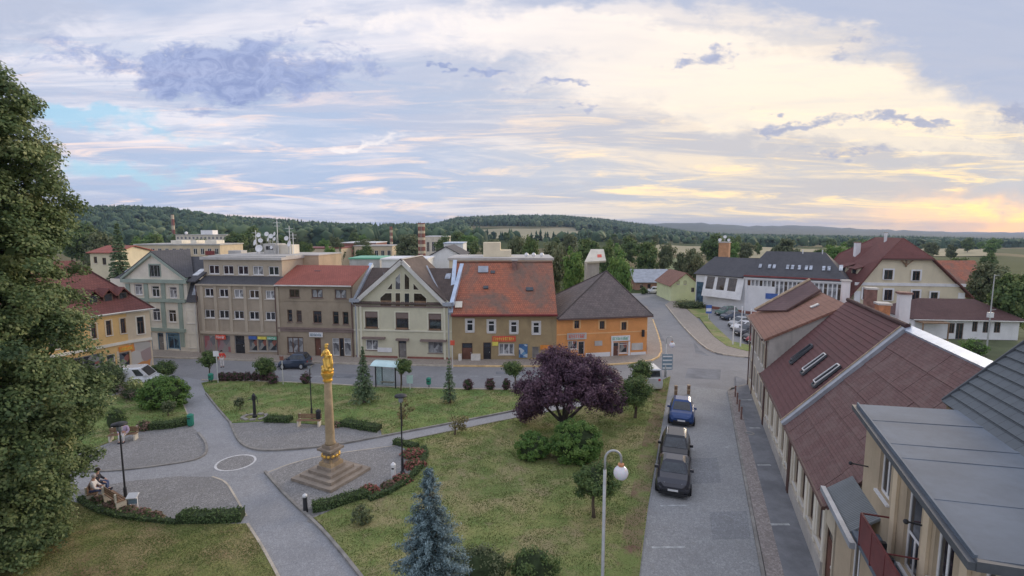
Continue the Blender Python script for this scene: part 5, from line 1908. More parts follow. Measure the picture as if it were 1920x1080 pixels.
def corner_house():
    root, fr = street_root('corner_house', 'grey two-storey house with brown hipped roof at the street corner', 49.6)
    W, D, ze, yr, zr = 10.3, 9.4, 6.35, 4.6, 9.0
    H_ = []
    for x in (1.2, 3.3, 5.4, 7.5):
        for z, h in ((0.9, 1.7), (3.9, 1.6)):
            window(root, H_, (x, z, x + 0.95, z + h), 'brown_frame', random.choice(('glass', 'lace')), 2, 0.7, 0.07, 'stone_sill', 'plaster_dirty', 0.14)
    window(root, H_, (9.0, 3.9, 9.8, 5.4), 'brown_frame', 'glass', 2, 0.7, 0.07, 'stone_sill', 'plaster_dirty', 0.14)
    door(root, H_, (8.9, 0.1, 9.9, 2.6), 'door_brown', 'brown_frame', 0.2)
    body(root, W, D, ze, 'plaster_grey', H_)
    MB().box(0, W, -0.08, -0.004, 0.02, 0.7).build('plinth', 'plaster_dirty', root)
    MB().slab([(-0.4, -0.35, ze - 0.05), (W + 0.1, -0.35, ze - 0.05), (W + 0.1, yr, zr), (-0.4, yr, zr)], 0.16).build('roof', 'tile_earth', root)
    MB().slab([(W + 0.1, D, ze), (-0.4, D, ze), (-0.4, yr + 0.002, zr), (W + 0.1, yr + 0.002, zr)], 0.16).build('roof_back', 'tile_earth', root)
    gable_ends(root, W, D, ze, zr - 0.2, 'plaster_grey', yr)
    L = lambda s, n: (49.6 - s, n - 5.5)
    def on(s, n, l):
        x, y = L(s, n)
        return (x, y, ze - 0.05 + (zr - ze + 0.05) * (y + 0.35) / (yr + 0.35) + l)
    MB().slab([on(49.0, 5.7, 0.35), on(44.6, 7.4, 0.16), on(46.0, 9.9, 0.30), on(49.9, 9.9, 0.75)], 0.1).build('wing_roof', 'tile_violet', root)
    MB().tube([on(49.1, 5.6, 0.42), on(49.95, 9.9, 0.82)], 0.13, 6).build('verge_tiles', 'wood_pale', root)
    MB().tube([on(44.6, 7.4, 0.2), on(46.0, 9.9, 0.36)], 0.07, 6).build('valley_flashing', 'gutter_brown', root)
    x, y = L(42.6, 8.9)
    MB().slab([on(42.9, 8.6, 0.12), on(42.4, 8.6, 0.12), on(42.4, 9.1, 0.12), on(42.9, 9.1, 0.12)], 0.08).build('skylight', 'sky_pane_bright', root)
    gutter(root, [(-0.4, -0.43, ze - 0.1), (W, -0.43, ze - 0.1)], 'gutter_brown', 0.08)
    for x in (0.2, 3.0, W - 0.1):
        gutter(root, [(x, -0.12, 0.1), (x, -0.12, ze - 0.2)], 'gutter_brown', 0.05, 'downpipe')
    chimney(root, 4.0, 6.0, 7.6, 10.0, 0.5, 0.5, 'plaster_white')
    chimney(root, 8.4, 6.4, 7.6, 9.9, 0.7, 0.6, 'brick_dark')


def red_roof_house():
    root, fr = street_root('row_house', 'low plastered row house with ribbed wine-red roof and three open skylights', 39.3)
    W, D, ze, yr, zr = 10.0, 9.2, 4.25, 4.6, 9.25
    H_ = []
    for x in (0.9, 2.9, 4.9, 6.9, 8.6):
        window(root, H_, (x, 1.15, x + 0.95, 2.95), 'brown_frame', random.choice(('glass', 'lace')), 2, 0.7, 0.07, 'stone_sill', 'plaster_cream', 0.15)
    body(root, W, D, ze, 'plaster_dirty', H_)
    MB().box(0, W, -0.09, -0.004, 0.02, 0.75).build('plinth', 'plaster_grey', root)
    for x in (0.12, 2.4, 4.4, 6.4, 8.1, 9.85):
        MB().box(x - 0.14, x + 0.14, -0.06, -0.004, 0.76, ze - 0.25).build('pilaster', 'plaster_cream', root)
    gable_ends(root, W, D, ze, zr - 0.1, 'plaster_dirty', yr)
    # tile courses, each one stepped over the one below
    n = 24
    y0, z0 = -0.4, ze - 0.42
    P = lambda x, f, l: (x, y0 + (yr - y0) * f - l * 0.72, z0 + (zr - z0) * f + l * 0.70)
    MB().slab([P(0, 0, 0), P(W, 0, 0), P(W, 1, 0), P(0, 1, 0)], 0.1).build('roof', 'sheet_maroon', root)
    me = None
    for k in range(n):
        f0, f1 = k / n, (k + 1) / n
        if me is None:
            mb = MB()
            a, b = P(0, f0, 0.052), P(0, f1, 0.02)
            q = [(0, 0, 0), (W, 0, 0), (W, b[1] - a[1], b[2] - a[2]), (0, b[1] - a[1], b[2] - a[2])]
            mb.slab(q, 0.03)
            me = mb.build('tile_course', 'sheet_maroon', data=True)
        link('tile_course', me, root, (0.0, P(0, f0, 0.052)[1], P(0, f0, 0.052)[2]))
    MB().slab([(W, D + 0.3, ze - 0.3), (0, D + 0.3, ze - 0.3), (0, yr + 0.01, zr), (W, yr + 0.01, zr)], 0.1).build('roof_back', 'sheet_maroon', root)
    MB().tube([(0, yr, zr + 0.10), (W, yr, zr + 0.10)], 0.13, 8).build('ridge_cap', 'sheet_maroon', root)
    for s, f in ((36.4, 0.38), (33.4, 0.40), (30.7, 0.41)):
        x = 39.3 - s
        a, b = f - 0.10, f + 0.13
        q = [P(x - 0.27, a, 0.14), P(x + 0.27, a, 0.14), P(x + 0.27, b, 0.14), P(x - 0.27, b, 0.14)]
        o = MB().slab(q, 0.12).build('skylight', 'glass', root)
        m = MB()
        for i in range(4):
            m.bar(q[i], q[(i + 1) % 4], 0.07, 0.10)
        m.build('frame', 'gutter_grey', o)
        t = [P(x - 0.25, b, 0.18), P(x + 0.25, b, 0.18), P(x + 0.25, a + 0.03, 0.26), P(x - 0.25, a + 0.03, 0.26)]
        mm = MB()
        for i in range(4):
            mm.bar(t[i], t[(i + 1) % 4], 0.045, 0.045)
        mm.build('sash', 'white_frame' if s < 35 else 'gutter_grey', o)
    gutter(root, [(0, y0 - 0.07, z0 - 0.02), (W, y0 - 0.07, z0 - 0.02)], 'gutter_brown', 0.08)
    for x in (0.15, W - 0.1):
        gutter(root, [(x, y0 - 0.05, z0), (x, -0.12, z0 - 0.45), (x, -0.12, 0.1)], 'gutter_brown', 0.05, 'downpipe')
    chimney(root, 3.3, 6.6, 6.6, 10.2, 0.55, 0.55, 'plaster_white', cap='brick_dark')
    chimney(root, 1.9, 6.0, 6.8, 9.35, 0.8, 0.6, 'brick_chimney')


def sheet_roof_house():
    root, fr = street_root('row_house', 'low plastered row house with plum-brown roof of square sheets and zinc ridge', 29.25)
    W, D, ze, yr, zr = 8.6, 9.2, 4.2, 4.55, 9.15
    H_ = []
    for x in (0.9, 2.5, 4.3, 5.9):
        window(root, H_, (x, 1.15, x + 0.95, 3.05), 'brown_frame', random.choice(('glass', 'lace')), 2, 0.7, 0.07, 'stone_sill', 'plaster_cream', 0.15)
    door(root, H_, (7.2, 0.1, 8.2, 2.5), 'door_brown', 'brown_frame', 0.2)
    body(root, W, D, ze, 'plaster_dirty', H_)
    MB().box(0, 7.1, -0.09, -0.004, 0.02, 0.75).build('plinth', 'plaster_grey', root)
    for x in (0.25, 2.2, 3.8, 5.55, 7.0):
        MB().box(x - 0.14, x + 0.14, -0.06, -0.004, 0.76, ze - 0.25).build('pilaster', 'plaster_cream', root)
    gable_ends(root, W, D, ze, zr - 0.1, 'plaster_dirty', yr)
    y0, z0 = -0.4, ze - 0.42
    P = lambda x, f, l: (x, y0 + (yr - y0) * f - l * 0.72, z0 + (zr - z0) * f + l * 0.70)
    MB().slab([P(0, 0, 0), P(W, 0, 0), P(W, 1, 0), P(0, 1, 0)], 0.1).build('roof', 'tile_violet', root)
    nr, nc = 6, 7
    a, b = P(0, 0, 0.06), P(0, 1 / nr, 0.03)
    w = W / nc
    mb = MB()
    mb.slab([(0.006, 0, 0), (w - 0.006, 0, 0), (w - 0.006, b[1] - a[1], b[2] - a[2]), (0.006, b[1] - a[1], b[2] - a[2])], 0.03)
    me = mb.build('roof_sheet', 'plum_shingle', data=True)
    for i in range(nr):
        for j in range(nc):
            p = P(j * w, i / nr, 0.06)
            link('roof_sheet', me, root, (p[0], p[1] + random.uniform(-.008, .008), p[2] + random.uniform(-.008, .012)))
    MB().slab([(W, D + 0.3, ze - 0.3), (0, D + 0.3, ze - 0.3), (0, yr + 0.01, zr), (W, yr + 0.01, zr)], 0.1).build('roof_back', 'tile_violet', root)
    # zinc verge between the two roofs and zinc ridge
    q = [P(-0.16, -0.01, 0.22), P(0.22, -0.01, 0.22), P(0.22, 1, 0.22), P(-0.16, 1, 0.22)]
    MB().slab(q, 0.18).build('verge_flashing', 'zinc_dull', root)
    MB().bar(P(-0.18, -0.01, 0.25), P(-0.18, 1, 0.25), 0.05, 0.05).build('verge_tiles', 'wood_pale', root)
    MB().slab([(-0.1, yr - 0.16, zr + 0.05), (W, yr - 0.16, zr + 0.05), (W, yr + 0.24, zr + 0.22), (-0.1, yr + 0.24, zr + 0.22)], 0.12).build('ridge_flashing', 'zinc', root)
    # roof window seen edge-on below the ridge
    x = 29.25 - 21.6
    q = [P(x - 0.3, 0.36, 0.16), P(x + 0.15, 0.36, 0.16), P(x + 0.15, 0.55, 0.16), P(x - 0.3, 0.55, 0.16)]
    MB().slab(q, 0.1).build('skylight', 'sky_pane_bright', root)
    gutter(root, [(0, y0 - 0.07, z0 - 0.02), (W, y0 - 0.07, z0 - 0.02)], 'gutter_brown', 0.08)
    gutter(root, [(0.12, y0 - 0.05, z0), (0.12, -0.12, z0 - 0.45), (0.12, -0.12, 0.1)], 'gutter_brown', 0.05, 'downpipe')


tiled('plum_shingle', (0.128, 0.070, 0.064), (0.104, 0.056, 0.052), 0.30, 0.14, 0.008, patch=0.5, patchcol=(0.150, 0.104, 0.094), pscale=1.2)
tiled('slate_blue', (0.098, 0.112, 0.122), (0.085, 0.098, 0.108), 0.45, 0.30, 0.008, patch=0.3)
tiled('ribbed_sheet', (0.150, 0.165, 0.172), (0.138, 0.152, 0.158), 0.09, 6.0, 0.012, offset=0.0, patch=0.3, bump=0.8)


def near_house():
    root, fr = street_root('flat_roofed_house', 'tan house in the foreground with grey felt flat roof and red balcony', 20.9)
    X = lambda s: 20.9 - s
    xe = X(7.5)
    # ground floor
    H_ = []
    for s in (18.9, 16.7, 14.4):
        window(root, H_, (X(s), 2.2, X(s) + 0.9, 3.8), 'white_frame', 'glass', 2, 0, 0.08, 'trim_mauve')
    mb = MB()
    mb.wall((0, 0, 0), (1, 0, 0), (0, 0, 1), (0, 1, 0), xe, 4.25, H_, 0.18)
    mb.poly([(0, 8, 0), (0, 0, 0), (0, 0, 4.25), (0, 8, 4.25)])
    mb.build('wall', 'plaster_tan', root)
    # set-back upper floor
    U = []
    zf, zt, yu = 4.25, 7.62, 0.5
    x0, x1 = X(20.05), X(9.0)
    for s0, s1, z0, z1, c in ((18.6, 17.65, 5.7, 7.3, 2), (16.45, 15.45, 4.55, 7.2, 2), (14.65, 13.7, 5.35, 7.15, 2), (12.6, 11.6, 5.35, 7.15, 2)):
        a, b = X(s0), X(s1)
        U.append((a - x0, z0 - zf, b - x0, z1 - zf))
        window(root, None, (a, z0, b, z1), 'white_frame', 'glass', c, 0.0 if z0 > 5 else 0.4, 0.09, 'white_frame', y=yu, name='window' if z0 > 5 else 'balcony_door')
    mb = MB()
    mb.wall((x0, yu, zf), (1, 0, 0), (0, 0, 1), (0, 1, 0), x1 - x0, zt - zf, U, 0.18)
    mb.poly([(x0, 6, zf), (x0, yu, zf), (x0, yu, zt), (x0, 6, zt)])
    mb.poly([(x1, yu, zf), (x1, 6, zf), (x1, 6, zt), (x1, yu, zt)])
    mb.build('upper_wall', 'plaster_tan', root)
    for s in (17.1, 15.0, 13.1):
        MB().box(X(s) - 0.16, X(s) + 0.16, yu - 0.08, yu - 0.004, zf + 0.1, zt - 0.01).build('pilaster', 'brown_frame' if False else 'plaster_sand', root)
    # canopy of ribbed sheet and its gutter
    MB().slab([(-0.25, -0.35, 4.30), (2.75, -0.35, 4.30), (2.75, yu, 4.95), (-0.25, yu, 4.95)], 0.06).build('canopy', 'ribbed_sheet', root)
    MB().bar((-0.25, -0.42, 4.30), (3.5, -0.42, 4.30), 0.16, 0.20).build('gutter', 'zinc_dull', root)
    MB().box(2.75, xe, -0.25, yu - 0.003, 4.26, 4.42).build('balcony_floor', 'flat_felt', root)
    # balcony with red panels
    b = MB()
    for s in (17.3, 16.3, 15.25, 14.2):
        b.bar((X(s), -0.28, 4.42), (X(s), -0.28, 5.45), 0.05)
    b.bar((X(17.3), -0.28, 5.45), (X(14.2), -0.28, 5.45), 0.05)
    b.bar((X(17.3), -0.28, 5.45), (X(17.3), yu, 5.45), 0.04)
    b.bar((X(15.25), -0.28, 5.45), (X(15.25), yu, 5.45), 0.03)
    bo = b.build('balcony_rail', 'balcony_red', root)
    for s0, s1 in ((17.27, 16.33), (16.27, 15.28), (15.22, 14.23)):
        MB().box(X(s0), X(s1), -0.295, -0.275, 4.5, 5.40).build('panel', 'balcony_red', bo)
    MB().box(X(16.9), X(16.75), 0.0, 0.25, 4.43, 4.9).box(X(16.6), X(16.3), 0.05, 0.3, 4.43, 4.7).build('planter', 'iron_black', root)
    # satellite dish arm and lamps on the wall
    MB().tube([(X(19.6), yu, 6.0), (X(19.6), yu - 0.5, 6.05)], 0.025, 5).ball((X(19.6), yu - 0.52, 6.05), 0.07, 8).build('wall_lamp', 'iron_black', root)
    MB().tube([(X(15.2), yu, 6.4), (X(15.2), yu - 0.4, 6.45)], 0.025, 5).ball((X(15.2), yu - 0.42, 6.45), 0.07, 8).build('wall_lamp', 'iron_black', root)
    # flat roof slab with felt strips and gutter
    RX0, RX1, RY0, RY1, RF = X(20.25), X(11.3), -0.25, 3.15, 0.20
    MB().slab([(RX0, RF, 7.95), (RX1, RY0, 7.88), (RX1, RY1, 8.02), (RX0, RY1, 8.08)], 0.22, 0).build('roof', 'flat_felt', root)
    for f in (0.17, 0.38, 0.49, 0.74):
        x = RX0 + (RX1 - RX0) * f
        z = 7.95 + (7.88 - 7.95) * f
        MB().slab([(x - 0.07, RF + (RY0 - RF) * f + 0.08, z + 0.012), (x + 0.07, RF + (RY0 - RF) * f + 0.08, z + 0.0105), (x + 0.07, RY1, z + 0.148), (x - 0.07, RY1, z + 0.149)], 0.008).build('felt_seam', 'flat_felt', root)
    MB().bar((RX0 - 0.05, RF - 0.06, 7.83), (RX1 + 0.1, RY0 - 0.06, 7.76), 0.13, 0.16).build('gutter', 'gutter_grey', root)
    MB().bar((RX0, RF + 0.03, 7.99), (RX1, RY0 + 0.03, 7.92), 0.05, 0.05).build('roof_edge', 'flat_felt', root)
    MB().bar((RX1 + 0.05, RY0, 7.78), (RX1 + 0.05, RY1, 7.85), 0.14, 0.20).build('gutter', 'gutter_grey', root)
    # main slate roof behind, laid in courses
    y0, z0, y1, z1 = 3.05, 8.0, 7.2, 12.5
    xa, xb = X(21.3), X(8)
    n = 18
    P = lambda f, l: (y0 + (y1 - y0) * f - l * 0.7, z0 + (z1 - z0) * f + l * 0.7)
    MB().slab([(xa, *P(0, 0)), (xb, *P(0, 0)), (xb, *P(1, 0)), (xa, *P(1, 0))], 0.12).build('main_roof', 'slate_blue', root)
    a, b_ = P(0, 0.06), P(1 / n, 0.012)
    me = MB().slab([(xa, 0, 0), (xb, 0, 0), (xb, b_[0] - a[0], b_[1] - a[1]), (xa, b_[0] - a[0], b_[1] - a[1])], 0.03).build('slate_course', 'slate_blue', data=True)
    for k in range(n):
        p = P(k / n, 0.06)
        link('slate_course', me, root, (0.0, p[0], p[1]))
    mb = MB()
    mb.poly([(xa + 0.3, 11.4, 0), (xa + 0.3, y0, 0), (xa + 0.3, y0, z0), (xa + 0.3, y1, z1 - 0.2), (xa + 0.3, 11.4, z0)])
    mb.build('gable_wall', 'plaster_tan', root)
    MB().slab([(xb, 11.4, z0), (xa, 11.4, z0), (xa, y1 + 0.01, z1), (xb, y1 + 0.01, z1)], 0.12).build('roof_back', 'slate_blue', root)
    MB().bar((xa, y0, z0 + 0.06), (xa, y1, z1 + 0.06), 0.06, 0.12).build('verge_board', 'gutter_grey', root)


corner_house()
red_roof_house()
sheet_roof_house()
near_house()


# ------------------------------------------------------------------ yellow corner house on the left
def yellow_house():
    B0, C0 = G(246, 700), G(289, 692)
    A0 = B0 + (G(160, 721) - B0) * 1.9
    fr, W = Frame.between(A0, B0)
    root = thing('corner_house', 'yellow corner house with red hipped roof and three eyebrow dormers', 'house', A0, fr.ang)
    ze, zb = 6.25, 3.15
    H_ = []
    for x, y in ((176, 621), (204, 615), (231, 611)):
        window(root, H_, fr.rect(x - 5, y - 14, x + 5, y + 14), 'brown_frame', 'glass', 2, 0.7, 0.06, 'stone_sill', 'plaster_sand', 0.12)
    window(root, H_, (1.2, 3.7, 2.2, 5.4), 'brown_frame', 'glass', 2, 0.7, 0.06, 'stone_sill', 'plaster_sand', 0.12)
    window(root, H_, fr.rect(224, 660, 247, 690), 'grey_frame', 'shop_mixed', 1, 0, 0.1, None, 'plaster_sand', 0.2, name='shop_window')
    door(root, H_, fr.rect(201, 664, 217, 697), 'door_grey', 'white_frame', 0.3)
    window(root, H_, (2.0, 0.8, 5.2, 2.6), 'grey_frame', 'shop_mixed', 2, 0, 0.1, None, name='shop_window')
    D = 11.0
    body(root, W, D, ze, 'plaster_yellow', H_)
    MB().box(-0.05, W, -0.16, -0.004, zb - 0.12, zb + 0.14).build('string_course', 'plaster_cream', root)
    MB().box(-0.05, W, -0.22, -0.004, ze - 0.28, ze - 0.04).build('cornice', 'plaster_cream', root)
    s = sign(root, fr.rect(222, 648, 249, 658), 'sign_orange', 'sign_yellow', -0.05, 8, 2)
    # chamfered corner face in sand colour with a mural below
    b = fr.u * 0 + B0
    loc = lambda p: ((p - fr.o).dot(fr.u), (p - fr.o).dot(fr.w))
    bx, by = loc(B0)
    cx, cy = loc(C0)
    ang = math.atan2(cy - by, cx - bx)
    L = math.hypot(cx - bx, cy - by)
    uu = Vector((math.cos(ang), math.sin(ang), 0))
    nn = Vector((-math.sin(ang), math.cos(ang), 0))
    mb = MB()
    hole = (L * 0.42, 3.75, L * 0.72, 5.45)
    mb.wall((bx + 0.003, by, 0), uu, (0, 0, 1), nn, L, ze, [hole], 0.18)
    mb.poly([(cx, cy, 0), (cx - 1.2, cy + 9, 0), (cx - 1.2, cy + 9, ze), (cx, cy, ze)])
    mb.build('corner_wall', 'plaster_sand', root)
    wn = window(root, None, (0, 0, hole[2] - hole[0], hole[3] - hole[1]), 'brown_frame', 'glass', 2, 0.7, 0.06, 'stone_sill', 'plaster_cream', 0.12)
    wn.location = Vector((bx, by, hole[1])) + uu * hole[0] + nn * 0.09
    wn.rotation_euler = (0, 0, ang)
    q0, q1 = Vector((bx, by, 0)) + uu * 0.15 - nn * 0.02, Vector((bx, by, 0)) + uu * (L - 0.15) - nn * 0.02
    MB().slab([(q0.x, q0.y, 0.5), (q1.x, q1.y, 0.5), (q1.x, q1.y, 2.95), (q0.x, q0.y, 2.95)], 0.015).build('mural', 'mural', root)
    for z0, z1, pr, m in ((zb - 0.12, zb + 0.14, 0.14, 'plaster_cream'), (ze - 0.28, ze - 0.04, 0.2, 'plaster_cream')):
        a0 = Vector((bx, by, 0)) + uu * 0.02 - nn * (pr / 2 + 0.004)
        a1 = Vector((bx, by, 0)) + uu * L - nn * (pr / 2 + 0.004)
        MB().bar((a0.x, a0.y, (z0 + z1) / 2), (a1.x, a1.y, (z0 + z1) / 2), pr, z1 - z0).build('string_course', m, root)
    # hipped roof
    zr = 11.0
    rl, rr_ = (2.0, 5.4, zr), (6.2, 5.4, zr)
    e = 0.4
    pa, pb = (-0.4, -e, ze - 0.1), (bx + 0.05, -e, ze - 0.1)
    pc = (cx + 0.35, cy - 0.3, ze - 0.1)
    pd, pf = (cx - 1.0, D + e, ze - 0.1), (-0.4, D + e, ze - 0.1)
    MB().slab([pa, pb, pc, rr_, rl], 0.14).build('roof', 'tile_maroon', root)
    MB().slab([pc, pd, rr_], 0.14).build('roof_side', 'tile_maroon', root)
    MB().slab([pd, pf, rl, rr_], 0.14).build('roof_back', 'tile_maroon', root)
    MB().slab([pf, pa, rl], 0.14).build('roof_side', 'tile_maroon', root)
    MB().tube([pc, rr_], 0.09, 6).build('hip_cap', 'tile_maroon', root)
    gutter(root, [(pa[0], pa[1] - 0.08, pa[2]), (pb[0], pb[1] - 0.08, pb[2]), (pc[0] + 0.05, pc[1] - 0.08, pc[2])], 'trim_pale', 0.07)
    k = (zr - ze + 0.1) / (5.4 + e)
    for px in (172, 200, 228):
        x = fr.px(px, 580, 1.3)[0]
        y = 0.9
        z = ze - 0.1 + k * (y + e)
        o = MB().box(x - 0.42, x + 0.42, y, y + 1.4, z - 0.3, z + 0.7).build('dormer', 'brown_frame', root)
        MB().box(x - 0.3, x + 0.3, y - 0.02, y - 0.003, z, z + 0.62).build('pane', 'glass', o)
        yb = y + 2.1
        rm = MB()
        zt = z + 1.2
        for sg in (-1, 1):
            q = [(x + sg * 0.66, y - 0.25, z + 0.45), (x, y - 0.25, zt), (x, yb + 0.2, zt), (x + sg * 0.66, y + 1.2, z + 0.45)]
            rm.slab(q if sg < 0 else q[::-1], 0.09)
        rm.build('dormer_roof', 'tile_maroon', o)


yellow_house()


# ------------------------------------------------------------------ buildings beyond
def box_building(name, label, x0, x1, ytop, Y, depth, mat, roof='roof_flat_grey', ang=0.0, rows=0, cols=0, win=(0.55, 0.5), wz=(1.0, 0.9), frame='white_frame', base=None, cat='building', pane='glass', extra=None):
    """flat-roofed building of given photo extent at distance Y"""
    a, b = A(x0, ytop, Y), A(x1, ytop, Y)
    W = b.x - a.x
    z = a.z
    u = ((x0 + x1) / 2 - 960) / FPX
    zb = base if base is not None else (float(terrain(np.array(u), np.array(float(Y)))) if Y > 125 else -0.06)
    root = thing(name, label, cat, (a.x, Y, zb), ang)
    Hh = z - zb
    H_ = []
    for r in range(rows):
        for c in range(cols):
            fw, fh = W / cols, (Hh - wz[0]) / rows
            cx, cz = (c + 0.5) * fw, wz[0] + (r + 0.5) * fh
            window(root, H_, (cx - fw * win[0] / 2, cz - fh * win[1] / 2, cx + fw * win[0] / 2, cz + fh * win[1] / 2), frame, pane, 2, 0, 0.1, None)
    body(root, W, depth, Hh, mat, H_)
    MB().box(-0.2, W + 0.2, -0.2, depth + 0.2, Hh + 0.003, Hh + 0.35).build('roof', roof, root)
    return root, W, Hh


def pitched_house(name, label, x0, x1, yeave, yridge, Y, depth, mat, roof, ang=0.0, front_gable=False, wins=(), frame='brown_frame', over=0.4, hip=0.0, base=None, cat='house', yr=None):
    """house whose front spans x0..x1 of the photo at distance Y"""
    a, b = A(x0, yeave, Y), A(x1, yeave, Y)
    W = (b.x - a.x) / max(0.3, math.cos(ang))
    u = ((x0 + x1) / 2 - 960) / FPX
    zb = base if base is not None else (float(terrain(np.array(u), np.array(float(Y)))) if Y > 125 else -0.06)
    fr = Frame((a.x, Y, zb), ang)
    root = thing(name, label, cat, fr.o, ang)
    ze = a.z - zb
    H_ = []
    for w in wins:
        q = fr.rect(*w)
        q = (q[0], q[1] - zb, q[2], q[3] - zb)
        if q[1] < ze - 0.1 and q[3] < ze:
            window(root, H_, q, frame, 'glass', 2, 0, 0.07, 'stone_sill')
        else:
            window(root, None, q, frame, 'glass', 2, 0, 0.07, 'stone_sill', y=-0.10)
    body(root, W, depth, ze, mat, H_)
    if front_gable:
        zr = fr.px((x0 + x1) / 2, yridge)[1] - zb
        for y, s in ((0, 1), (depth, -1)):
            q = [(0, y, ze), (W, y, ze), (W / 2, y, zr)]
            MB().slab(q if s > 0 else [q[1], q[0], q[2]], 0.2).build('gable_wall', mat, root)
        k = (zr - ze) / (W / 2)
        for s in (-1, 1):
            e = -over if s < 0 else W + over
            z = ze - k * over
            q = [(e, -over, z + 0.1), (W / 2, -over, zr + 0.1), (W / 2, depth + over, zr + 0.1), (e, depth + over, z + 0.1)]
            MB().slab(q if s > 0 else q[::-1], 0.12).build('roof', roof, root)
    else:
        yr = depth / 2 if yr is None else yr
        zr = fr.px((x0 + x1) / 2, yridge, yr)[1] - zb
        if not hip:
            gable_ends(root, W, depth, ze, zr - 0.1, mat, yr)
        roof_along(root, W, depth, ze, zr, roof, over, over, yr, 0.14, 'roof', hip, hip)
    return root, fr, W, ze


def half_hip_house():
    L, Rr = Vector((52.5, 78.0, 0)), Vector((67.4, 75.6, 0))
    fr, W = Frame.between(L, Rr)
    root = thing('country_house', 'large cream house with half-hipped wine-red roof and white chimney', 'house', L, fr.ang)
    D = 13.0
    ze = 4.6
    zh, zr = fr.px(1700, 486)[1], fr.px(1697, 449, 2.2)[1]
    H_ = []
    ws = [(1657, 506, 1673, 524), (1710, 508, 1724, 526), (1617, 541, 1633, 561), (1657, 543, 1672, 563), (1709, 545, 1723, 565), (1744, 548, 1757, 566)]
    k = (zh - ze) / (fr.px(1655, 486)[0] + 0.3)
    body(root, W, D, ze, 'plaster_pale_yellow', [])
    xl, xr = fr.px(1652, 486)[0], fr.px(1745, 488)[0]
    for y, s in ((-0.0, 1), (D, -1)):
        q = [(0, y, ze), (W, y, ze), (xr, y, zh), (xl, y, zh)]
        MB().slab(q if s > 0 else [q[1], q[0], q[3], q[2]], 0.2).build('gable_wall', 'plaster_pale_yellow', root)
    for w in ws:
        q = fr.rect(*w)
        window(root, None, q, 'brown_frame', 'glass', 2, 0, 0.08, 'plaster_white', 'plaster_white', 0.22, y=-0.13)
    MB().box(0.0, W, -0.1, -0.004, fr.px(1690, 533)[1] - 0.25, fr.px(1690, 533)[1] + 0.2).build('string_course', 'plaster_white', root)
    for x0, x1 in ((0.02, 0.9), (W - 0.9, W - 0.02)):
        MB().box(x0, x1, -0.08, -0.004, 0, ze).build('quoin', 'plaster_white', root)
    xm = W / 2
    o = 0.55
    e = 0.9
    kl = (zh - ze) / xl
    kr = (zh - ze) / (W - xr)
    Lf = [(-e, -o, ze - kl * e + 0.12), (xl, -o, zh + 0.12), (xm, 2.6, zr + 0.12), (xm, D - 2.6, zr + 0.12), (xl, D + o, zh + 0.12), (-e, D + o, ze - kl * e + 0.12)]
    MB().slab(Lf[::-1], 0.16).build('roof', 'tile_maroon', root)
    Rf = [(W + e, -o, ze - kr * e + 0.12), (xr, -o, zh + 0.12), (xm, 2.6, zr + 0.12), (xm, D - 2.6, zr + 0.12), (xr, D + o, zh + 0.12), (W + e, D + o, ze - kr * e + 0.12)]
    MB().slab(Rf, 0.16).build('roof', 'tile_maroon', root)
    MB().slab([(xl, -o, zh + 0.12), (xr, -o, zh + 0.12), (xm, 2.6, zr + 0.125)], 0.14).build('hip_roof', 'tile_maroon', root)
    MB().bar((xl - 0.1, -o - 0.05, zh - 0.02), (xr + 0.1, -o - 0.05, zh - 0.02), 0.1, 0.18).build('eaves_board', 'gutter_brown', root)
    t = MB()
    cx, cz = fr.px(1698, 500)
    t.bar((cx, -0.15, cz), (cx, -0.15, zh), 0.16).bar((cx, -0.15, cz + 0.2), (cx - 0.9, -0.3, zh), 0.13).bar((cx, -0.15, cz + 0.2), (cx + 0.9, -0.3, zh), 0.13)
    t.build('gable_truss', 'wood', root)
    # shed dormers
    for side, ys in ((-1, (2.5, 6.4)), (1, (3.0,))):
        for y in ys:
            xb = 1.4 if side < 0 else W - 1.4
            zd = ze + (kl if side < 0 else kr) * 1.4
            x2 = xb + (2.6 if side < 0 else -2.6)
            d = MB().box(min(xb, x2), max(xb, x2), y, y + 1.9, zd - 0.4, zd + 1.35).build('dormer', 'plaster_pale_yellow', root)
            MB().slab([(xb - side * -0.5, y - 0.3, zd + 1.2), (xb - side * -0.5, y + 2.2, zd + 1.2), (x2, y + 2.2, zd + 2.2), (x2, y - 0.3, zd + 2.2)] if side > 0 else [(xb - 0.5, y + 2.2, zd + 1.2), (xb - 0.5, y - 0.3, zd + 1.2), (x2, y - 0.3, zd + 2.2), (x2, y + 2.2, zd + 2.2)], 0.12).build('dormer_roof', 'tile_maroon', d)
            MB().box(xb - 0.03 if side < 0 else xb, xb if side < 0 else xb + 0.03, y + 0.4, y + 1.5, zd + 0.25, zd + 1.0).build('pane', 'glass', d)
    x, z = fr.px(1608, 455, 9.0)
    chimney(root, x, 9.0, 7.0, z, 0.75, 0.75, 'plaster_white', cap='brick_dark')
    chimney(root, xm - 1.0, 5.5, zr - 0.6, zr + 1.0, 0.3, 0.3, 'steel_pale')


half_hip_house()


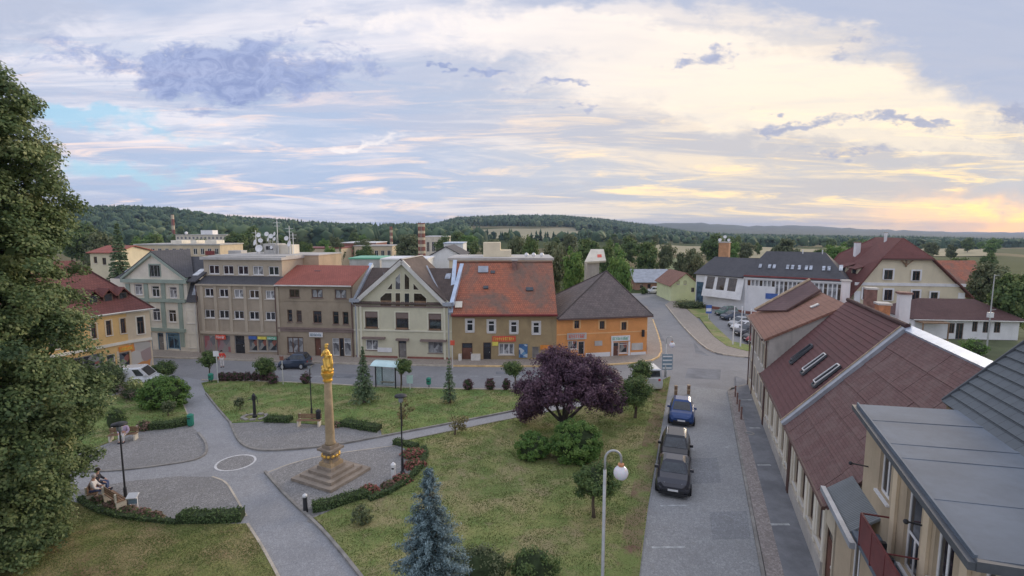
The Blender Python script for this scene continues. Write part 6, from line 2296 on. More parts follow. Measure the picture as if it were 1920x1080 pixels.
def white_bungalow():
    fr, W = Frame.between(G(1712, 634), G(1908, 638))
    root = thing('bungalow', 'long white single-storey house with dark red hipped roof behind the courtyard', 'house', fr.o, fr.ang)
    H_ = []
    for x0, x1, y0, y1 in ((1780, 1790, 606, 625), (1792, 1806, 606, 640), (1823, 1833, 602, 622), (1843, 1857, 603, 624), (1864, 1876, 604, 624)):
        window(root, H_, fr.rect(x0, y0, x1, y1), 'brown_frame', 'glass', 2, 0, 0.08, None)
    D = 8.0
    ze = fr.px(1810, 597)[1]
    body(root, W, D, ze, 'plaster_white', H_)
    zr = fr.px(1810, 562, 4.0)[1]
    roof_along(root, W, D, ze, zr, 'tile_chestnut', 0.5, 0.5, 4.0, 0.14, 'roof', 3.2, 3.2)
    gutter(root, [(-0.5, -0.6, ze - 0.2), (W + 0.5, -0.6, ze - 0.2)], 'trim_pale', 0.08)
    x0, z0 = fr.px(1738, 620)
    MB().box(x0 - 1.6, x0 + 1.6, -1.6, -0.05, 2.2, 2.35).bar((x0 - 1.5, -1.5, 0), (x0 - 1.5, -1.5, 2.2), 0.12).bar((x0 + 1.5, -1.5, 0), (x0 + 1.5, -1.5, 2.2), 0.12).build('porch', 'wood', root)
    m = A(1865, 515, 60)
    mast = thing('antenna_mast', 'thin grey antenna mast with side arms before the white bungalow', 'antenna', (m.x, 60, 0))
    MB().tube([(0, 0, 0), (0, 0, m.z)], [0.09, 0.05], 6).build('pole', 'steel_grey', mast)
    for z in (m.z - 0.1, m.z - 4.2):
        MB().tube([(-0.05, 0, z), (0.6, 0, z + 0.05)], 0.03, 5).build('arm', 'steel_grey', mast)
    MB().box(-0.25, 0.25, -0.2, 0.2, m.z - 5.1, m.z - 4.5).build('box', 'steel_pale', mast)


white_bungalow()


def commercial():
    F0, F1, F2 = Vector((33.4, 92.5, 0)), Vector((38.8, 84.8, 0)), Vector((50.4, 77.0, 0))
    fr, W = Frame.between(F1, F2)
    root = thing('commercial_building', 'white commercial building with long dark slate roof and row of skylights', 'building', F1, fr.ang)
    ze = fr.px(1420, 519)[1]
    D = 13.0
    H_ = []
    n = 22
    for i in range(n):                                   # strip of small panes below the eaves
        x0 = 0.35 + i * (W - 0.7) / n
        tall = i > 6
        window(root, H_, (x0, ze - (3.1 if tall else 1.55), x0 + (W - 0.7) / n * 0.84, ze - 0.55), 'white_frame', 'lace' if i % 3 else 'glass_brown', 1, 0.72 if tall else 0.0, 0.05, None)
    window(root, H_, (5.4, 0.3, 8.2, 2.5), 'grey_frame', 'shop_mixed', 3, 0, 0.08, None, name='shop_window')
    window(root, H_, (8.8, 0.3, 12.0, 2.5), 'grey_frame', 'shop_mixed', 3, 0, 0.08, None, name='shop_window')
    body(root, W, D, ze, 'plaster_white', H_)
    for i in (0.1, 5.0, 8.5, W - 0.3):
        MB().box(i, i + 0.22, -0.2, -0.004, 0.0, ze - 0.1).build('pilaster', 'metal_white', root)
    MB().box(-0.2, W + 0.2, -0.35, -0.004, ze - 0.38, ze + 0.0).build('cornice', 'metal_white', root)
    MB().box(-0.2, W + 0.2, -0.42, -0.02, ze + 0.003, ze + 0.22).build('eaves_board', 'gutter_red', root)
    MB().box(-0.05, 5.2, -0.1, -0.004, 0.02, 0.45).build('plinth', 'plinth_red', root)
    sign(root, (3.2, 2.75, 5.3, 3.65), 'sign_blue', None, -0.05)
    sign(root, (5.6, 2.75, 8.3, 3.6), 'sign_yellow', 'sign_white', -0.05, 7, 21)
    sign(root, (8.7, 2.75, 10.2, 3.6), 'sign_blue', 'sign_white', -0.05, 5, 22)
    zr = fr.px(1470, 473, 6.0)[1]
    roof_along(root, W, D, ze + 0.15, zr, 'slate_dark', 0.5, 0.4, 6.0, 0.14, 'roof', 2.6, 3.5)
    xs = [0.12, 0.22, 0.27, 0.41, 0.46, 0.53, 0.60, 0.645, 0.77, 0.82]
    for i, f in enumerate(xs):
        on_slope(W * f, W * f + 0.42, 0.30, 0.46, -0.5, ze + 0.2, 6.0, zr + 0.1, 0.06).build('skylight', 'skylight', root)
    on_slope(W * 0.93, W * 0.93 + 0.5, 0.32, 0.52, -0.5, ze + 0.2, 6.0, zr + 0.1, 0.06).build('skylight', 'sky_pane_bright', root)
    for f in (0.55, 0.75):
        MB().tube([(W * f, 5.6, zr - 0.3), (W * f, 5.6, zr + 0.55)], 0.09, 6).build('vent_pipe', 'steel_pale', root)
    # angled left wing with sloping glazed front
    f2, W2 = Frame.between(F0, F1)
    loc = lambda p, z: ((p - fr.o).dot(fr.u), (p - fr.o).dot(fr.w), z)
    q = lambda x, y, z: loc(f2.o + f2.u * x + f2.w * y, z)
    mb = MB()
    ze2 = ze - 0.1
    for a, b in (((0, 0), (W2, 0)), ((0, 9), (0, 0))):
        mb.poly([q(*a, 0), q(*b, 0), q(*b, ze2), q(*a, ze2)])
    mb.build('wing_wall', 'plaster_white', root)
    MB().slab([q(-0.3, -0.4, ze2 - 0.1), q(W2, -0.4, ze2 - 0.1), q(W2 + 0.5, 6, zr - 1.2), q(-0.3, 6, zr - 1.2)], 0.14).build('wing_roof', 'slate_dark', root)
    for i in range(3):                                   # leaning strips of roof glazing
        x0 = 2.4 + i * 2.1
        MB().slab([q(x0, -0.9, 2.6), q(x0 + 1.5, -0.9, 2.6), q(x0 + 1.5, -0.15, ze2 - 0.4), q(x0, -0.15, ze2 - 0.4)], 0.08).build('glazing', 'glass_brown', root)
    MB().slab([q(1.9, -1.0, 2.3), q(W2 - 0.1, -1.0, 2.3), q(W2 - 0.1, -0.05, ze2 - 0.2), q(1.9, -0.05, ze2 - 0.2)], 0.06).build('glazing_frame', 'metal_white', root)
    MB().slab([q(0.2, -0.05, 0.6), q(1.6, -0.05, 0.6), q(1.6, -0.05, 4.6), q(0.2, -0.05, 4.6)], 0.03).build('window', 'glass_blue', root)
    MB().slab([q(0.0, -0.03, 0.02), q(W2, -0.03, 0.02), q(W2, -0.03, 0.5), q(0.0, -0.03, 0.5)], 0.02).build('plinth', 'plinth_red', root)
    # orange chimney with dishes
    c = A(1359, 455, 98)
    cx, cy, _ = loc(Vector((c.x, 98, 0)), 0)
    ch = MB().box(cx - 0.9, cx + 0.9, cy - 0.8, cy + 0.8, 3, c.z).build('chimney', 'brick_orange', root)
    MB().box(cx - 1.0, cx + 1.0, cy - 0.9, cy + 0.9, c.z + 0.002, c.z + 0.18).build('cap', 'concrete', ch)
    for dx, dz, r in ((-0.9, 0.5, 0.32), (0.0, 1.1, 0.3), (0.7, 0.5, 0.28)):
        d = MB().lathe([(0.02, 0.0), (r * 0.6, 0.10 * r), (r, 0.32 * r), (r * 1.02, 0.30 * r), (r * 0.6, 0.04 * r), (0.02, -0.06 * r)], 12).tube([(0, 0, 0), (0, -0.3 - dz * 0.5, -0.1)], 0.03, 4).build('satellite_dish', 'metal_white', ch, (cx + dx, cy, c.z + dz), smooth=True)
        d.rotation_euler = (R(78), 0, R(random.uniform(-30, 30)) - fr.ang)


commercial()

# flats, school and works behind the front row
r_, W_, H_b = box_building('school_building', 'long ochre-yellow flat-roofed building behind the gabled house', 252, 412, 460, 140, 12, 'plaster_sand', rows=2, cols=12, wz=(3.0, 0.9))
for x, w in ((8.0, 3.0), (13.5, 1.6), (17.5, 3.2)):
    MB().box(x, x + w, 3, 7, H_b + 0.36, H_b + 1.3).build('roof_hatch', 'plaster_cream', r_)
for x, w in ((4.0, 2.2), (12.0, 2.6), (19.5, 2.4)):
    MB().box(x, x + w, -0.6, -0.25, H_b - 2.6, H_b - 1.5).build('awning', 'gutter_red', r_)
r_, W_, H_b = box_building('panel_building', 'pale concrete panel building with a white roof cabin in front of the wooded hill', 329, 425, 441, 270, 14, 'concrete_pale', rows=3, cols=13, wz=(2.0, .9))
MB().box(W_ * 0.43, W_ * 0.66, 3, 8, H_b + 0.36, H_b + 2.6).build('roof_cabin', 'metal_white', r_)
MB().ball((W_ * 0.12, 4, H_b + 1.1), 0.8, 10).build('roof_dome', 'metal_white', r_)
pitched_house('town_house', 'pale yellow house between the big tree and the dark spruce', 168, 214, 474, 462, 88, 9, 'plaster_pale_yellow', 'tile_red', wins=((176, 482, 182, 494), (192, 484, 199, 497)))
r_, W_, H_b = box_building('yellow_hall', 'long yellow flat-roofed hall behind the orange-tiled house', 842, 1036, 488, 76, 10, 'plaster_pale_yellow', 'concrete', rows=1, cols=7, wz=(5.5, .9))
MB().box(W_ * 0.32, W_ * 0.49, 3.0, 6.5, H_b + 0.36, H_b + 2.55).build('roof_cabin', 'plaster_pale_yellow', r_)
MB().box(W_ * 0.49 + 0.003, W_ * 0.60, 3.0, 6.5, H_b + 0.36, H_b + 1.35).build('roof_cabin', 'plaster_pale_yellow', r_)
for f in (0.75, 0.82, 0.90):
    MB().ball((W_ * f, 1.0, H_b + 0.75), 0.34, 8).tube([(W_ * f, 1.0, H_b + 0.3), (W_ * f, 1.0, H_b + 0.8)], 0.05, 5).build('roof_vent', 'steel_pale', r_)
box_building('warehouse', 'long low white-roofed works hall by the woods', 640, 705, 456, 230, 20, 'plinth_red', 'metal_white')
box_building('warehouse', 'pinkish works building beside the white-roofed hall', 664, 735, 462, 200, 14, 'plaster_sand', 'roof_flat_grey', rows=1, cols=6)
box_building('warehouse', 'pale works block with white roof right of the striped chimney', 797, 838, 444, 250, 15, 'concrete_pale', 'metal_white', rows=1, cols=4)
box_building('warehouse', 'bluish works hall with ribbon windows left of the yellow tower', 832, 868, 457, 170, 14, 'plaster_white', 'zinc', rows=1, cols=5, pane='glass_blue')
box_building('warehouse', 'white low hall with flat roof behind the glazed gable', 715, 800, 488, 100, 10, 'plaster_white', 'metal_white', rows=1, cols=6)
box_building('warehouse', 'teal-roofed low shed behind the red-roofed house', 655, 712, 486, 120, 10, 'concrete', 'sign_green')
box_building('warehouse', 'pink and red low workshop left of the white works', 552, 640, 466, 190, 12, 'plaster_sand', 'gutter_red', rows=1, cols=8)
pitched_house('shed', 'dark-roofed shed with pale gable beside the works', 806, 866, 480, 464, 112, 16, 'plaster_white', 'slate_dark', front_gable=True)
pitched_house('barn', 'grey sheet-roofed barn with brick end at the end of the road', 1192, 1262, 529, 506, 118, 12, 'brick_wall', 'zinc_dull', wins=((1200, 533, 1206, 541), (1214, 533, 1220, 541), (1236, 531, 1243, 543)))
pitched_house('cottage', 'small lime-green cottage with red-brown gable roof by the road', 1259, 1312, 535, 514, 99, 10, 'plaster_lime', 'tile_earth', front_gable=True, wins=((1269, 527, 1274, 534), (1282, 527, 1287, 534), (1296, 540, 1302, 548)))
pitched_house('house', 'orange-roofed house behind the trees on the right', 1795, 1880, 545, 490, 96, 14, 'plaster_tan', 'tile_orange')


def kiosk():
    """tall narrow white building with slanted roof and red emblem"""
    c = A(1098, 525, 84)
    root = thing('silo_house', 'tall narrow white annex with slanted white roof and red emblem among the trees', 'building', (c.x, 84, 0))
    zt = A(1098, 487, 84).z
    MB().box(0.2, 2.2, 0, 3, 0, zt - 0.4).build('wall', 'plaster_grey', root)
    m = MB()
    for x in (0.5, 1.0, 1.6):
        m.box(x, x + 0.2, -0.08, -0.003, 1, zt - 0.5)
    m.build('rib', 'plaster_grey', root)
    MB().slab([(-0.3, -0.6, zt - 0.3), (3.2, -0.6, zt - 0.1), (3.5, 3.5, zt + 1.6), (1.3, 3.5, zt + 1.6)], 0.3).build('roof', 'concrete_pale', root)
    MB().slab([(2.0, 0.6, zt + 0.38), (2.7, 0.6, zt + 0.40), (2.8, 1.5, zt + 0.82), (2.1, 1.5, zt + 0.80)], 0.05).build('emblem', 'sign_red', root)


kiosk()


def striped_chimney(px, ytop, Y, wpx, label, bands):
    c = A(px, ytop, Y)
    r = wpx / 2 / FPX * Y
    root = thing('factory_chimney', label, 'chimney', (c.x, Y, 0))
    hb = (c.z) / bands
    for i in range(bands):
        r0, r1 = r * (1.12 - 0.12 * i / bands), r * (1.12 - 0.12 * (i + 1) / bands)
        z0, z1 = i * hb + (0.22 * hb if i % 2 else 0.0), (i + 1) * hb - 0.02 + (0.22 * hb if not i % 2 else 0.0)
        MB().lathe([(r0, z0), (r1, z1)], 14).build('band', 'plaster_sand' if i % 2 else 'plinth_red', root, smooth=False)
    MB().lathe([(r * 1.1, c.z), (r * 1.1, c.z + 0.25)], 14).build('crown_ring', 'plinth_red', root)
    m = MB()
    m.bar((-0.2, -r * 1.15, 1), (-0.2, -r * 1.05, c.z), 0.06).bar((0.2, -r * 1.15, 1), (0.2, -r * 1.05, c.z), 0.06)
    m.build('ladder', 'steel_grey', root)


striped_chimney(790, 420, 150, 13, 'thick red and white banded factory chimney above the roofs', 16)
striped_chimney(733, 426, 300, 5, 'slim red and white banded chimney behind the works', 9)
striped_chimney(323, 403, 420, 5, 'small red and white mast on the wooded hillside', 6)

# ------------------------------------------------------------------ trees and shrubs
def mpx(px, a):
    """photo pixels -> metres at depth a"""
    return px / FPX * a


def big_linden():
    rng = np.random.default_rng(21)
    root = thing('linden_tree', 'huge leafy linden tree filling the left edge of the view', 'tree', (-22.3, 20.0, 0))
    prof = [(0.4, 2.3), (2, 2.9), (4, 3.5), (6.3, 4.7), (8.5, 4.9), (10.5, 4.3), (13, 4.1), (16.5, 4.0), (19.3, 3.2), (21.2, 1.4)]
    zs, rs = [p[0] for p in prof], [p[1] for p in prof]
    n = 900
    z = rng.uniform(0.6, 21.0, n)
    a = rng.uniform(0, 2 * np.pi, n)
    a = np.where(rng.random(n) < 0.55, rng.uniform(-2.2, 0.9, n), a)      # more of the sprays one sees
    lobe = 1 + 0.13 * np.sin(2.3 * a + 0.9 * z) * np.sin(1.15 * z + 1.7 * a) + 0.07 * np.sin(5.1 * a - 1.9 * z)
    rr = np.interp(z, zs, rs) * (0.50 + 0.46 * rng.random(n) ** 0.5) * (1 + rng.normal(0, 0.07, n)) * lobe
    cc = np.stack([rr * np.cos(a), rr * np.sin(a), z + rng.normal(0, 0.25, n)], 1)
    nl = 250000
    idx = rng.integers(0, n, nl)
    rc = rng.uniform(0.4, 0.85, n)
    d = unit(nl, rng)
    off = d * (rng.random(nl) ** 0.42)[:, None] * rc[idx][:, None]
    off[:, 2] *= 0.62
    out = cc.copy()
    out[:, 2] = 0
    out /= np.linalg.norm(out, axis=1, keepdims=True)
    droop = -0.35 * np.maximum(0, (off * out[idx]).sum(1))
    off[:, 2] += droop
    P = cc[idx] + off
    P[:, 2] = np.maximum(P[:, 2], 0.15)
    Nn = d * 0.5 + out[idx] * 0.55 + np.array([0, 0, 0.75])
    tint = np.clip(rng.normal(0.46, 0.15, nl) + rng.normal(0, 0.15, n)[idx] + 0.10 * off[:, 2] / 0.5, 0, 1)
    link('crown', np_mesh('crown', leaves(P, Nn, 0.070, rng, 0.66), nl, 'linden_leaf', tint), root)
    # inner, larger and sparser foliage so that the crown is closed
    ni = 14000
    z = rng.uniform(0.8, 18.5, ni)
    a = rng.uniform(0, 2 * np.pi, ni)
    r2 = np.interp(z, zs, rs) * 0.62 * rng.random(ni) ** 0.5
    P = np.stack([r2 * np.cos(a), r2 * np.sin(a), z], 1)
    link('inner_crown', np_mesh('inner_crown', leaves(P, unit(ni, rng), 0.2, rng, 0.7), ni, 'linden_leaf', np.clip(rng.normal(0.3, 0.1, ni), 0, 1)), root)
    link('trunk', trunk_mesh('trunk', 13.0, 0.42, cc[rng.choice(n, 46, replace=False)] * np.array([0.85, 0.85, 1.0]), 'bark_dark', rng, 0.4, rl=0.3), root)


big_linden()


def globe_tree(label, base, crown, rx, ry, mat='green_leaf', n=2600, size=None, name='globe_tree', group=None, cat='tree', bark='bark', shell=0.45, sparse=False):
    """small street tree: trunk foot pixel, crown centre pixel, crown radii in pixels"""
    g = G(*base)
    a = g.y * CP + CAMH * SP
    c = A(crown[0], crown[1], g.y)
    rng = np.random.default_rng(int(base[0] * 7 + base[1]))
    root = thing(name, label, cat, (g.x, g.y, 0.05), 0, group)
    R_, Z_ = mpx(rx, a), mpx(ry, a)
    dx = c.x - g.x
    me, cc = crown_mesh('crown', (dx, 0, c.z - 0.05), (R_ * 0.80, R_ * 0.80, Z_ * 0.78), 12 if sparse else 40, n, R_ * 0.32, size or max(0.045, mpx(1.5, a)), mat, rng, shell)
    link('crown', me, root)
    if not sparse:
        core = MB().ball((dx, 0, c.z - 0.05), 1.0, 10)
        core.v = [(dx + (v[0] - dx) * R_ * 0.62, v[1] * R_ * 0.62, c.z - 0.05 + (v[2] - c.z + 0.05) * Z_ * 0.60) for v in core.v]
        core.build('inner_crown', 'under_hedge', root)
    pk = cc[rng.choice(len(cc), min(8, len(cc)), replace=False)]
    link('trunk', trunk_mesh('trunk', max(0.25, c.z - Z_ * 0.5), max(0.035, R_ * 0.075), pk, bark, rng, 0.05, rl=0.5), root)
    return root


def shrub(label, base, rx, h, mat, n=2200, size=None, name='shrub', group=None, depth=0.8, core=True, wob=0.6, cat='shrub'):
    """rounded shrub growing from the ground; base pixel is the foot of its front"""
    g = G(*base)
    a = g.y * CP + CAMH * SP
    rng = np.random.default_rng(int(base[0] * 13 + base[1] * 3))
    R_, H_ = mpx(rx, a), mpx(h, a)
    root = thing(name, label, cat, (g.x, g.y + R_ * depth * 0.6, 0.05), 0, group)
    dome = wob >= 0.7
    me, cc = crown_mesh('foliage', (0, 0, H_ * 0.42), (R_ * 0.86, R_ * 0.86 * depth, H_ * 0.52), 170 if dome else 60, n, R_ * (0.17 if dome else 0.25), size or max(0.04, mpx(1.4, a)), mat, rng, wob, lambda c: c[:, 2] > 0.02 * H_)
    P = None
    link('foliage', me, root)
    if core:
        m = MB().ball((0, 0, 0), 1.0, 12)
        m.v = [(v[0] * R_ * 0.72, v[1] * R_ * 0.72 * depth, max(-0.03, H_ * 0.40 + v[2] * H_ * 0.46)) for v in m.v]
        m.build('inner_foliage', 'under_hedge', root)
    link('stem', trunk_mesh('stem', H_ * 0.4, max(0.02, R_ * 0.06), cc[:6], 'bark', rng, 0.03), root)
    return root


globe_tree('clipped globe tree in the lawn beside the near lamp post', (1113, 972), (1117, 903), 46, 42, 'green_leaf', 11000, 0.055, shell=0.6)
globe_tree('tall full-crowned young tree in the lawn right of the purple tree', (1191, 785), (1191, 734), 38, 41, 'green_leaf', 7500, 0.07)
globe_tree('clipped globe tree in front of the white van', (1203, 741), (1203, 694), 26, 19, 'green_leaf', 2600, name='globe_tree')
globe_tree('flat-topped globe tree by the road in front of the ochre shop house', (966, 738), (960, 690), 22, 16, 'green_leaf', 2400)
globe_tree('clipped globe tree next to the bus shelter', (752, 734), (757, 685), 18, 19, 'green_leaf', 2200)
globe_tree('clipped globe tree at the end of the dark barberry row', (498, 716), (497, 686), 23, 22, 'green_leaf', 2600)
globe_tree('dark globe tree by the crossing beside the green litter box', (393, 715), (391, 673), 17, 18, 'green_leaf', 2200)
globe_tree('wide clipped globe tree on the corner by the yellow house', (305, 713), (305, 692), 23, 17, 'green_leaf', 2600)
globe_tree('small ragged tree on the lawn near the iron pump', (450, 770), (448, 754), 11, 10, 'dull_leaf', 700)
globe_tree('small grey-green tree behind the litter bin on the left lawn', (316, 781), (317, 762), 14, 13, 'dull_leaf', 900)
globe_tree('thin sapling with sparse leaves behind the middle lamp post', (754, 800), (757, 766), 22, 24, 'dry_leaf', 320, 0.09, 'sapling', sparse=True)
globe_tree('thin sapling with sparse yellowish leaves beside the slanting path', (853, 817), (860, 792), 26, 16, 'dry_leaf', 420, 0.08, 'sapling', sparse=True)


def purple_tree():
    rng = np.random.default_rng(5)
    g = G(1056, 803)
    a = g.y * CP + CAMH * SP
    root = thing('purple_plum_tree', 'spreading dark purple-leaved plum tree in the middle of the lawn', 'tree', (g.x, g.y, 0.05))
    k = lambda px, py: A(px, py, g.y)
    cs = []
    for px, py, rx, ry, w in ((1065, 712, 92, 54, 5), (1010, 735, 46, 42, 2), (1120, 725, 50, 44, 2), (1050, 676, 48, 26, 2), (985, 770, 26, 26, 0.8), (1140, 752, 30, 26, 0.9), (1095, 690, 45, 30, 1.5)):
        c = k(px, py)
        cs.append(((c.x - g.x, rng.normal(0, 0.4), c.z - 0.05), (mpx(rx, a) * 0.92, mpx(rx, a) * 0.8, mpx(ry, a) * 0.85), w))
    VV, TT, CC = [], [], []
    for c, r, w in cs:
        P, Nn, t, cc = clumped(c, r, int(30 * w) + 8, int(3600 * w), 0.5, rng, 0.30, None, 0.8)
        VV.append(leaves(P, Nn, 0.075, rng, 0.6))
        TT.append(t)
        CC.append(cc)
    V, T, C_ = np.concatenate(VV), np.concatenate(TT), np.concatenate(CC)
    link('crown', np_mesh('crown', V, len(T), 'purple_leaf', T), root)
    mb = MB()
    for dx, dy, z in ((0.1, 0, 3.0), (0.9, 0.3, 2.6), (-0.8, 0.1, 2.4), (1.7, -0.3, 2.1), (-1.6, 0.3, 1.8), (0.4, -0.6, 2.7)):
        mb.tube([(0, 0, -0.1), (dx * 0.12, dy * 0.12, 0.5), (dx * 0.6, dy * 0.6, z * 0.65), (dx, dy, z), (dx * 1.5, dy * 1.5, z + 0.9)], [0.17, 0.14, 0.09, 0.06, 0.02], 7, cap=False)
    for t in C_[rng.choice(len(C_), 26, replace=False)]:
        s = Vector((t[0] * 0.45, t[1] * 0.45, 1.6 + 0.3 * t[2]))
        mb.tube([s, s.lerp(Vector(t), 0.55) + Vector((0, 0, 0.15)), Vector(t)], [0.05, 0.03, 0.01], 5, cap=False)
    mb.build('trunk', 'bark_dark', root, smooth=True)


purple_tree()


def spruce(label, base, ytop, rpx, mat='spruce_needle', whorls=22, nn=26, size=0.07, name='spruce', Y=None, group=None, per=11):
    g = G(*base) if Y is None else A(base[0], base[1], Y)
    a = g.y * CP + CAMH * SP if Y is None else Y
    top = A(base[0], ytop, g.y)
    rng = np.random.default_rng(int(base[0]))
    zb = 0.05 if Y is None else min(0.0, g.z)
    root = thing(name, label, 'tree', (g.x, g.y, zb), 0, group)
    h = top.z - zb
    r = mpx(rpx, a)
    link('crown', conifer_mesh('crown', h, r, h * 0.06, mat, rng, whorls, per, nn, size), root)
    MB().tube([(0, 0, -0.1), (0, 0, h * 0.5), (0, 0, h * 0.97)], [0.045 * h ** 0.6 + 0.03, 0.03 * h ** 0.6, 0.012], 7).build('trunk', 'bark', root)
    return root


spruce('dense green spruce on the lawn left of the bus shelter', (683, 756), 650, 24, 'spruce_needle', 26, 26, 0.075)
spruce('slim young spruce on the lawn between shelter and barberry balls', (843, 757), 671, 17, 'spruce_needle', 20, 18, 0.07, per=9)
spruce('tall dark spruce behind the yellow corner house', (228, 530), 416, 30, 'spruce_needle', 36, 60, 0.17, Y=84, per=13)


def blue_spruce():
    rng = np.random.default_rng(3)
    top = A(797, 878, 15.2)
    root = thing('blue_spruce', 'blue spruce in the foreground with layered silvery boughs', 'tree', (top.x + 0.12, 15.2, 0.05))
    h = top.z
    P, Nn, T = [], [], []
    tw = MB()
    wh = 34
    for i in range(wh):
        f = (i + rng.uniform(-0.25, 0.25)) / wh
        f = min(max(f, 0.0), 0.985)
        z = 0.25 + (h - 0.3) * f
        rr = 1.98 * (1 - f) ** 0.86 * rng.uniform(0.86, 1.10) + 0.03
        k = max(5, int(15 * (1 - f) ** 0.5))
        a0 = rng.uniform(0, 6.28)
        for j in range(k):
            a = a0 + 6.283 * j / k + rng.normal(0, 0.15)
            L = rr * rng.uniform(0.72, 1.14)
            ca, sa = math.cos(a), math.sin(a)
            lift = 0.30 if f > 0.8 else 0.10
            pt = lambda q: (q * L * ca, q * L * sa, z + lift * L * q - 0.16 * L * q * q)
            tw.tube([pt(0), pt(0.5), pt(0.95)], [0.022 + 0.01 * L, 0.012, 0.004], 4, cap=False)
            ns = max(4, int(L * 11))
            for s in range(ns):                       # foliage sprays along the bough, wider towards its base
                q = 0.22 + 0.78 * (s + rng.random()) / ns
                c = np.array(pt(q))
                m = 26
                w = 0.20 * L * (1.15 - q) + 0.07
                side = rng.normal(0, 0.5, m) * w
                al = rng.normal(0, 0.07, m)
                up = rng.normal(0.02, 0.045, m) - 0.15 * np.abs(side)
                P.append(np.stack([c[0] + al * ca - side * sa, c[1] + al * sa + side * ca, c[2] + up], 1))
                Nn.append(np.tile([ca * 0.6, sa * 0.6, 0.8], (m, 1)))
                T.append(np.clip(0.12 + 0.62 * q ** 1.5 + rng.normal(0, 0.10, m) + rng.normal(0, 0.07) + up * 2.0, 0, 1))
    P, Nn, T = np.concatenate(P), np.concatenate(Nn), np.concatenate(T)
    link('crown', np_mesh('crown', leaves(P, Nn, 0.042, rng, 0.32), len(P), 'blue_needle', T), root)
    tag(tw.build('branches', 'bark_dark', root), kind='stuff')
    MB().tube([(0, 0, -0.1), (0, 0, h * 0.5), (0, 0, h * 0.985)], [0.16, 0.09, 0.012], 8).build('trunk', 'bark', root)


blue_spruce()

shrub('large round green shrub on the left lawn', (291, 771), 50, 60, 'fresh_leaf', 9000, 0.075, wob=0.8)
shrub('big dome-shaped green shrub below the purple tree', (1084, 874), 54, 80, 'fresh_leaf', 15000, 0.06, wob=0.85)
shrub('smaller round green shrub left of the big dome shrub', (1000, 868), 36, 52, 'fresh_leaf', 8000, 0.06, wob=0.85)
shrub('low wispy shrub on the bare patch near the monument', (674, 990), 24, 36, 'dull_leaf', 900, 0.05, core=False, wob=0.3)
for i, (x, r, h, m, lb) in enumerate(((905, 62, 78, 'dull_leaf', 'yellow-green bush at the bottom edge right of the blue spruce'), (1002, 52, 84, 'green_leaf', 'dark bushy shrub at the bottom edge below the near globe tree'))):
    shrub(lb, (x, 1118), r, h, m, 3800, 0.05)
shrub('brownish bush in front of the white van on the left', (245, 752), 38, 32, 'bark_brown_leaf', 1800)
shrub('dark bush under the linden beside the left bench', (212, 812), 22, 48, 'green_leaf', 1600)
shrub('loose dark shrub between linden and van', (190, 742), 40, 62, 'dull_leaf', 2400)
for i, x in enumerate((414, 426, 438, 450, 463, 476, 489, 502)):
    shrub('dark barberry bush in the clipped row by the road', (x, 716), 8.5, 19, 'barberry_leaf', 520, 0.06, 'barberry_bush', 'row of barberry bushes by the road')
for x, lb in ((509, 'barberry ball under the globe tree at the end of the row'), (571, 'lone barberry ball in front of the dark parked car'), (877, 'leftmost of the three barberry balls right of the slim spruce'), (919, 'middle one of the three barberry balls right of the slim spruce'), (949, 'rightmost of the three barberry balls right of the slim spruce')):
    shrub(lb, (x, 733 if x > 600 else 722), 11 if x != 949 else 9, 23, 'barberry_leaf', 700, 0.06, 'barberry_bush')


def hedge(label, px, w, h, mat='box_leaf', dens=240, size=0.05, name='hedge', it=1, cat='hedge'):
    pts = path_points(smooth_line(gpts(px), it), 0.25)
    rng = np.random.default_rng(int(px[0][0] + px[0][1] * 3))
    o = pts[0]
    root = thing(name, label, cat, (o.x, o.y, 0.02))
    L = sum((b - a).length for a, b in zip(pts[:-1], pts[1:]))
    n = int(dens * L * (w + 2 * h))
    i = rng.integers(0, len(pts) - 1, n)
    PA = np.array([tuple(p - o) for p in pts])
    d = PA[i + 1] - PA[i]
    ln = np.linalg.norm(d, axis=1, keepdims=True)
    d = d / ln
    s = np.stack([d[:, 1], -d[:, 0], np.zeros(n)], 1)
    t = rng.random(n) * (w + 2 * h)
    side = np.where(t < h, -w / 2, np.where(t > h + w, w / 2, t - h - w / 2))
    zz = np.where(t < h, t, np.where(t > h + w, w + 2 * h - t, h))
    P = PA[i] + (PA[i + 1] - PA[i]) * rng.random((n, 1)) + s * side[:, None]
    P[:, 2] = zz
    P += rng.normal(0, 0.035, (n, 3))
    P[:, 2] = np.maximum(P[:, 2] + 0.04 * np.sin(PA[i][:, 0] * 5) * (zz > h * 0.8), 0.01)
    Nn = s * np.sign(side)[:, None] * (zz < h * 0.95)[:, None] + np.array([0, 0, 0.6])
    T = np.clip(rng.normal(0.45, 0.17, n) + 0.15 * (zz / h - 0.5), 0, 1)
    link('foliage', np_mesh('foliage', leaves(P, Nn, size, rng), n, mat, T), root)
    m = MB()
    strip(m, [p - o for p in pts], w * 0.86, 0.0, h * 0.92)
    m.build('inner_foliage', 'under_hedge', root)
    return root


